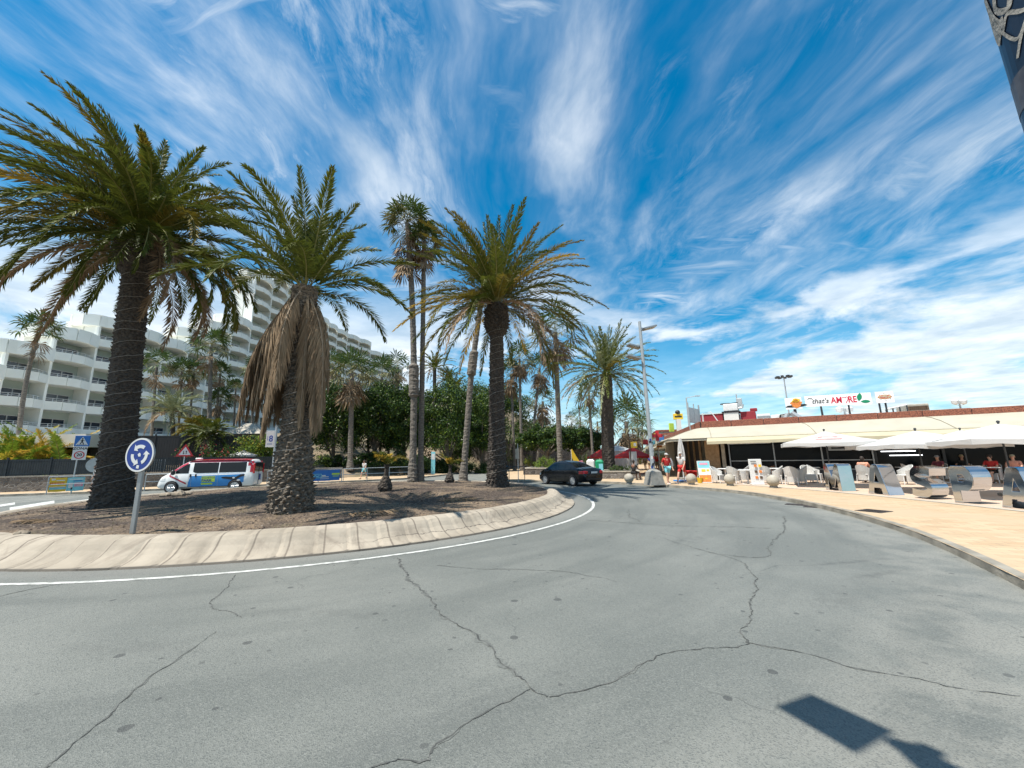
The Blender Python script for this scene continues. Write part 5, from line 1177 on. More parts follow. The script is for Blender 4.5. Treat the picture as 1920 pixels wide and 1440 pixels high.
bp('green fan palm between the middle palm and the far hotel wing', 622, 623, 686, 54, 1.6, .2, 81, 20, 4)
bp('fan palm with pale straw leaves and bare trunk before the dark trees', 657, 660, 700, 41, 1.75, .3, 82, 34, 20, .55)
bp('fan palm with straw-coloured underleaves above the dark trees', 712, 716, 706, 50, 1.9, .22, 83, 30, 18, .5)
bp('stout short-crowned fan palm at the end of the far hotel wing', 744, 745, 688, 56, 1.6, .38, 84, 18, 6)
lightphoenix('dark date palm on the hill between the trunks, taller of three', 815, 68, 690, 4.2, 40, 86, .3, ['frond_green', 'frond_olive', 'frond_yellow', 'frond_dead'], BP, nl=22, w=.07, base=Vector((A(815, 760, 68).x, 68, terr(A(815, 760, 68).x, 68))))
lightphoenix('date palm on the hill with low spreading crown', 853, 66, 735, 5.0, 46, 87, .35, ['frond_green', 'frond_olive', 'frond_yellow', 'frond_dead'], BP, nl=22, w=.07, base=Vector((A(853, 790, 66).x, 66, terr(A(853, 790, 66).x, 66))))
lightphoenix('small date palm on the hill behind the leaning fan palm', 842, 74, 712, 3.6, 34, 88, .3, ['frond_green', 'frond_olive', 'frond_yellow', 'frond_dead'], BP, nl=20, w=.08, base=Vector((A(842, 790, 74).x, 74, terr(A(842, 790, 74).x, 74))))
for i, (px, Y, L2, s) in enumerate(((612, 50, 2.6, 91), (648, 52, 2.4, 92), (690, 53, 2.4, 93), (728, 52, 2.2, 94))):
    b = gnd(px, Y); b.z = max(b.z, 0)
    lightphoenix(('golden-green palm crown peeping over the trees beside the middle palm', 'golden-green palm crown left of the pale-leaved fan palm', 'golden-green palm crown between the two straw-leaved fan palms', 'golden-green palm crown right of the straw-leaved palms')[i], px, Y, 752-(i % 2)*6, L2, 22, s, .16, ['frond_olive', 'frond_silver', 'frond_yellow', 'frond_dead'], BP, base=b, nl=20, w=.06)
# people on the left
p = G(140, 925.3, .12); person('person in white shirt standing behind the banner rail under the zone sign', (p.x, p.y+1.0, .12), 2.4, 'stand', 'white_cloth', 'galv', scale=.95)
p = G(682, 898, .12); person('person in white shirt and pale shorts walking along the far pavement', p, math.pi*.9, 'walk', 'white_cloth', 'cyan_ink', scale=.95)
# ---------------------------------------------------------------- vehicles
class Body:
    """Car body from side curves: zb, zt, belt height, half width, all as (x, value) tables; front at +x."""
    def __init__(s, zb, zt, belt, w, tum=.3, rnd_=.08, crown=.025): s.c = [tuple(zip(*t)) for t in (zb, zt, belt, w)]; s.tum = tum; s.rnd = rnd_; s.cr = crown; s.x0 = zt[0][0]; s.x1 = zt[-1][0]
    def at(s, x): return [float(np.interp(x, a, b)) for a, b in s.c]
    def half(s, x):
        zb, zt, be, w = s.at(x); be = min(be, zt-.012); h = zt-be; i = s.tum*h; r = min(s.rnd, h*.9+.02)
        return [(0, zb), (w*.86, zb), (w*.955, zb+.07), (w*.995, (zb*.5+be*.5)), (w*.99, be-.06*(be-zb)), (w*.972, be), (w*.965-i*.35, be+h*.35), (w*.955-i*.75, be+h*.78), (w*.945-i-r*.35, zt-r*.28), (w*.93-i-r*1.5, zt), (w*.4, zt+s.cr), (0, zt+s.cr*1.3)]
    def y(s, x, z):
        P = s.half(x)[2:9]; return float(np.interp(z, [p[1] for p in P], [p[0] for p in P]))
    def mesh(s, n=44):
        mb = MB(); rows = []
        for i in range(n+1):
            x = s.x0+(s.x1-s.x0)*(.5-.5*math.cos(math.pi*i/n)); H = s.half(x)
            rows.append([(x, p[0], p[1]) for p in H]+[(x, -p[0], p[1]) for p in H[-2:0:-1]])
        mb.grid(rows, closeu=True); k = len(rows[0]); mb.add(rows[0], [tuple(range(k-1, -1, -1))]); mb.add(rows[-1], [tuple(range(k))]); return mb
    def side(s, mb, x0, x1, lo, hi, sg=1, eps=.007, nx=10, nz_=5, mi=0):
        rows = []
        for i in range(nx+1):
            x = x0+(x1-x0)*i/nx; a = lo(x) if callable(lo) else lo; b = hi(x) if callable(hi) else hi
            rows.append([(x, sg*(s.y(x, a+(b-a)*j/nz_)+eps), a+(b-a)*j/nz_) for j in range(nz_+1)])
        mb.grid(rows if sg > 0 else rows[::-1], mi)
    def top(s, mb, x0, x1, k0, k1, eps=.008, n=8, mi=0):
        rows = []
        for i in range(n+1):
            f = i/n; x = x0+(x1-x0)*f; H = s.half(x); k = k0+(k1-k0)*f; yt = H[9][0]; row = []
            for j in range(9):
                t = -1+2*j/8; yy = t*k; a = abs(yy)
                z = H[9][1]+(s.cr if a < H[10][0] else s.cr*max(0, (yt-a)/(yt-H[10][0]+1e-6))) if a <= yt else np.interp(a, [yt, H[8][0]], [H[9][1], H[8][1]])
                row.append((x, yy, float(z)+eps))
            rows.append(row)
        mb.grid(rows, mi)
def wheel(t, x, y, r, wd=.2, rim='rim_silver', spokes=7, loc='wheel'):
    s = 1 if y > 0 else -1
    mb = MB(); mb.lathe([(r*.68, -wd/2), (r*.93, -wd/2), (r, -wd*.36), (r, wd*.36), (r*.93, wd/2), (r*.70, wd/2), (r*.68, wd*.1)], 28); mb.xf(Matrix.Rotation(-s*math.pi/2, 4, 'X')); w_ = mb.build(loc, 'rubber', t, False, (x, y, r))
    mb = MB(); R = r*.68; mb.lathe([(R, wd*.30), (R, wd*.50), (R*.93, wd*.50), (R*.9, wd*.34)], 28); mb.lathe([(R*.22, wd*.3), (R*.2, wd*.47), (.01, wd*.5)], 16)
    for k in range(spokes):
        a = 2*math.pi*k/spokes; mb.box((math.cos(a)*R*.55, math.sin(a)*R*.55, wd*.42), (R*.8, R*.21, wd*.09), a, 0, .01)
    mb.lathe([(R*.92, wd*.12), (R*.92, wd*.2)], 24, mi=1)
    mb.xf(Matrix.Rotation(-s*math.pi/2, 4, 'X')); mb.build('rim', [rim, 'black_plastic'], w_); return w_
defm('rim_silver', (.55, .56, .57), .3, .7, amt=.2)
defm('paint_black', (.004, .005, .007), .25, coat=.35, spec=.3, amt=0)
defm('paint_white', (.78, .79, .78), .3, coat=.6, ns=2, amt=.1)
defm('paint_red', (.42, .015, .035), .32, coat=.6, amt=.1)
defm('paint_blue', (.01, .20, .52), .35, coat=.5, amt=.1)
defm('paint_silver', (.45, .47, .48), .3, .4, coat=.6, amt=.1)
defm('lamp_red', (.5, .01, .015), .15, coat=.6, amt=0); defm('lamp_clear', (.7, .72, .72), .1, coat=.8, amt=0)
def arch(mb, B, x, r, sg, z0=.0, n=16, eps=.012):
    """Dark wheel opening laid on the body side."""
    rows = []
    for k in range(n+1):
        a = math.pi*k/n; z1 = r+math.sin(a)*r*1.19; xx = x-math.cos(a)*r*1.2; row = []
        for j in range(5):
            z = max(B.at(xx)[0]+.005, z1*j/4); row.append((xx, sg*(B.y(xx, z)+eps), z))
        rows.append(row)
    mb.grid(rows)
def saloon(label, loc, rz, paint, group=None, far=False):
    t = thing('parked_car' if far else 'car', label, 'car', loc, rz, group)
    B = Body([(-2.25, .34), (-2.1, .24), (1.9, .2), (2.26, .28)], [(-2.26, .62), (-2.22, .93), (-2.05, 1.01), (-1.5, 1.07), (-.85, 1.36), (-.45, 1.44), (0, 1.47), (.45, 1.45), (.75, 1.38), (1.35, 1.02), (1.75, .93), (2.05, .82), (2.2, .68), (2.27, .5)],
             [(-2.26, .60), (-2.1, .93), (-1.4, .97), (.9, .90), (1.5, .86), (2.27, .48)], [(-2.26, .70), (-2.15, .80), (-1.8, .87), (0, .89), (1.5, .87), (2.05, .79), (2.27, .62)], .42, .09)
    B.mesh().build('body', paint, t, True)
    gl = [(-1.42, -.62, lambda x: .985, lambda x: min(1.36, float(np.interp(x, [-1.42, -1.0, -.62], [1.0, 1.2, 1.355])))), (-.58, .28, lambda x: .975, lambda x: 1.375), (.34, 1.12, lambda x: .965, lambda x: float(np.interp(x, [.34, .62, 1.12], [1.37, 1.32, 1.02])))]
    for a, b, lo, hi in gl:
        mb = MB(); [B.side(mb, a, b, lo, hi, s) for s in (1, -1)]; mb.each('side_window', 'glass_car', t, True)
    mb = MB(); B.top(mb, -1.46, -.80, .62, .55); mb.build('rear_window', 'glass_car', t, True)
    mb = MB(); B.top(mb, .78, 1.33, .56, .66); mb.build('windscreen', 'glass_car', t, True)
    mb = MB(); [arch(mb, B, x, .31, s) for x in (-1.32, 1.33) for s in (1, -1)]; mb.each('wheel_arch', 'black_plastic', t)
    for x in (-1.32, 1.33):
        for y in (.80, -.80): wheel(t, x, y, .315, .21)
    for s in (1, -1):
        mb = MB(); B.side(mb, -2.20, -1.86, .72, .90, s, .012); mb.box((-2.245, s*.62, .81), (.05, .22, .17), 0, 0, .02); mb.build('tail_light', 'lamp_red', t)
        mb = MB(); B.side(mb, 1.85, 2.15, .60, .72, s, .01); mb.build('headlight', 'lamp_clear', t)
        mb = MB(); mb.box((.98, s*.97, .98), (.14, .18, .13), 0, 0, .04); mb.build('wing_mirror', paint, t)
    if not far:
        mb = MB(); mb.box((-2.275, 0, .80), (.015, .50, .11)); mb.build('number_plate', 'white_paint', t)
        mb = MB(); mb.box((-2.25, 0, .42), (.03, 1.2, .09), 0, 0, .012); mb.build('bumper_trim', 'black_plastic', t)
        mb = MB(); [mb.box((x, s*(B.y(x, .86)+.015), .865), (.20, .03, .03), 0, 0, .01) for x in (-.45, .45) for s in (1, -1)]; mb.each('door_handle', paint, t)
        mb = MB(); [B.side(mb, x-.006, x+.006, .30, .96, s, .004, 1) for x in (.31, -.6, 1.17) for s in (1, -1)]; mb.each('door_seam', 'black_ink', t)
    return t
w0 = G(1075, 911.5, 0); hd = math.atan2(.83, -.56); d = Vector((math.cos(hd), math.sin(hd), 0)); rt = Vector((-d.y, d.x, 0))
saloon('black saloon car leaving the roundabout, seen from behind', w0+d*1.32-rt*.85, hd, 'paint_black')
q = A(958, 880, 62); saloon('blue car parked below the dark retaining wall', (q.x, q.y, .0), R_(200), 'paint_blue', 'cars parked by the retaining wall', True)
q = A(976, 880, 64); saloon('silver car parked below the dark retaining wall', (q.x+.6, q.y, .0), R_(195), 'paint_silver', 'cars parked by the retaining wall', True)
# the van
def van(label, loc, rz):
    t = thing('van', label, 'van', loc, rz)
    B = Body([(-2.56, .38), (-2.45, .30), (2.2, .26), (2.62, .34)], [(-2.575, .5), (-2.56, 1.2), (-2.50, 1.75), (-2.35, 1.93), (-1.8, 1.965), (0, 1.97), (.75, 1.94), (1.05, 1.87), (1.35, 1.70), (1.85, 1.30), (2.08, 1.14), (2.35, .98), (2.52, .82), (2.6, .66), (2.63, .5)],
             [(-2.575, .48), (-2.56, 1.0), (-2.4, 1.13), (1.0, 1.10), (1.7, 1.05), (2.3, .9), (2.63, .47)], [(-2.575, .80), (-2.5, .88), (-2.2, .94), (1.2, .95), (2.0, .88), (2.4, .76), (2.63, .55)], .12, .13, .02)
    B.mesh(60).build('body', 'paint_white', t, True)
    mb = MB()
    for s in (1, -1):
        B.side(mb, -2.42, 1.02, lambda x: 1.80, lambda x: B.at(x)[1]-.06, s, .006, 24, 4)
        B.side(mb, 1.02, 1.9, lambda x: B.at(x)[1]-.18, lambda x: B.at(x)[1]-.05, s, .006, 14, 3)
        B.side(mb, -2.52, -2.36, 1.15, 1.84, s, .006, 4, 5); B.side(mb, -2.36, -2.22, 1.55, 1.82, s, .006, 3, 3)
    B.top(mb, -2.34, 1.0, .84, .82, .006, 14); mb.build('roof_stripe', 'paint_red', t, True)
    ws = [(.92, 1.62, lambda x: 1.16, lambda x: float(np.interp(x, [.92, 1.1, 1.62], [1.74, 1.68, 1.28]))), (-.62, .70, lambda x: 1.16+.10*max(0, (x-.55)/.15), lambda x: 1.78), (-2.14, -.68, lambda x: 1.17, lambda x: 1.78)]
    for a, b, lo, hi in ws:
        mb = MB(); [B.side(mb, a, b, lo, hi, s, .009, 12, 5) for s in (1, -1)]; mb.each('side_window', 'glass_car', t, True)
    mb = MB(); B.top(mb, 1.12, 1.9, .66, .74); mb.build('windscreen', 'glass_car', t, True)
    mb = MB(); mb.box((-2.575, 0, 1.45), (.03, 1.36, .60), 0, 0, .01, tilt=Matrix.Rotation(-.09, 3, 'Y')); mb.build('rear_window', 'glass_car', t)
    mb = MB()
    for s in (1, -1): B.side(mb, -2.0, .78, lambda x: .36, lambda x: 1.10, s, .005, 20, 5); B.side(mb, -2.08, -2.0, .55, 1.1, s, .005, 3, 4); B.side(mb, .78, .92, lambda x: .36, lambda x: .36+max(.01, (.92-x)/.14*.74), s, .005, 5, 4)
    mb.each('blue_panel', 'paint_blue', t, True)
    mb = MB()
    for s in (1, -1): B.side(mb, .98, 1.92, lambda x: float(np.interp(x, [.98, 1.92], [.50, 1.0])), lambda x: float(np.interp(x, [.98, 1.92], [.60, 1.10])), s, .008, 12, 1)
    mb.each('red_stripe', 'paint_red', t, True)
    mb = MB()
    for s in (1, -1): B.side(mb, -.52, .20, .62, .96, s, .009, 6, 3); B.side(mb, -.40, .20, .46, .56, s, .009, 6, 2)
    em = mb.each('emblem', 'lime_ink', t)
    for s in (1, -1):
        tb = MB(); X = Vector((-s, 0, 0)); o0 = Vector((-.16, s*(B.y(-.16, .8)+.014), .0))
        mesh_into(tb, text_mesh('PALMITOS', .155, .003), face_mat(o0+Vector((0, 0, .875)), X, (0, 0, 1))); mesh_into(tb, text_mesh('PARK', .22, .003, 0, .006), face_mat(o0+Vector((.08, 0, .71)), X, (0, 0, 1))); tb.build('lettering', 'sign_blue', em)
    mb = MB(); wb = MB()
    for s in (1, -1):
        X = Vector((-s, 0, 0)); o0 = Vector((-1.5, s*(B.y(-1.5, .85)+.012), .85))
        wing = [(-.62, .17), (-.45, .20), (-.28, .12), (-.12, .02), (0, .06), (.14, .04), (.40, .06), (.66, .04), (.60, -.04), (.42, -.07), (.24, -.10), (.10, -.14), (-.02, -.12), (-.12, -.16), (-.25, -.08), (-.40, .03), (-.52, .06), (-.60, .10)]
        if s > 0: wing = [(-x, y) for x, y in wing][::-1]
        mesh_into(mb, flat_mesh([wing], .002), face_mat(o0, X, (0, 0, 1)))
        mesh_into(wb, flat_mesh([circ(-s*.0+.02*s, -.02, .07, 12, ry=.05)], .002), face_mat(o0+Vector((0, s*.004, 0)), X, (0, 0, 1)))
        mesh_into(wb, flat_mesh([circ(.30*s, -.17, .10, 12, ry=.045)], .002), face_mat(o0+Vector((0, s*.004, 0)), X, (0, 0, 1)))
    mb.each('bird_picture', 'black_ink', t); wb.each('bird_picture_white', 'white_paint', t)
    mb = MB(); [arch(mb, B, x, .335, s) for x in (-1.62, 1.74) for s in (1, -1)]; mb.each('wheel_arch', 'black_plastic', t)
    for x in (-1.62, 1.74):
        for y in (.865, -.865): wheel(t, x, y, .335, .22, spokes=6)
    for s in (1, -1):
        mb = MB(); mb.box((-2.56, s*.80, 1.38), (.09, .13, .62), 0, 0, .02); mb.build('tail_light', 'lamp_red', t)
        mb = MB(); B.side(mb, 2.12, 2.45, lambda x: .72, lambda x: float(np.interp(x, [2.12, 2.45], [.98, .82])), s, .01); mb.build('headlight', 'lamp_clear', t)
        mb = MB(); mb.box((1.66, s*1.05, 1.22), (.14, .24, .30), 0, 0, .05); mb.build('wing_mirror', 'black_plastic', t)
        mb = MB(); mb.box((.80, s*(B.y(.8, 1.0)+.012), 1.02), (.07, .03, .20), 0, 0, .01); mb.box((.52, s*(B.y(.5, 1.0)+.012), 1.02), (.07, .03, .20), 0, 0, .01); mb.each('door_handle', 'black_plastic', t)
    mb = MB(); mb.box((.85, 0, 2.03), (.34, .22, .10), 0, 0, .03); mb.build('roof_sign', 'white_paint', t)
    mb = MB(); mb.box((-2.585, -.25, .84), (.02, .22, .34)); mb.box((-2.59, -.25, .66), (.02, .34, .06)); mb.build('rear_emblem', 'sign_blue', t)
    mb = MB(); mb.box((-2.59, 0, .95), (.02, .02, 1.2)); mb.build('rear_door_seam', 'black_ink', t)
    mb = MB(); [B.side(mb, x-.006, x+.006, .34, 1.10, s, .010, 1) for x in (.88, .74, -.66) for s in (1, -1)]; mb.each('door_seam', 'grey_steel', t)
    mb = MB(); [B.side(mb, -2.0, 1.3, .32, .36, s, .012, 10, 1) for s in (1, -1)]; mb.each('sill', 'black_plastic', t)
    return t
hd = math.atan2(-.25, -.968); d = Vector((math.cos(hd), math.sin(hd), 0)); rt = Vector((-d.y, d.x, 0)); f0 = G(318, 925.5, 0)
van('white van with red roof stripe and blue side panel behind the island', f0-d*1.74-rt*.95, hd)
# ---------------------------------------------------------------- restaurant
FO = Vector((13.7, 28.8, .125)); FE = Vector((.845, -.535, 0)).normalized(); FN = Vector((-FE.y*-1, 0, 0)); FN = Vector((FE.y, -FE.x, 0))
FRZ = math.atan2(FE.y, FE.x)
def FP(s, d=0., z=0.): return FO+FE*s+FN*d+Vector((0, 0, z-.125))
def onF(px, d, py=860):
    """Distance along the facade where a sight column meets the line d metres in front of it."""
    r = ray(px, py); o = FO+FN*d; den = r.x*FE.y-r.y*FE.x; return (o.y*r.x*-1+o.x*r.y)/den*1.
def atF(px, py, d):
    s = onF(px, d, py); p = FP(s, d); return A(px, py, p.y)
def stoneband(key, c1, c2): defm(key, c1, .9, col2=c2, ns=26, bump=.9, bs=40, contrast=(.42, .56), det=6)
stoneband('terracotta_stone', (.36, .13, .075), (.14, .05, .035))
defm('roof_red', (.24, .018, .026), .8, ns=5, amt=.4); defm('plaster_white', (.58, .565, .53), .85, ns=2, amt=.2, bump=.1); defm('tan_tile', (.38, .25, .14), .7, col2=(.27, .17, .09), ns=6)
defm('awning_line', (.25, .22, .16), .8); defm('light_bar', (.8, .8, .8), .4, emit=((.95, .97, 1.), 2.))
RB = thing('restaurant', 'low restaurant with long cream awnings and a terracotta stone parapet', 'building', FO); T = Matrix.Translation(-FO)
LB = Vector((.255, .967, 0)).normalized(); LN = Vector((-LB.y, LB.x, 0))      # left flank runs back along LB
WPATH = [FO+LB*24, FO+LB*7.5, FO, FP(15.4), FP(30)]
def offset_path(P, d):
    out = []
    for i, p in enumerate(P):
        ns = []
        for a, b in ((i-1, i), (i, i+1)):
            if a >= 0 and b < len(P): t = (P[b]-P[a]); t.z = 0; t.normalize(); ns.append(Vector((t.y, -t.x, 0)))
        n = sum(ns, Vector()).normalized(); k = n.dot(ns[0]); out.append(p+n*d/max(.5, k))
    return out
# the wall path runs so that its front lies to the right of travel
def sweep(path, prof, closed=False): return [[Vector((q.x, q.y, .125+z)) for q, z in ((offset_path(path, d)[i], z) for d, z in prof)] for i in range(len(path))]
mb = MB()
roof = [WPATH[0], WPATH[1], WPATH[2], WPATH[4], WPATH[4]+Vector((6, 14, 0)), WPATH[0]+Vector((14, 6, 0))]
mb.prism([(p.x, p.y) for p in reversed(roof)], 3.25, 3.60); mb.xf(T).build('roof', 'plaster_white', RB)
mb = MB(); o2 = [p for p in offset_path(WPATH, -.02)]
for a, b in zip(WPATH[:-2], WPATH[1:-1]):
    d = b-a; ln = d.length; n = max(1, round(ln/1.95)); an = math.atan2(d.y, d.x)
    for k in range(n):
        c = a.lerp(b, (k+.5)/n)+Vector((0, 0, 3.61-.125+.24)); mb.box(c, (ln/n-.03, .22, .46), an, 0, .012)
        mb.box(a.lerp(b, (k+1)/n)+Vector((0, 0, 3.61-.125+.22)), (.06, .16, .40), an, 1)
mb.xf(T).build('parapet', ['terracotta_stone', 'black_plastic'], RB)
def bulge(P, seg=.5):
    Q = []
    for a, b in zip(P[:-1], P[1:]):
        n = max(1, int((b-a).length/seg)); Q += [a.lerp(b, k/n) for k in range(n)]
    return Q+[P[-1]]
# upper awning, curved over
wp = WPATH; prof = [(.12, 3.62), (.6, 3.52), (1.3, 3.30), (2.0, 3.02), (2.55, 2.80), (2.56, 2.66)]
offs = [offset_path(wp, d) for d, z in prof]; rows = []
for i in range(len(wp)-1):
    n = max(2, int((wp[i+1]-wp[i]).length/.6))
    for k in range(n+(i == len(wp)-2)):
        f = k/n; row = []
        for (d, z), o in zip(prof, offs): p = o[i].lerp(o[i+1], f); row.append((p.x, p.y, z-.018*abs(math.sin((i*7+k)*.9))*(d > .5)))
        rows.append(row)
mb = MB(); mb.grid(rows); mb.xf(T).build('awning', 'cream_cloth', RB, True)
mb = MB(); o3 = offset_path(wp, 2.575); mb.tube([(p.x, p.y, 2.79) for p in o3], .022, 4); mb.xf(T).build('awning_bar', 'awning_line', RB)
# lower pull-out awning on the front
prof2 = [(2.3, 2.74), (2.7, 2.62), (3.15, 2.44), (3.16, 2.26)]; mb = MB(); ss = np.linspace(.6, 29, 60)
mb.grid([[FP(s, d, z+.125-.02*abs(math.sin(s*1.9))*(j > 1)) for j, (d, z) in enumerate(prof2)] for s in ss]); mb.xf(T).build('pull_out_awning', 'cream_cloth2', RB, False)
mb = MB(); mb.grid([[FO+LB*s+LN*d+Vector((0, 0, z)) for d, z in prof2] for s in np.linspace(16, .3, 24)]); mb.xf(T).build('flank_awning', 'cream_cloth2', RB)
mb = MB()
for s in (3.2, 8.5, 13.8): mb.tube([FP(s, .15, 2.55), FP(s, 1.6, 2.75), FP(s, 3.1, 2.5)], .03, 6)
for s in (1.9, 7.9): mb.box(FP(s+1, 2.95, 2.36), (2.3, .14, .05), FRZ)
mb.xf(T).each('awning_arm', 'white_paint', RB)
mb = MB()
for s0 in (.35, 5.9, 11.6): mb.tube([FP(s0+.5*math.sin(i/5*1.6), d, z+.012) for i, (d, z) in enumerate(prof[:5])], .014, 4)
for s0 in (.5, 2.2): mb.tube([FO+LB*(s0-.3*i/5)+LN*d+Vector((0, 0, z-.125+.012)) for i, (d, z) in enumerate(prof[:5])], .014, 4)
mb.xf(T).each('awning_seam', 'awning_line', RB)
# dark glazed front, frames, posts, columns
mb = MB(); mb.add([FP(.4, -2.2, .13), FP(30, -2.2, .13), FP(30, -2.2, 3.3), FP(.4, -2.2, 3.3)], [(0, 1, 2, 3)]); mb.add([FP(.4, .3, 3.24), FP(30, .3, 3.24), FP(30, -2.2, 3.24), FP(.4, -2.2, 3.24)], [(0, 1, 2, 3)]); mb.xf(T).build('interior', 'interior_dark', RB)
mb = MB(); mb.add([FP(1.7, 0, .72), FP(9.0, 0, .72), FP(9.0, 0, 2.7), FP(1.7, 0, 2.7)], [(0, 1, 2, 3)]); mb.xf(T).build('window_glass', 'glass_dark', RB)
mb = MB(); mb.add([FP(9.3, -.6, .2), FP(30, -.6, .2), FP(30, -.6, 3.0), FP(9.3, -.6, 3.0)], [(0, 1, 2, 3)]); mb.xf(T).build('shop_front_glass', 'glass_dark', RB)
mb = MB()
for s in (1.6, 4.2, 6.7, 9.1): mb.box(FP(s, .02, 1.6), (.07, .09, 2.9), FRZ)
for z in (.70, 1.25, 2.72): mb.box(FP(5.35, .025, z), (7.4, .06, .05), FRZ)
mb.box(FP(5.35, .0, .40), (7.5, .12, .54), FRZ, 1)
for s in (9.3, 12.2, 15.4, 18.6, 22): mb.box(FP(s, -.5, 1.7), (.12, .12, 3.1), FRZ, 1)
mb.xf(T).each('window_frame', ['grey_steel', 'dark_steel'], RB)
mb = MB(); mb.box(FP(5.4, .05, 2.88), (7.3, .10, .26), FRZ); mb.box(FP(17.4, 1.0, 1.5), (.35, .35, 2.9), FRZ, 1); mb.box(FP(16.7, 1.0, 1.5), (.35, .35, 2.9), FRZ, 1); mb.box(FP(.55, .05, 1.6), (.9, .5, 2.95), FRZ, 1); mb.box(FP(1.25, .3, 1.6), (.22, .3, 2.95), FRZ, 0)
mb.xf(T).each('column', ['concrete_pale', 'tan_tile'], RB)
mb = MB()
for s, z, w_ in ((10.3, 1.72, 1.5), (10.6, 1.48, 1.4)): mb.box(FP(s, -.35, z), (w_, .05, .05), FRZ)
mb.xf(T).each('light_tube', 'light_bar', RB)
mb = MB(); mb.box(FP(7.6, .06, 2.2), (1.1, .06, .75), FRZ); mb.box(FP(7.6, .11, 2.2), (.8, .06, .55), FRZ, 1); mb.box(FP(11.9, -.45, 2.35), (.6, .05, .4), FRZ, 0); mb.box(FP(14.4, -.45, 2.3), (.36, .05, .5), FRZ, 0); mb.xf(T).each('wall_picture', ['grey_steel', 'black_plastic'], RB)
# flank shop front
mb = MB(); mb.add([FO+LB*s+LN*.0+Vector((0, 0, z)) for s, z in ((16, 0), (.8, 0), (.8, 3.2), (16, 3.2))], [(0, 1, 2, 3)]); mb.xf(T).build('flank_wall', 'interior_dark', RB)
mb = MB()
for s in (1.0, 3.4, 6., 9., 12): mb.box(FO+LB*s+LN*.08+Vector((0, 0, 1.5)), (.16, .12, 3.0), math.atan2(LB.y, LB.x))
mb.xf(T).each('flank_post', 'tan_tile', RB)
# rooftop furniture
def roofbox(name, label, cat, px0, px1, py0, py1, d, dep, m, mi_extra=None, group=None):
    """Box seen between two pixel columns and two pixel rows, standing d metres behind the parapet."""
    a, b = atF(px0, py1, -d), atF(px1, py1, -d); c = a.lerp(b, .5); w_ = (b-a).length; zt = atF((px0+px1)/2, py0, -d).z; z0 = min(3.6, c.z); t = thing(name, label, cat, (c.x, c.y, z0), FRZ, group)
    mb = MB(); mb.box((0, dep/2, (zt-z0)/2), (w_, dep, zt-z0), 0, 0, .03); mb.build('case', m, t); return t, w_, zt-z0
t, w_, h_ = roofbox('roof_hut', 'red rooftop hut at the left end of the restaurant roof', 'rooftop hut', 1306, 1357, 777, 797, 5., 3., 'roof_red'); mb = MB(); mb.box((0, 1.5, h_+.03), (w_+.1, 3.1, .05)); mb.build('coping', 'plaster_white', t)
t, w_, h_ = roofbox('roof_hut', 'smaller red rooftop hut right of the white one', 'rooftop hut', 1390, 1419, 771, 793, 5., 2.6, 'roof_red'); mb = MB(); mb.box((w_*.4, .4, h_+.12), (.5, .5, .24), 0, 0, .04); mb.build('cap', 'roof_red', t)
t, w_, h_ = roofbox('roof_hut', 'white rooftop hut between the two red ones', 'rooftop hut', 1359, 1387, 773, 795, 4.6, 2.6, 'plaster_white'); mb = MB(); mb.box((0, .8, h_+.05), (w_*1.25, 1.7, .10)); mb.build('base_tray', 'black_plastic', t); mb = MB(); mb.box((-.0, .8, h_+.42), (w_*1.0, 1.2, .62), 0, 0, .06); mb.build('air_conditioner', 'white_paint', t)
mb = MB(); [mb.lathe([(.42, 0), (.42, .06)], 14, (x, .8, h_+.76)) for x in (-.35, .45)]; mb.each('fan_grille', 'dark_steel', t); mb = MB(); mb.tube([(w_*.5, .5, h_), (w_*.48, .5, h_+1.5)], .05, 6); mb.box((w_*.62, .6, h_+.75), (.4, .4, .8), 0, 0, .03); mb.tube([(w_*.55, .2, h_+.3), (w_*.8, .2, h_+.35), (w_*.85, .2, h_+.6)], .09, 6); mb.build('flue', 'galv', t)
t, w_, h_ = roofbox('roof_unit', 'long low white air unit on the restaurant roof', 'air unit', 1421, 1446, 776, 792, 4.6, 2., 'white_paint'); mb = MB(); mb.box((0, -.02, h_*.80), (w_*.98, .04, .14)); mb.build('grille', 'grey_steel', t)
t, w_, h_ = roofbox('roof_unit', 'white air unit with black base left of the food picture board', 'air unit', 1447, 1484, 777, 791, 4.0, 1.6, 'white_paint'); mb = MB(); mb.tube([(-w_*.2, -.1, .1), (0, -.1, h_*.95), (w_*.5, -.1, h_*1.02)], .07, 6); mb.box((0, -.04, .12), (w_, .06, .2)); mb.build('duct', 'black_plastic', t)
pa, pb = atF(1293, 792, -1.2), atF(1313, 790, -3.6); t = thing('roof_screen', 'grey corrugated screen on posts at the roof corner', 'screen', (pa.x, pa.y, 3.6)); mb = MB(); d = pb-pa; d.z = 0; rows = []
for i in range(33): f = i/32; p = Vector((d.x*f, d.y*f, 0))+FN*(.03*(i % 2)); rows.append([p+Vector((0, 0, .55)), p+Vector((0, 0, 1.75))])
mb.grid(rows); mb.build('sheet', 'galv', t); mb = MB()
for f in (0, .5, .95, 1.): mb.tube([Vector((d.x*f, d.y*f, 0)), Vector((d.x*f, d.y*f, 2.1))], .04, 6)
mb.each('post', 'galv', t)
pa = atF(1318, 792, -1.0); t = thing('roof_ladder', 'bent white ladder rail at the roof corner beside the red hut', 'ladder', (pa.x, pa.y, 3.6), FRZ); mb = MB()
for y in (0, .5): mb.tube([(0, y, .1), (0, y, 1.15), (.6, y, 1.25), (1.0, y, .5), (1.05, y, .1)], .025, 6)
mb.build('rail', 'white_paint', t)
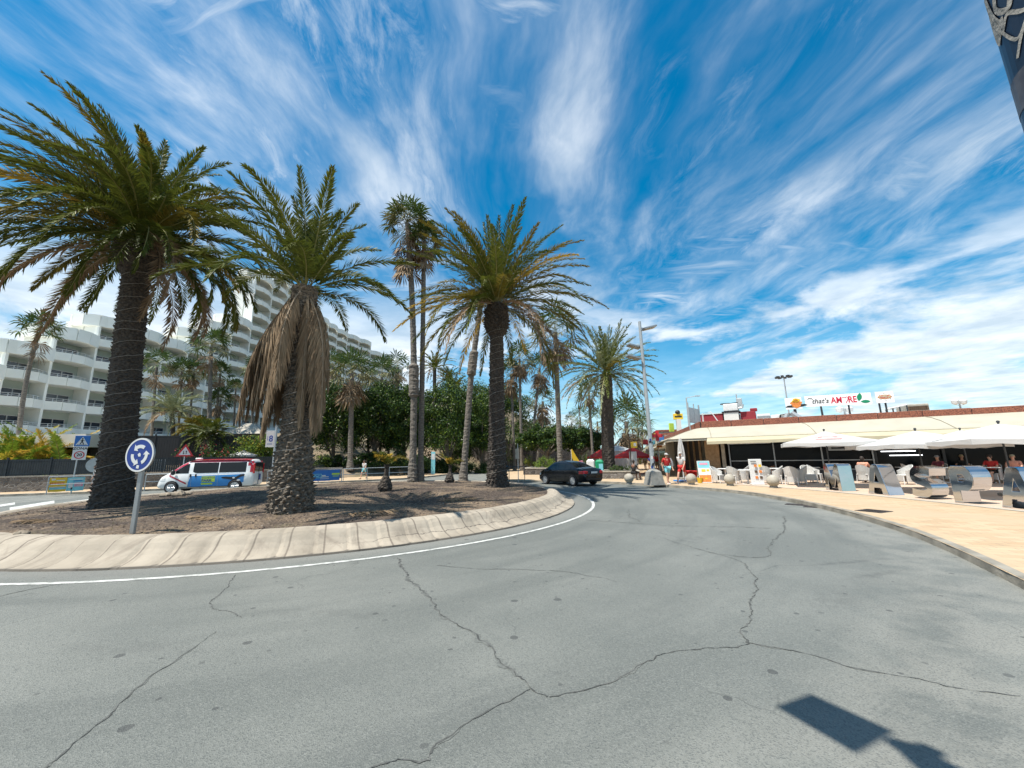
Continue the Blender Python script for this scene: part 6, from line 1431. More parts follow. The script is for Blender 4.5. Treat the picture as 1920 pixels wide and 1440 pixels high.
# sign boards on the roof
def board(name, label, corners, d, posts, cat='sign board'):
    """corners: bottom-left, bottom-right, top-left pixel; board stands d metres behind the parapet."""
    a, b, c = [atF(*q, -d) for q in corners]; x = (b-a); w_ = x.length; x.normalize(); h = (c-a).length; t = thing(name, label, cat, (a.x, a.y, 3.6), 0); o0 = Vector((0, 0, a.z-3.6)); z = Vector((0, 0, 1)); n = x.cross(z).normalized()
    mb = MB(); P = [o0, o0+x*w_, o0+x*w_+z*h, o0+z*h]; mb.add(P+[p-n*.06 for p in P], [(0, 1, 2, 3), (7, 6, 5, 4), (0, 4, 5, 1), (1, 5, 6, 2), (2, 6, 7, 3), (3, 7, 4, 0)]); mb.build('panel', 'board_white', t)
    mb = MB()
    for f, dd in posts: p = o0+x*w_*f-n*.10; mb.tube([Vector((p.x, p.y, -.05)), p+z*h*1.0], .05, 6); mb.tube([Vector((p.x-n.x*.9+.2, p.y-n.y*.9, -.05)), p+z*h*.6], .035, 6)
    for f in dd if isinstance(dd, tuple) else (): pass
    mb.each('post', 'dark_steel', t); return t, o0, x, z, n, w_, h
def put(t, me, o0, x, z, name, m, n, e=.006): mb = MB(); mesh_into(mb, me, face_mat(o0+n*e, x, z)); return mb.build(name, m, t)
t, o0, x, z, n, w_, h = board('sign_board', 'long white roof sign with black script, red capitals and two green leaves', ((1511, 763), (1636, 757), (1509, 743)), .8, ((.24, 0), (.66, 0)))
ds = Vector((x.x, x.y, x.z)); c0 = o0+z*h*.46
put(t, text_mesh("that's", h*.62, .004, .28, .004, .92), c0+x*w_*.235, x, z, 'lettering', 'black_ink', n)
mb = MB(); mesh_into(mb, flat_mesh([stroke([(-.42*h, .22*h), (-.30*h, .30*h), (-.12*h, .28*h), (.0, .20*h)], [.02, .05, .05, .03])], .004), face_mat(c0+x*w_*.13+n*.006, x, z)); mb.build('swash', 'black_ink', t)
put(t, text_mesh('AM', h*.78, .004, 0, .013, .70), c0+x*w_*.49, x, z, 'lettering', 'red_ink', n); put(t, text_mesh('RE', h*.78, .004, 0, .013, .70), c0+x*w_*.725, x, z, 'lettering', 'red_ink', n)
hp_ = [(0, -.30), (.17, .0), (.20, .16), (.12, .27), (.03, .24), (0, .15), (-.04, .22), (-.12, .25), (-.2, .18)]; put(t, flat_mesh([stroke([(a*h, b*h) for a, b in hp_], .045*h)], .004), c0+x*w_*.622, x, z, 'heart_outline', 'red_ink', n)
lf = lambda L, W, a: [(L*f*math.cos(a)-W*math.sin(math.pi*f)**.8*s*math.sin(a), L*f*math.sin(a)+W*math.sin(math.pi*f)**.8*s*math.cos(a)) for s, fs in ((1, np.linspace(0, 1, 10)), (-1, np.linspace(1, 0, 10)[1:-1])) for f in fs]
put(t, flat_mesh([lf(h*.72, h*.17, 1.35)], .004), c0+x*w_*.815-z*h*.16, x, z, 'leaf_picture', 'green_ink', n); put(t, flat_mesh([lf(h*.66, h*.14, -.02)], .004), c0+x*w_*.838-z*h*.22, x, z, 'leaf_picture', 'green_ink', n)
def foodpic(t, c, x, z, n, s, k):
    put(t, flat_mesh([circ(0, 0, .62*s, 24, ry=.26*s)], .004), c, x, z, 'pizza_crust', 'orange_ink', n, .008); put(t, flat_mesh([circ(0, .02*s, .54*s, 24, ry=.2*s)], .004), c, x, z, 'pizza_top', 'cream_cloth2', n, .013)
    r = random.Random(k); mb = MB(); gb = MB()
    for i in range(9): mesh_into(mb, flat_mesh([circ(0, 0, .07*s, 8, ry=.04*s)], .003), face_mat(c+x*r.uniform(-.4, .4)*s+z*r.uniform(-.12, .15)*s+n*.018, x, z))
    for i in range(8): a = i*.8; mesh_into(gb, flat_mesh([circ(0, 0, .055*s, 6, ry=.03*s)], .003), face_mat(c+x*.58*s*math.cos(a)*1.05+z*.42*s*math.sin(a)+n*.012, x, z))
    mb.build('topping', 'red_ink', t); gb.build('garnish', 'wood_dark', t)
t, o0, x, z, n, w_, h = board('picture_board', 'white roof board with a pizza picture right of the long sign', ((1644, 756), (1678, 754), (1642, 735)), .8, ((.15, 0), (.5, 0))); foodpic(t, o0+x*w_*.5+z*h*.52, x, z, n, w_*.62, 4)
t, o0, x, z, n, w_, h = board('picture_board', 'white roof board with a heaped dish picture left of the long sign', ((1474, 768), (1505, 766), (1472, 747)), .8, ((.5, 0), (.55, 0)))
put(t, flat_mesh([[(-.6, -.24), (-.45, -.13), (.5, -.08), (.65, -.16), (.4, -.25), (-.2, -.27)]], .004), o0+x*w_*.62+z*h*.5, x, z, 'dish_picture', 'black_ink', n, .008)
put(t, flat_mesh([[(.30*math.cos(a)*(1+.2*math.sin(5*a)), .26*math.sin(a)*(1+.15*math.cos(4*a))) for a in np.linspace(0, 6.2, 26)]], .004), o0+x*w_*.66+z*h*.46, x, z, 'food_picture', 'orange_ink', n, .013)
put(t, flat_mesh([[(.22*math.cos(a)*(1+.25*math.sin(4*a)), .16*math.sin(a)) for a in np.linspace(0, 6.2, 20)]], .004), o0+x*w_*.66+z*h*.72, x, z, 'food_picture', 'yellow_ink', n, .013)
pa = atF(1489, 778, -.9); mb = MB(); t = thing('roof_chimney', 'grey curved flue standing under the dish picture board', 'flue', (pa.x, pa.y, 3.6), FRZ); mb.tube([(-.55, 0, -.02), (-.5, 0, .4), (-.35, 0, .75)], [.15, .15, .14], 8); mb.tube([(.35, 0, -.02), (.2, 0, .45), (-.15, 0, .80)], [.2, .2, .18], 8); mb.build('flue', 'galv', t)
t, w_, h_ = roofbox('roof_hut', 'cream rooftop hut at the right of the roof signs', 'rooftop hut', 1702, 1744, 757, 772, 3.5, 2.5, 'concrete_pale'); mb = MB(); [mb.box((-w_*.4+w_*.8*k/9, -.03, h_*.75), (.14, .05, .26)) for k in range(10)]; mb.build('vents', 'wood_dark', t)
pa, pb = atF(1662, 772, -2.5), atF(1702, 771, -2.5); t = thing('roof_canopy', 'flat rooftop canopy with railing beside the cream hut', 'canopy', (pa.x, pa.y, 3.6)); d = pb-pa; d.z = 0; mb = MB(); mb.add([Vector((0, 0, .75)), d+Vector((0, 0, .95)), d-FN*2+Vector((0, 0, .95)), -FN*2+Vector((0, 0, .75))], [(0, 1, 2, 3), (3, 2, 1, 0)]); mb.tube([Vector((0, 0, .78)), d+Vector((0, 0, .98))], .05, 6); mb.build('cover', 'white_paint', t); mb = MB(); [mb.tube([d*f, d*f+Vector((0, 0, .75+.2*f))], .04, 6) for f in (0, .33, .66, 1)]; mb.tube([Vector((0, 0, .4)), d+Vector((0, 0, .5))], .03, 6); mb.each('post', 'dark_steel', t)
def lamp_mast(label, px, py0, py1, Y, kind, group='tall lamps behind the restaurant'):
    b = A(px, py0, Y); tp = A(px, py1, Y); t = thing('lamp_mast', label, 'lamp', (b.x, b.y, 0), 0, group); mb = MB(); h = tp.z; mb.tube([(0, 0, 0), (0, 0, h)], [.14, .08], 8); mb.build('mast', 'galv', t); mb = MB()
    if kind == 'flood':
        for k in range(8): a = k*math.pi/4; mb.tube([(0, 0, h), (math.cos(a)*.8, math.sin(a)*.8, h+.1)], .04, 4); mb.box((math.cos(a)*.95, math.sin(a)*.95, h+.12), (.5, .36, .28), a, 0, .04)
        mb.each('floodlight', 'dark_steel', t)
    elif kind == 'arm': mb.tube([(0, 0, h), (1.4, 0, h+.25)], .05, 6); mb.box((1.5, 0, h+.24), (.7, .24, .12), 0, 0, .03); mb.build('lamp_head', 'galv', t)
    else:
        for k in (-1, 1): mb.lathe([(.05, -.2), (.28, -.1), (.34, .25), (.1, .4)], 10, (k*.5, 0, h-.2)); mb.tube([(0, 0, h-.5), (k*.5, 0, h-.4)], .03, 5)
        mb.each('lamp_shade', 'white_paint', t)
lamp_mast('tall floodlight mast crowned with a ring of lamps', 1483, 800, 708, 62, 'flood'); lamp_mast('single-arm street lamp behind the roof screen', 1292, 800, 746, 52, 'arm'); lamp_mast('twin white globe lamp beyond the right end of the roof', 1809, 800, 752, 46, 'twin'); lamp_mast('twin pale lantern lamp between the sign board posts', 1587, 790, 766, 40, 'twin')
# ---------------------------------------------------------------- parasols over the terrace
PG = 'white square parasols over the terrace'
def tpar(label, px, pya, D, half, rz, pye, **k):
    k.setdefault('polem', 'dark_steel')
    p = A(px, pya, D); ze = A(px, pye, D).z-.125; return parasol(label, (p.x, p.y, .125), half, ze, p.z-.125, rz=rz, group=PG, **k)
t = tpar('off-white parasol with faded red print in front of the glazed corner', 1545, 809, 19.6, 1.8, FRZ, 830)
mb = MB()
ln = [stroke([(math.cos(a)*.36, math.sin(a)*.12) for a in np.linspace(.2, 2.9, 12)], .03), stroke([(-.5, -.02), (-.2, .0)], .03), stroke([(.2, 0), (.5, -.04)], .03)]
zA, zE, hf = kid(t, 'canopy').data.vertices[0].co.z, 0, 1.62
zs = [v.co.z for v in kid(t, 'canopy').data.vertices]; zA, zE = max(zs), sorted(zs)[40]
sl = Vector((0, -1.8, zE-zA)).normalized(); pc_ = Vector((0, -.95, zA+(zE-zA)*.55+.015)); xx = Vector((1, 0, 0))
for c in ln: mesh_into(mb, flat_mesh([c], .002), face_mat(pc_, xx, -sl))
mesh_into(mb, flat_mesh([[(-.5, -.03), (.5, -.03), (.5, .03), (-.5, .03)]], .002), face_mat(pc_+sl*.33, xx, -sl)); mb.build('print', 'red_cloth', t)
tpar('white parasol with a dark pole in the middle of the terrace', 1716, 808, 16.4, 1.75, FRZ+.3, 833)
tpar('big white parasol with black lettering on its edge, at the right', 1872, 795, 14.2, 2.1, FRZ+.25, 824)
t = [o for o in COL.objects if o.get('label', '').startswith('big white parasol')][0]
zs = [v.co.z for v in kid(t, 'canopy').data.vertices]; zlow = min(zs); mb = MB(); mesh_into(mb, text_mesh('PE', .24, .003, 0, .006, 1.35), face_mat(Vector((.12, -2.1*.99-.02, zlow+.14)), (1, 0, 0), (0, .12, 1))); mb.build('lettering', 'black_ink', t)
tpar('white parasol partly hidden behind the big lettered one', 1800, 807, 18.6, 1.5, FRZ+.1, 827)
p = A(1275, 823, 27); t = thing('closed_parasol', 'closed white parasol tied up by the restaurant corner', 'parasol', (p.x, p.y, .125)); h = p.z-.125
mb = MB(); rows = []
for i in range(10):
    f = i/9; R = .07+.17*math.sin(f*math.pi*.55)-.05*f; rows.append([(R*(1+.22*math.cos(7*a))*math.cos(a), R*(1+.22*math.cos(7*a))*math.sin(a), h-f*1.45) for a in np.linspace(0, 2*math.pi, 28, endpoint=False)])
mb.grid(rows, closeu=True); mb.build('canopy', 'white_cloth', t); mb = MB(); mb.tube([(0, 0, 0), (0, 0, h+.1)], .03, 8); mb.build('pole', 'white_paint', t); mb = MB(); mb.box((0, 0, .06), (.5, .5, .12), 0, 0, .02); mb.build('base', 'concrete', t)
# ---------------------------------------------------------------- chairs and tables
CHG = 'white woven chairs on the terrace'
def make_chair(label, loc, rz):
    t = thing('woven_chair', label, 'chair', loc, rz, CHG); mb = MB()
    mb.box((0, 0, .43), (.52, .50, .06), 0, 0, .02); mb.build('seat', 'wicker', t); mb = MB(); rows = []
    for i in range(13):
        a = R_(-28+236*i/12)+0; c, s = math.cos(a), math.sin(a); f = max(0, math.sin(max(0, min(math.pi, math.pi*i/12)))); top = .64+.30*f**1.5; rows.append([(c*.30*(1+.0), s*.27+.0, .14), (c*.31, s*.28, .42), (c*.32, s*.30+.02*f, .60), (c*.325, s*.31+.05*f, top)])
    inn = [[(x*.9, y*.9, z) for x, y, z in r] for r in rows]; mb.grid(rows); mb.grid([r for r in inn[::-1]]); mb.grid([[r[-1], q[-1]] for r, q in zip(rows, inn)]); mb.grid([[q[0], r[0]] for r, q in zip(rows, inn)]); mb.build('backrest', 'wicker', t)
    mb = MB(); mb.box((0, -.235, .29), (.5, .03, .26)); mb.build('apron', 'wicker', t)
    for x, y in ((-.24, -.22), (.24, -.22), (-.25, .20), (.25, .20)): mb = MB(); mb.tube([(x, y, .40), (x*1.12, y*1.12, 0)], .02, 6); mb.build('leg', 'white_paint', t)
    return t
def make_table(label, loc, rz):
    t = thing('terrace_table', label, 'table', loc, rz, 'white tables on the terrace'); mb = MB(); mb.box((0, 0, .73), (.82, .82, .035), 0, 0, .01); mb.build('tabletop', 'white_paint', t); mb = MB(); mb.tube([(0, 0, .03), (0, 0, .72)], .035, 8); mb.each('column', 'white_paint', t); mb = MB(); mb.box((0, 0, .02), (.62, .08, .04), .78); mb.box((0, 0, .022), (.62, .08, .04), -.78); mb.build('foot', 'white_paint', t); return t
ch = None; tb_ = None
def CH(px, py, rz, label):
    global ch
    p = G(px, py, .127)
    if ch is None: ch = make_chair(label, p, rz); return ch
    return dup(ch, p, rz, label=label)
def TB(px, py, rz, label):
    global tb_
    p = G(px, py, .127)
    if tb_ is None: tb_ = make_table(label, p, rz); return tb_
    return dup(tb_, p, rz, label=label)
rz0 = FRZ
CH(1347, 905.5, rz0+1.2, 'white woven chair nearest the slanted pavement board')
CH(1377, 906, rz0+2.6, 'white woven chair behind the pale stone ball beside the menu panel')
CH(1395, 904, rz0-1.6, 'white woven chair just left of the tall menu panel')
CH(1436, 905.5, rz0+3.0, 'white woven chair behind the stone ball right of the menu panel')
CH(1457, 907, rz0-1.5, 'white woven chair with its side turned beside the third stone ball')
CH(1487, 909, rz0+2.9, 'white woven chair closest to the kerb left of the chrome M')
CH(1502, 908, rz0-1.5, 'white woven chair with tall back turned left of the chrome M')
CH(1518, 905, rz0+.4, 'shaded woven chair directly behind the chair left of the M')
CH(1532, 904, rz0+1.3, 'shaded woven chair at the left edge of the chrome M')
CH(1624, 905, rz0+2.5, 'white woven chair between the chrome M and first A, its sitter in salmon')
CH(1700, 908, rz0-1.2, 'white woven chair seen between the first A and the S')
CH(1712, 903, rz0+1.6, 'white woven chair in the shade behind the chrome S')
CH(1766, 903, rz0+2.3+math.pi, 'woven chair carrying the man in dark red shirt behind the chrome S')
CH(1812, 899, rz0+2.6+math.pi, 'shaded woven chair under the person in khaki cap behind the P')
CH(1866, 905, rz0+2.4+math.pi, 'woven chair carrying the person in bright red shirt')
CH(1910, 906, rz0+2.6+math.pi, 'woven chair carrying the person in pink at the right picture edge')
CH(1449, 896, rz0+2.8+math.pi, 'woven chair carrying the person in pale shirt near the window')
for px, py, l in ((1362, 902, 'white table between the two chairs by the pavement board'), (1403, 907, 'white pedestal table beside the tall menu panel'), (1446, 902, 'white table behind the third stone ball'), (1474, 903, 'white table left of the chrome M'), (1524, 900, 'white table in the shade behind the chrome M'), (1706, 902, 'white table behind the first A and S'), (1783, 905, 'white table behind the S and P'), (1852, 905, 'white table behind the P and last A')): TB(px, py, rz0, l)
# ---------------------------------------------------------------- chrome letters
def letter(ch_, label, y0, xf, w_, h=1.1, dep=.56):
    if ch_ == 'M': cs = [[(0, 0), (.20, 0), (.22, .55), (.44, .10), (.56, .10), (.78, .55), (.80, 0), (1, 0), (.93, .93), (.88, .985), (.80, 1), (.74, .97), (.70, .9), (.5, .48), (.30, .9), (.26, .97), (.2, 1), (.12, .985), (.07, .93)]]
    elif ch_ == 'A': cs = [[(0, 0), (.26, 0), (.31, .22), (.69, .22), (.74, 0), (1, 0), (.70, .90), (.64, .98), (.56, 1), (.44, 1), (.36, .98), (.30, .90)], [(.37, .40), (.5, .74), (.63, .40)]]
    elif ch_ == 'P': cs = [[(0, 0), (.34, 0), (.34, .34), (.60, .34)]+[(.62+.38*math.cos(a), .67+.33*math.sin(a)) for a in np.linspace(-1.5, 1.5, 14)]+[(.60, 1), (.12, 1), (.04, .97), (0, .90)], [(.34+.0, .57), (.34, .78), (.54, .78)]+[(.56+.10*math.cos(a), .675+.105*math.sin(a)) for a in np.linspace(1.4, -1.4, 8)]+[(.54, .57)]]
    else:
        c = [(.98, .80), (.80, .84), (.52, .87), (.28, .84), (.15, .72), (.18, .60), (.36, .53), (.62, .47), (.82, .39), (.86, .27), (.74, .165), (.48, .13), (.22, .15), (.02, .19)]; P = smooth_path([(x, y, 0) for x, y in c], 5); cs = [stroke([(p.x, p.y) for p in P], .22)]
    cs = [[(x*w_, y*h) for x, y in c] for c in cs]; me = flat_mesh(cs, dep, .012 if ch_ != 'S' else 0, 1); t = thing('chrome_letter', label, 'letter', (xf, y0, .128), 0, 'chrome letters on the pavement')
    mb = MB(); mesh_into(mb, me, face_mat(Vector((dep/2+.012, 0, .012)), (0, -1, 0), (0, 0, 1))); mb.build('letter_body', 'chrome', t); return t
for c, px, py, w_, l in (('M', 1549, 918, .86, 'polished chrome letter M, leftmost of the row'), ('A', 1629, 925, .84, 'polished chrome letter A beside the M'), ('S', 1712, 933, .72, 'polished chrome letter S'), ('P', 1791, 942, .62, 'polished chrome letter P'), ('A', 1880, 951, .80, 'polished chrome letter A cut by the right picture edge')):
    p = G(px, py, .128); letter(c, l, p.y, p.x, w_)
# ---------------------------------------------------------------- boards, balls, lamp, bins on the pavement
BG = 'stone ball bollards along the kerb'; ball = None
for px, py, l in ((1180, 907.5, 'pale stone ball bollard left of the street lamp foot'), (1297, 909, 'pale stone ball bollard in front of the walking man in pink'), (1369.5, 911, 'pale stone ball bollard in front of the chairs by the pavement board'), (1451, 915, 'pale stone ball bollard nearest the chrome letters')):
    p = G(px, py, .12)
    if ball is None:
        ball = thing('ball_bollard', l, 'bollard', p, 0, BG); mb = MB(); mb.sphere((0, 0, .33), .27, 24, 14); mb.build('ball', 'concrete_pale', ball, True); mb = MB(); mb.lathe([(.17, -.02), (.17, .08), (.13, .12)], 16); mb.build('base', 'concrete', ball)
    else: dup(ball, p, rnd.uniform(0, 3), label=l)
def aboard(label, px, py, rz):
    p = G(px, py, .125); t = thing('pavement_board', label, 'sign', p, rz); h = 1.28; mb = MB(); tl_ = Matrix.Rotation(-.24, 4, 'X')
    mb.box((0, 0, h/2), (.68, .03, h), 0, 0, .01); mb.xf(tl_); mb.xf(Matrix.Translation((0, -.30, 0))); mb.build('front_panel', 'white_paint', t)
    mb = MB(); mb.box((0, 0, h/2), (.68, .03, h), 0, 0, .01); mb.xf(Matrix.Rotation(.24, 4, 'X')); mb.xf(Matrix.Translation((0, .30, 0))); mb.build('back_panel', 'concrete_pale', t)
    mb = MB(); r = random.Random(2)
    for z0, z1, mi in ((.86, 1.24, 0), (.45, .86, 1), (.06, .45, 2)): mb.box((0, -.018, (z0+z1)/2), (.62, .008, z1-z0), 0, mi)
    mb.box((0, -.025, 1.10), (.44, .006, .12), 0, 3)
    for k in range(7): mb.lathe([(.001, .0), (.10, .001), (.09, .006)], 12, (0, 0, 0), 4) if False else mb.box((r.uniform(-.2, .2), -.025-.001*k, r.uniform(.15, .75)), (r.uniform(.12, .22), .006, r.uniform(.1, .2)), 0, r.choice([1, 4, 5, 2]))
    mb.xf(tl_); mb.xf(Matrix.Translation((0, -.30, 0))); mb.build('poster', ['cyan_ink', 'white_paint', 'orange_ink', 'pink_ink', 'yellow_ink', 'orange_ink'], t); return t
aboard('slanted pavement board with an ice cream poster by the restaurant corner', 1322, 905, FRZ+.35)
p = G(1421, 909, .125); t = thing('menu_panel', 'tall white menu panel with rows of food pictures among the chairs', 'sign', p, FRZ+.35); mb = MB(); mb.box((0, 0, .68), (.62, .04, 1.28), 0, 0, .015, tilt=Matrix.Rotation(-.06, 3, 'X')); mb.build('panel', 'white_paint', t); mb = MB(); r = random.Random(8)
for i in range(3):
    for j in range(2): mb.box((-.02+j*.21, -.03+.06*(i-1)*.36*-.0-.012-.004*(2-i), .38+i*.30), (.13, .008, .13), 0, r.choice([0, 1, 2]), tilt=Matrix.Rotation(-.06, 3, 'X'))
mb.box((-.1, .012-.03, 1.2), (.26, .03, .035), 0, 3); mb.xf(Matrix.Translation((0, -.012, 0))); mb.each('food_picture', ['orange_ink', 'wood_dark', 'yellow_ink', 'black_ink'], t); mb = MB(); mb.box((0, .05, .03), (.6, .4, .05), 0, 0, .01); mb.build('foot', 'white_paint', t)
# big street lamp
p = G(1227, 909, .12); tp = A(1199, 603, p.y); t = thing('street_lamp', 'tall grey street lamp with stickers and three lamp heads on a square concrete foot', 'street lamp', p)
L3 = tp-p; mb = MB(); V = [(-.42, -.42, 0), (.42, -.42, 0), (.42, .42, 0), (-.42, .42, 0), (-.40, -.40, .12), (.40, -.40, .12), (.40, .40, .12), (-.40, .40, .12), (-.30, -.30, .72), (.30, -.30, .72), (.30, .30, .72), (-.30, .30, .72), (-.14, -.14, .84), (.14, -.14, .84), (.14, .14, .84), (-.14, .14, .84)]
F = [(12, 13, 14, 15)]+[(k*4+i, k*4+(i+1) % 4, k*4+4+(i+1) % 4, k*4+4+i) for k in range(3) for i in range(4)]; mb.add(V, F); mb.xf(Matrix.Rotation(.2, 4, 'Z')); mb.build('foot', 'concrete', t)
mb = MB(); mb.tube([L3*.07, L3*.5, L3], [.125, .105, .085], 12); mb.build('pole', 'galv', t)
for f, dx, sy in ((.955, .46, 0), (.845, -.30, .25), (.765, -.46, 0)):
    c = L3*f; mb = MB(); mb.tube([c, c+Vector((dx*.5, sy, .02))], .035, 6); mb.box(c+Vector((dx*1.2, sy*1.3, .03)), (.80, .48, .11), .1, 0, .02, tilt=Matrix.Rotation(-.25*(1 if dx > 0 else -1), 3, 'Y')); lh = mb.build('lamp_head', 'grey_steel', t)
    mb = MB(); mb.box(c+Vector((dx*1.2, sy*1.3, -.036)), (.66, .36, .02), .1, tilt=Matrix.Rotation(-.25*(1 if dx > 0 else -1), 3, 'Y')); mb.build('lamp_glass', 'concrete_pale', lh)
mb = MB(); r = random.Random(5)
for k in range(16):
    f = r.uniform(.10, .27); c = L3*f; a = r.uniform(3.6, 5.9); mb.box(c+Vector((math.cos(a)*.121, math.sin(a)*.121, 0)), (.006, r.uniform(.07, .14), r.uniform(.06, .16)), a, r.randint(0, 3))
mb.each('sticker', ['white_paint', 'black_ink', 'sign_red', 'sign_blue'], t)
# walkers
p = G(1253, 908, .122); person('person in red shirt, pale blue shorts and white cap with a towel over the shoulder', p, math.pi+.25, 'walk', 'red_cloth', 'cyan_ink', hat='white_cloth', ph=.45)
tw = thing('towel', 'white towel hanging over the shoulder of the walker in red', 'towel', p, math.pi+.25); mb = MB(); mb.grid([[(-.16-.05*math.sin(k), .13-.02*k*.3, 1.46), (-.20, .15+.012*math.sin(k*2), 1.25), (-.21-.02*k*.3, .14, .98)] for k in range(2)]+[[(-.28, .10, 1.40), (-.33, .13, 1.2), (-.34, .13, .96)]]+[[(-.27, -.12, 1.40), (-.31, -.15, 1.2), (-.30, -.14, 1.05)]]); mb.build('cloth', 'white_cloth', tw)
p = G(1281, 906.5, .122); person('person in pale pink shirt, salmon shorts and white cap striding past the restaurant corner', p, math.pi*.72, 'walk', 'white_cloth', 'red_cloth', hat='white_cloth', ph=1.2, scale=1.03)
# ---------------------------------------------------------------- people on the terrace
SG = 'people sitting on the terrace'
def sitter(label, px, py, rz, **k): p = G(px, py, .127); return person(label, p, rz, 'sit', group=SG, **k)
defm('salmon_cloth', (.68, .30, .20), .8, amt=.3); defm('maroon_cloth', (.16, .03, .05), .8, amt=.3); defm('grey_cloth', (.25, .25, .26), .85, amt=.3); defm('khaki_cloth', (.34, .28, .18), .85, amt=.3); defm('black_cloth', (.015, .015, .017), .8, amt=.2)
sitter('person in salmon top seated with their back turned between the M and the first A', 1624, 905, rz0-.4, shirt='salmon_cloth', legs='white_cloth', female=True)
sitter('man in dark red shirt and grey cap seated behind the chrome S', 1766, 903, rz0+2.3, shirt='maroon_cloth', legs='grey_cloth', hat='grey_cloth')
sitter('person in khaki cap seated behind the chrome P', 1812, 899, rz0+2.6, shirt='black_cloth', legs='grey_cloth', hat='khaki_cloth')
sitter('person in bright red shirt seated behind the space between P and last A', 1866, 905, rz0+2.4, shirt='red_cloth', legs='black_cloth')
sitter('person in patterned pink shirt seated at the right picture edge', 1910, 906, rz0+2.6, shirt='salmon_cloth', legs='khaki_cloth', hat='khaki_cloth')
sitter('person in pale shirt seated behind the window side of the white table', 1449, 896, rz0+2.8, shirt='grey_cloth', legs='black_cloth')
for px, py, l, hr in ((1683, 893, 'waiter in grey shirt standing in the shade, left of two', 2.2), (1707, 893, 'waiter in grey shirt standing by the dark parasol pole, right of two', 3.0)):
    p = G(px, py, .127); person(l, p, rz0+hr, 'stand', 'grey_cloth', 'black_cloth', longleg=True, skin='skin')
# beach goods by the corner
p = G(1305, 903, .125); t = thing('goods_table', 'low red stall table with beach goods by the restaurant corner', 'stall', p, FRZ); mb = MB(); mb.box((0, 0, .62), (1.3, .6, .06), 0, 0, .02); mb.box((0, .28, .3), (1.2, .04, .6)); mb.build('tabletop', 'red_cloth', t); mb = MB(); [mb.tube([(x, y, 0), (x, y, .6)], .025, 6) for x in (-.6, .6) for y in (-.25, .25)]; mb.each('leg', 'white_paint', t)
GG = 'beach goods at the restaurant corner'
p2 = G(1313, 905.5, .125); t = thing('sand_bucket', 'small yellow bucket at the foot of the pavement board', 'bucket', p2, 0, GG); mb = MB(); mb.lathe([(.12, 0), (.17, .30), (.15, .30), (.11, .03)], 14); mb.build('pail', 'yellow_ink', t); mb = MB(); mb.tube([(math.cos(a)*.16, 0, .29+math.sin(a)*.14) for a in np.linspace(0, math.pi, 9)], .008, 5); mb.build('handle', 'white_paint', t)
p2 = G(1288, 902.5, .125); t = thing('paddle_board', 'short blue and white board lying on the ground behind the walker', 'board', p2, FRZ, GG); mb = MB(); mb.prism([(x*.8, y*.24) for x, y in circ(0, 0, 1, 20)], .01, .08, 0, 0); mb.prism([(x*.78, y*.07) for x, y in circ(0, 0, 1, 20)], .081, .09, 1, 1); mb.build('deck', ['blue_ink', 'white_paint'], t); 
p2 = FP(.0, 1.2); t = thing('potted_plant', 'leafy plant in a pot at the restaurant doorway', 'plant', (p2.x, p2.y, .125)); mb = MB(); mb.lathe([(.16, 0), (.24, .4), (.22, .4), (.1, .34)], 14); mb.build('pot', 'tan_tile', t); mb = MB(); rr = np.random.RandomState(4)
for k in range(16): frond(mb, np.array([0, 0, .38]), k*2.4, R_(80-3.5*k), .8, R_(70), 0, .16, 12, .03, (0, 0), rr, 1)
mb.build('foliage', ['leaf_mid', 'rachis'], t)
# ---------------------------------------------------------------- far shops and street furniture
def shop(label, P, w_, d, h, rz, m='plaster_white', sign=None, awn='cream_cloth'):
    t = thing('shop', label, 'building', P, rz); mb = MB(); mb.box((w_/2, d/2, h/2), (w_, d, h), 0); mb.build('wall', m, t); mb = MB(); mb.box((w_/2, -.03, 1.25), (w_*.86, .06, 2.4)); mb.build('shop_window', 'glass_dark', t); mb = MB(); mb.grid([[(x, -.02, 2.95), (x, -.8, 2.8), (x, -1.5, 2.5), (x, -1.5, 2.3)] for x in np.linspace(.1, w_-.1, 8)]); mb.build('awning', awn, t); mb = MB(); mb.box((w_/2, d/2, h+.12), (w_+.2, d+.2, .24)); mb.build('roof', 'terracotta_stone', t)
    if sign: mb = MB(); mb.box((w_/2, -.05, h-.35), (w_*.8, .08, .5)); mb.build('sign', sign, t)
    return t
lrz = math.atan2(-LB.y, -LB.x)
for k, (s, w_, h, m, sg, l) in enumerate(((33, 9, 4.2, 'plaster_white', 'sign_blue2', 'white shop with blue sign just beyond the restaurant flank'), (46, 12, 5.2, 'concrete_pale', 'yellow_ink', 'pale shop with yellow sign farther along the promenade'), (62, 15, 4.4, 'plaster_white', 'sign_red', 'far white shop with red sign at the end of the promenade'))):
    P = FO+LB*s; shop(l, (P.x, P.y, .12), w_, 8, h, lrz, m, sg)
p = A(1235, 850, 36); t = thing('pharmacy_sign', 'big red cross sign on a white pole with small coloured panels', 'sign', (p.x, p.y, .12), -.35); zc_ = A(1235, 817, 36).z-.12; s = .45
mb = MB(); a_ = .15; mesh_into(mb, flat_mesh([[(-.15, .45), (.15, .45), (.15, .15), (.45, .15), (.45, -.15), (.15, -.15), (.15, -.45), (-.15, -.45), (-.15, -.15), (-.45, -.15), (-.45, .15), (-.15, .15)]], .12), face_mat(Vector((0, -.1, zc_)), (1, 0, 0), (0, 0, 1))); mb.build('cross', 'sign_red', t); mb = MB(); mb.tube([(0, .05, 0), (0, .05, zc_+.3)], .05, 8); mb.build('pole', 'white_paint', t)
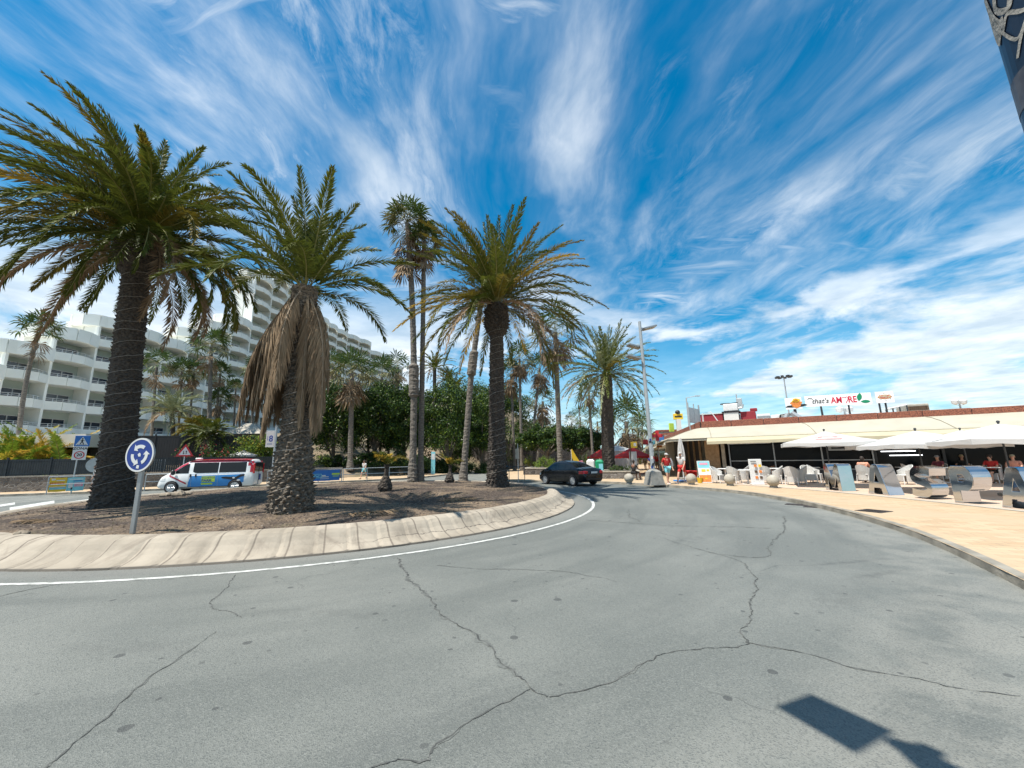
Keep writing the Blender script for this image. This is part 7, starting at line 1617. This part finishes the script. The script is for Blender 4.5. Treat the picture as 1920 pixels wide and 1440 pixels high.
for dx, dz, w_, h, m in ((-.35, -.62, .28, .42, 'cyan_ink'), (.28, -.66, .42, .36, 'white_paint'), (-.42, -.2, .18, .25, 'yellow_ink'), (.1, -.95, .5, .2, 'orange_ink')): mb = MB(); mb.box((dx, -.08, zc_+dz), (w_, .06, h), 0, 0, .01); mb.build('side_panel', m, t)
p = A(1273, 800, 42); t = thing('sign_tower', 'white roof pylon topped by a yellow sign with a black dome', 'sign', (p.x, p.y, .12), -.2); zt = A(1273, 786, 42).z-.12; mb = MB(); mb.box((0, 0, zt/2), (.45, .35, zt)); mb.build('pylon', 'plaster_white', t); mb = MB(); mb.box((0, 0, zt+.28), (.95, .25, .62), 0, 0, .03); mb.build('sign_box', 'yellow_ink', t); mb = MB(); mb.sphere((0, 0, zt+.72), .26, 14, 8); mb.build('dome', 'black_plastic', t); mb = MB(); mb.box((0, -.14, zt+.28), (.7, .02, .14)); mb.build('print', 'black_ink', t); mb = MB(); mb.box((-.75, 0, zt-.85), (.55, .15, .9), .5, 0, .02); mb.build('side_sign', 'lime_ink', t)
p = A(1213, 830, 48); t = thing('hanging_sign', 'small red square sign on a white post left of the lamp pole', 'sign', (p.x, p.y, .12)); zc_ = A(1209, 829, 48).z-.12; mb = MB(); mb.tube([(0, 0, 0), (0, 0, zc_+.3)], .06, 6); mb.each('post', 'white_paint', t); mb = MB(); mb.box((-.2, -.05, zc_), (.6, .08, .6), 0, 0, .02); mb.build('panel', 'sign_red', t); mb = MB(); mb.box((0, -.06, zc_-1.0), (.5, .06, .7), 0, 0, .02); mb.build('lower_panel', 'white_paint', t)
p = A(1189, 836, 33); t = thing('garden_sign', 'yellow sign plate on a thin brown post above the red parasol', 'sign', (p.x-.35, p.y, .12)); zc_ = A(1189, 834, 33).z-.12; mb = MB(); mb.tube([(0, 0, 0), (0, 0, zc_+.9)], .04, 6); mb.each('post', 'wood_dark', t); mb = MB(); mb.box((.32, -.05, zc_), (.52, .05, .5), 0, 0, .01); mb.build('panel', 'yellow_ink', t); mb = MB(); mb.box((.4, -.08, zc_+.02), (.22, .01, .26)); mb.build('print', 'white_paint', t)
p = A(1188, 872, 34); t = thing('first_aid_panel', 'white first aid panel with a small red cross by the seated person', 'sign', (p.x, p.y, .12), -.1); zc_ = A(1190, 872, 34).z-.12; mb = MB(); mb.box((0, 0, 1.0), (.62, .06, 1.9), 0, 0, .02); mb.build('panel', 'white_paint', t); mb = MB(); mb.box((.02, -.036, zc_), (.28, .01, .09)); mb.box((.02, -.038, zc_), (.09, .01, .28)); mb.build('cross', 'sign_red', t)
parasol('red parasol with pale top right of the broad palm trunk', (A(1186, 850, 37).x, 37, .12), 1.75, A(1186, 855, 37).z-.12, A(1186, 838, 37).z-.12, 'red_cloth', square=False, group='red parasols on the promenade')
parasol('red parasol half hidden by the left side of the broad palm trunk', (A(1128, 850, 41).x, 41, .12), 1.5, A(1128, 856, 41).z-.12, A(1128, 842, 41).z-.12, 'red_cloth', square=False, group='red parasols on the promenade')
p = A(1158, 860, 43); t = thing('gazebo', 'white gazebo with hanging curtains behind the broad palm trunk', 'gazebo', (p.x, p.y, .12)); zt = A(1158, 846, 43).z-.12; za = A(1158, 840, 43).z-.12+.3; mb = MB(); mb.add([(-1.6, -1.6, zt), (1.6, -1.6, zt), (1.6, 1.6, zt), (-1.6, 1.6, zt), (0, 0, za)], [(0, 1, 4), (1, 2, 4), (2, 3, 4), (3, 0, 4)]); mb.build('roof', 'white_cloth', t); mb = MB()
for (xa, ya, xb, yb) in ((-1.5, -1.5, 1.5, -1.5), (1.5, -1.5, 1.5, 1.5), (-1.5, 1.5, -1.5, -1.5)): mb.grid([[(xa+(xb-xa)*i/24+.05*math.sin(i*1.7)*(ya != yb), ya+(yb-ya)*i/24+.05*math.sin(i*1.7)*(ya == yb), .1), (xa+(xb-xa)*i/24, ya+(yb-ya)*i/24, zt)] for i in range(25)])
mb.build('curtain', 'white_cloth', t)
p = G(1116, 899, .12); p = Vector((A(1116, 890, 31).x, 31, .12)); t = thing('recycling_bin', 'rounded grey and green recycling bin beside the broad palm', 'bin', p, -.2); mb = MB(); mb.box((-.3, 0, .7), (.62, .7, 1.4), 0, 0, .14); mb.build('grey_half', 'white_paint', t); mb = MB(); mb.box((.36, 0, .68), (.62, .7, 1.36), 0, 0, .14); mb.build('green_half', 'green_ink', t); mb = MB(); mb.box((.46, -.36, .75), (.3, .02, .6)); mb.build('label_plate', 'cyan_ink', t)
p = A(1082, 868, 36); t = thing('feather_flag', 'yellow and pink feather flag behind the black car', 'flag', (p.x, p.y, .12), .2); mb = MB(); me = flat_mesh([[(-.5, 2.2), (-.42, 2.3), (-.2, 1.9), (.3, 1.1), (.45, .6), (.1, .5), (-.2, 1.0), (-.45, 1.5)]], .02); mesh_into(mb, me, face_mat(Vector((0, 0, .0)), (1, 0, 0), (0, 0, 1))); mb.build('cloth', 'yellow_ink', t); mb = MB(); mesh_into(mb, flat_mesh([[(.1, 1.2), (.5, 1.3), (.75, .6), (.4, .4), (.2, .7)]], .02), face_mat(Vector((0, -.03, .0)), (1, 0, 0), (0, 0, 1))); mb.build('pink_panel', 'pink_ink', t); mb = MB(); mb.tube([(-.5, .03, 0), (-.5, .03, 2.25)], .02, 5); mb.build('pole', 'white_paint', t)
# planters
def planter(label, px0, px1, py, h, dep, m='lava_stone'):
    a, b = G(px0, py, .12), G(px1, py, .12); Q = [a, b, b+Vector((dep*.25, dep, 0)), a+Vector((dep*.25, dep, 0)), a]; t = wall_along('planter_wall', label, [Vector(q) for q in Q], h, .4, m, cap='concrete_pale'); t['category'] = 'planter'
    mb = MB(); mb.add([Vector(q)-a+Vector((0, 0, h-.12)) for q in Q[:4]], [(0, 1, 2, 3)]); mb.build('soil', 'hill_earth', t); return t
planter('low stone planter wall under the broad date palm', 1128, 1196, 897.5, .46, 3.2, 'rubble_stone'); planter('low dark stone planter left of the black car', 985, 1060, 890, .55, 3.5)
PP = 'planting on the promenade'
def at_(px, Y, z=.3): p = A(px, 870, Y); return Vector((p.x, p.y, z))
shrub('planter_bush', 'bright lime green bush in the planter left of the black car', at_(1024, 41, .3), 2.4, 1.7, 101, ('leaf_mid', 'leaf_lime', 'leaf_lime'), (.35, .4, .25), 1800, .13, PP)
shrub('planter_bush', 'small bright bush behind the fan palm trunks near the parked cars', at_(993, 54, .0), 1.6, 2.4, 102, ('leaf_mid', 'leaf_lime', 'leaf_gold'), (.5, .35, .15), 900, .14, PP)
for px, l, s in ((1152, 'low dark plant right of the broad palm trunk', 103), (1172, 'low olive plant near the seated person', 104)): shrub('planter_plant', l, at_(px, 31.5, .45), 1.1, .75, s, ('leaf_mid', 'leaf_dark', 'leaf_grey'), (.5, .3, .2), 500, .1, PP)
feather_bush('spiky_plant', 'tall spiky grey-green plant behind the black car boot', at_(1097, 39, .2), 2.2, 26, 105, ['leaf_grey', 'leaf_mid', 'leaf_grey'], el=(88, 40), droop=(6, 40), ll=.25, nl=14, w=.04, group=PP)
tree('spreading_tree', 'broad umbrella-shaped dark tree left of the tall fan palm', at_(1025, 47, .1), 6.6, A(1025, 803, 47).z, 2.2, 106, n=16000, group=PP, size=.26)
tree('spreading_tree', 'broad umbrella-shaped dark tree right of the tall fan palm', at_(1085, 49, .1), 7.4, A(1085, 803, 49).z, 2.0, 107, n=18000, group=PP, size=.26, pm=(.7, .27, .03))
PR = 'palms along the promenade'
b = Vector((A(1141, 880, 33.5).x, 33.5, .5)); t4 = A(1136, 700, 33.5)
phoenix('broad silvery date palm standing in the stone planter left of the street lamp', b, t4, dict(prof=[(0, .56, .05), (.1, .52, .06), (.5, .50, .06), (.9, .52, .06), (1, .42, .05)], nd=8, mats=['frond_silver', 'frond_green', 'frond_olive', 'frond_dead']), 111, 5.0, 84, 40, .042, .5, (-.03, 0), (88, -30), (26, 74), cable=False, group=PR, dh=.08, trunkseg=20, yel=.3)
def rp(label, pxb, pyb, pxt, pyt, Y, R, r0, seed, N=26, sk=12, pale=.5, **k): p = A(pxb, 860, Y); return fanpalm(label, Vector((p.x, Y, .1 if Y < 60 else terr(p.x, Y))), A(pxt, pyt, Y), R, r0, N, sk, seed, group=PR, nseg=12, pale=pale, w=.07, **k)
rp('tall fan palm with thick shaggy head in front of the umbrella trees', 1050, 880, 1041, 622, 39, 2.0, .30, 112, 40, 22, .45, skl=.9)
rp('pale-headed fan palm left of three behind the slimmer date palm', 978, 880, 974, 672, 50, 1.5, .2, 113, 30, 18, .7)
rp('pale-headed fan palm leaning a little, right of three behind the slimmer date palm', 992, 880, 1012, 690, 54, 1.6, .22, 114, 30, 18, .6)
rp('dark shaggy fan palm hugging the slimmer date palm trunk', 965, 880, 958, 700, 52, 1.4, .2, 115, 26, 20, .4, skl=1.5)
rp('short pale fan palm on the slope behind the umbrella trees', 1006, 860, 1018, 752, 58, 1.6, .24, 116, 26, 14, .6)
rp('thin bare-trunked palm whose head hides in the broad date palm', 1112, 880, 1104, 735, 45, 1.2, .17, 117, 18, 6, .4)
rp('bushy fan palm with brown skirt between the broad date palm and the lamp', 1176, 880, 1174, 790, 46, 2.0, .3, 118, 40, 30, .4, skl=1.3)
for i, (px, pyt, Y, s, l) in enumerate(((1088, 782, 85, 121, 'tiny far palm left of the thin bare trunk'), (1072, 792, 90, 122, 'tiny far palm above the umbrella trees'), (1120, 790, 66, 123, 'far dark palm just left of the broad date palm trunk'), (1204, 798, 80, 124, 'tiny far palm behind the street lamp'), (1196, 806, 72, 125, 'far palm just left of the street lamp'))): rp(l, px, 870, px, pyt, Y, 1.7, .2, s, 16, 6, .3)
# people and ground cover near the planter
p = G(1193, 900, .12); person('person in black seated on the planter wall', (p.x-.1, p.y, .10), -.9, 'sit', 'black_cloth', 'black_cloth', 'skin_dark', longleg=False)
for px, Y, s, l, rz in ((1210, 46, 'white_cloth', 'distant person in white walking on the promenade', .3), (1219, 40, 'sign_blue', 'distant person in blue beside the street lamp', 2.), (1232, 38, 'red_cloth', 'distant person in red looking at the shops', 3.)): p = A(px, 870, Y); person(l, (p.x, p.y, .12), rz, 'stand', s, 'khaki_cloth')
rail('thin dark rail at the corner of the side road', [G(926, 903, .125), G(984, 902.5, .125)], 1.0, (1.0, .12), 'dark_steel', post=1.0, group='rails at the side road')
p = G(972, 903, .12); t = thing('pole_sign', 'thin pale post with small plates among the fan palm trunks', 'sign', p); mb = MB(); zt = A(971, 832, p.y).z-.12; mb.tube([(0, 0, 0), (0, 0, zt)], .03, 6); mb.each('post', 'galv', t); mb = MB(); mb.box((-.05, -.04, zt-.7), (.26, .03, .7), 0, 0, .01); mb.build('plate', 'concrete_pale', t)
# retaining wall behind the side road
rw_ = smooth_path([A(885, 870, 66)+Vector((0, 0, 0)), A(930, 870, 62), A(985, 870, 61), A(1040, 870, 62), A(1120, 870, 66)], 5)
for q in rw_: q.z = 0.
wall_along('retaining_wall', 'tall dark stone retaining wall behind the parked cars', rw_, 4.6, .8, 'lava_stone', hs=[4.9-.09*i+.15*math.sin(i*1.7) for i in range(len(rw_))])
HS = 'shrubs on the hillside'; r = random.Random(31)
HL = ['grey-green bush on the hill above the retaining wall', 'dark bush on the hill behind the fan palms', 'olive bush on the hill slope']
sh0 = [shrub('hill_shrub', HL[k], (0, 0, 0), 5.0, 3.6, 140+k, (('leaf_grey', 'leaf_mid', 'leaf_grey'), ('leaf_dark', 'leaf_mid', 'leaf_dark'), ('leaf_grey', 'leaf_gold', 'frond_silver'))[k], (.5, .3, .2), 1300, .34, HS) for k in range(3)]
hill_spots = []
for i in range(58):
    x = r.uniform(-34, 34); y = r.uniform(64, 100)
    if -46 < x < -34: continue
    hill_spots.append((x, y))
for i, (x, y) in enumerate(hill_spots):
    k = i % 3
    if i < 3: o = sh0[k]; o.location = (x, y, terr(x, y)-.2)
    else: o = dup(sh0[k], (x, y, terr(x, y)-.2), r.uniform(0, 6))
    s = r.uniform(.7, 1.4); o.scale = (s, s, s*r.uniform(.8, 1.1))
defm('sticker_grey', (.09, .09, .10), .5, col2=(.03, .03, .04), ns=16)
# ---------------------------------------------------------------- near post with stickers, and an unseen lamp shaped to shade the asphalt
px_d = Vector((ray(1880, 125).x, ray(1880, 125).y)).normalized(); cpos = px_d*1.75; nrm = Vector((px_d.y, -px_d.x)); cpos = cpos+nrm*.155
t = thing('sticker_post', 'dark sticker-covered post at the upper right edge of the picture', 'post', (cpos.x, cpos.y, .12)); mb = MB(); mb.tube([(0, 0, 0), (0, 0, 4.6)], .150, 28); mb.build('shaft', 'galv', t)
def wrap(path, wd, R, nseg=3):
    """Ribbon of width wd on the shaft through (angle, height) points."""
    rows = []; P = smooth_path([(a*R, z, 0) for a, z in path], 8)
    for i, p in enumerate(P):
        tt = (P[min(i+1, len(P)-1)]-P[max(0, i-1)]).normalized(); n = Vector((-tt.y, tt.x, 0))*wd/2; rows.append([(R*math.cos(q.x/R), R*math.sin(q.x/R), q.y) for q in (p+n, p-n)])
    return rows
av = math.atan2(-cpos.y, -cpos.x); mb = MB()
mb.grid([[(.1525*math.cos(av+a), .1525*math.sin(av+a), z) for z in np.linspace(2.36, 4.2, 24)] for a in np.linspace(-1.9, 1.9, 30)]); mb.build('dark_sticker', 'night_ink' if 'night_ink' in MT else 'black_ink', t)
mb = MB(); zz = lambda py: CAMH+ray(1890, py+65).z/math.hypot(ray(1890, py).x, ray(1890, py).y)*1.75
for path, wd in (([(av-.9, zz(5)), (av-1.05, zz(45)), (av-.8, zz(70)), (av-.7, zz(30)), (av-.9, zz(5))], .016), ([(av-1.35, zz(-10)), (av-1.25, zz(40)), (av-1.1, zz(75)), (av-.95, zz(80))], .03), ([(av-1.2, zz(50)), (av-1.05, zz(95)), (av-.85, zz(78)), (av-.6, zz(100)), (av-.35, zz(92))], .011), ([(av-1.05, zz(95)), (av-.8, zz(135)), (av-.55, zz(108))], .009), ([(av-.9, zz(165)), (av-.7, zz(130)), (av-.5, zz(105))], .009), ([(av-1.45, zz(20)), (av-1.3, zz(80)), (av-1.15, zz(100))], .035)): mb.grid(wrap(path, wd, .1545))
mb.each('line_drawing', 'concrete', t)
mb = MB(); mb.grid([[(.1535*math.cos(av+a), .1535*math.sin(av+a), z) for z in np.linspace(zz(250), zz(186), 8)] for a in np.linspace(-1.7, 1.0, 20)]); mb.build('pale_sticker', 'sticker_grey', t)
k_ = -SUNV/SUNV.z*-1
def shade_from(x, y, h): return Vector((x-SUNV.x/-SUNV.z*h, y-SUNV.y/-SUNV.z*h, h))
c4 = [G(1455, 1325), G(1515, 1304), G(1672, 1376), G(1606, 1414)]; HH = 6.2  # unseen lamp head, outline projected back from the shadow it has to cast
Q = [shade_from(p.x, p.y, HH) for p in c4]; t = thing('street_lamp', 'unseen street lamp behind the viewer, its flat head shaped to shade the asphalt', 'street lamp', (1.9, -1.6, .12)); o0 = Vector((1.9, -1.6, .12))
mb = MB(); mb.add([q-o0 for q in Q]+[q-o0+Vector((0, 0, .09)) for q in Q], [(0, 1, 2, 3), (7, 6, 5, 4), (0, 4, 5, 1), (1, 5, 6, 2), (2, 6, 7, 3), (3, 7, 4, 0)]); mb.build('lamp_head', 'grey_steel', t)
e0 = shade_from(*G(1668, 1392).xy, HH)-o0; e1 = shade_from(*G(1730, 1412).xy, HH)-o0; e2 = shade_from(*G(1752, 1440).xy, HH)-o0
mb = MB(); mb.tube([e0+Vector((0, 0, .04)), e1*.6+e0*.4, e1], [.05, .07, .10], 8); mb.tube([e1-Vector((.02, -.05, 0)), e1, e2, Vector((0, 0, 5.6)), Vector((0, 0, 5))], [.10, .13, .12, .10, .09], 10); mb.build('arm', 'galv', t); mb = MB(); mb.tube([(0, 0, 0), (0, 0, 5.6)], .09, 12); mb.build('pole', 'galv', t)
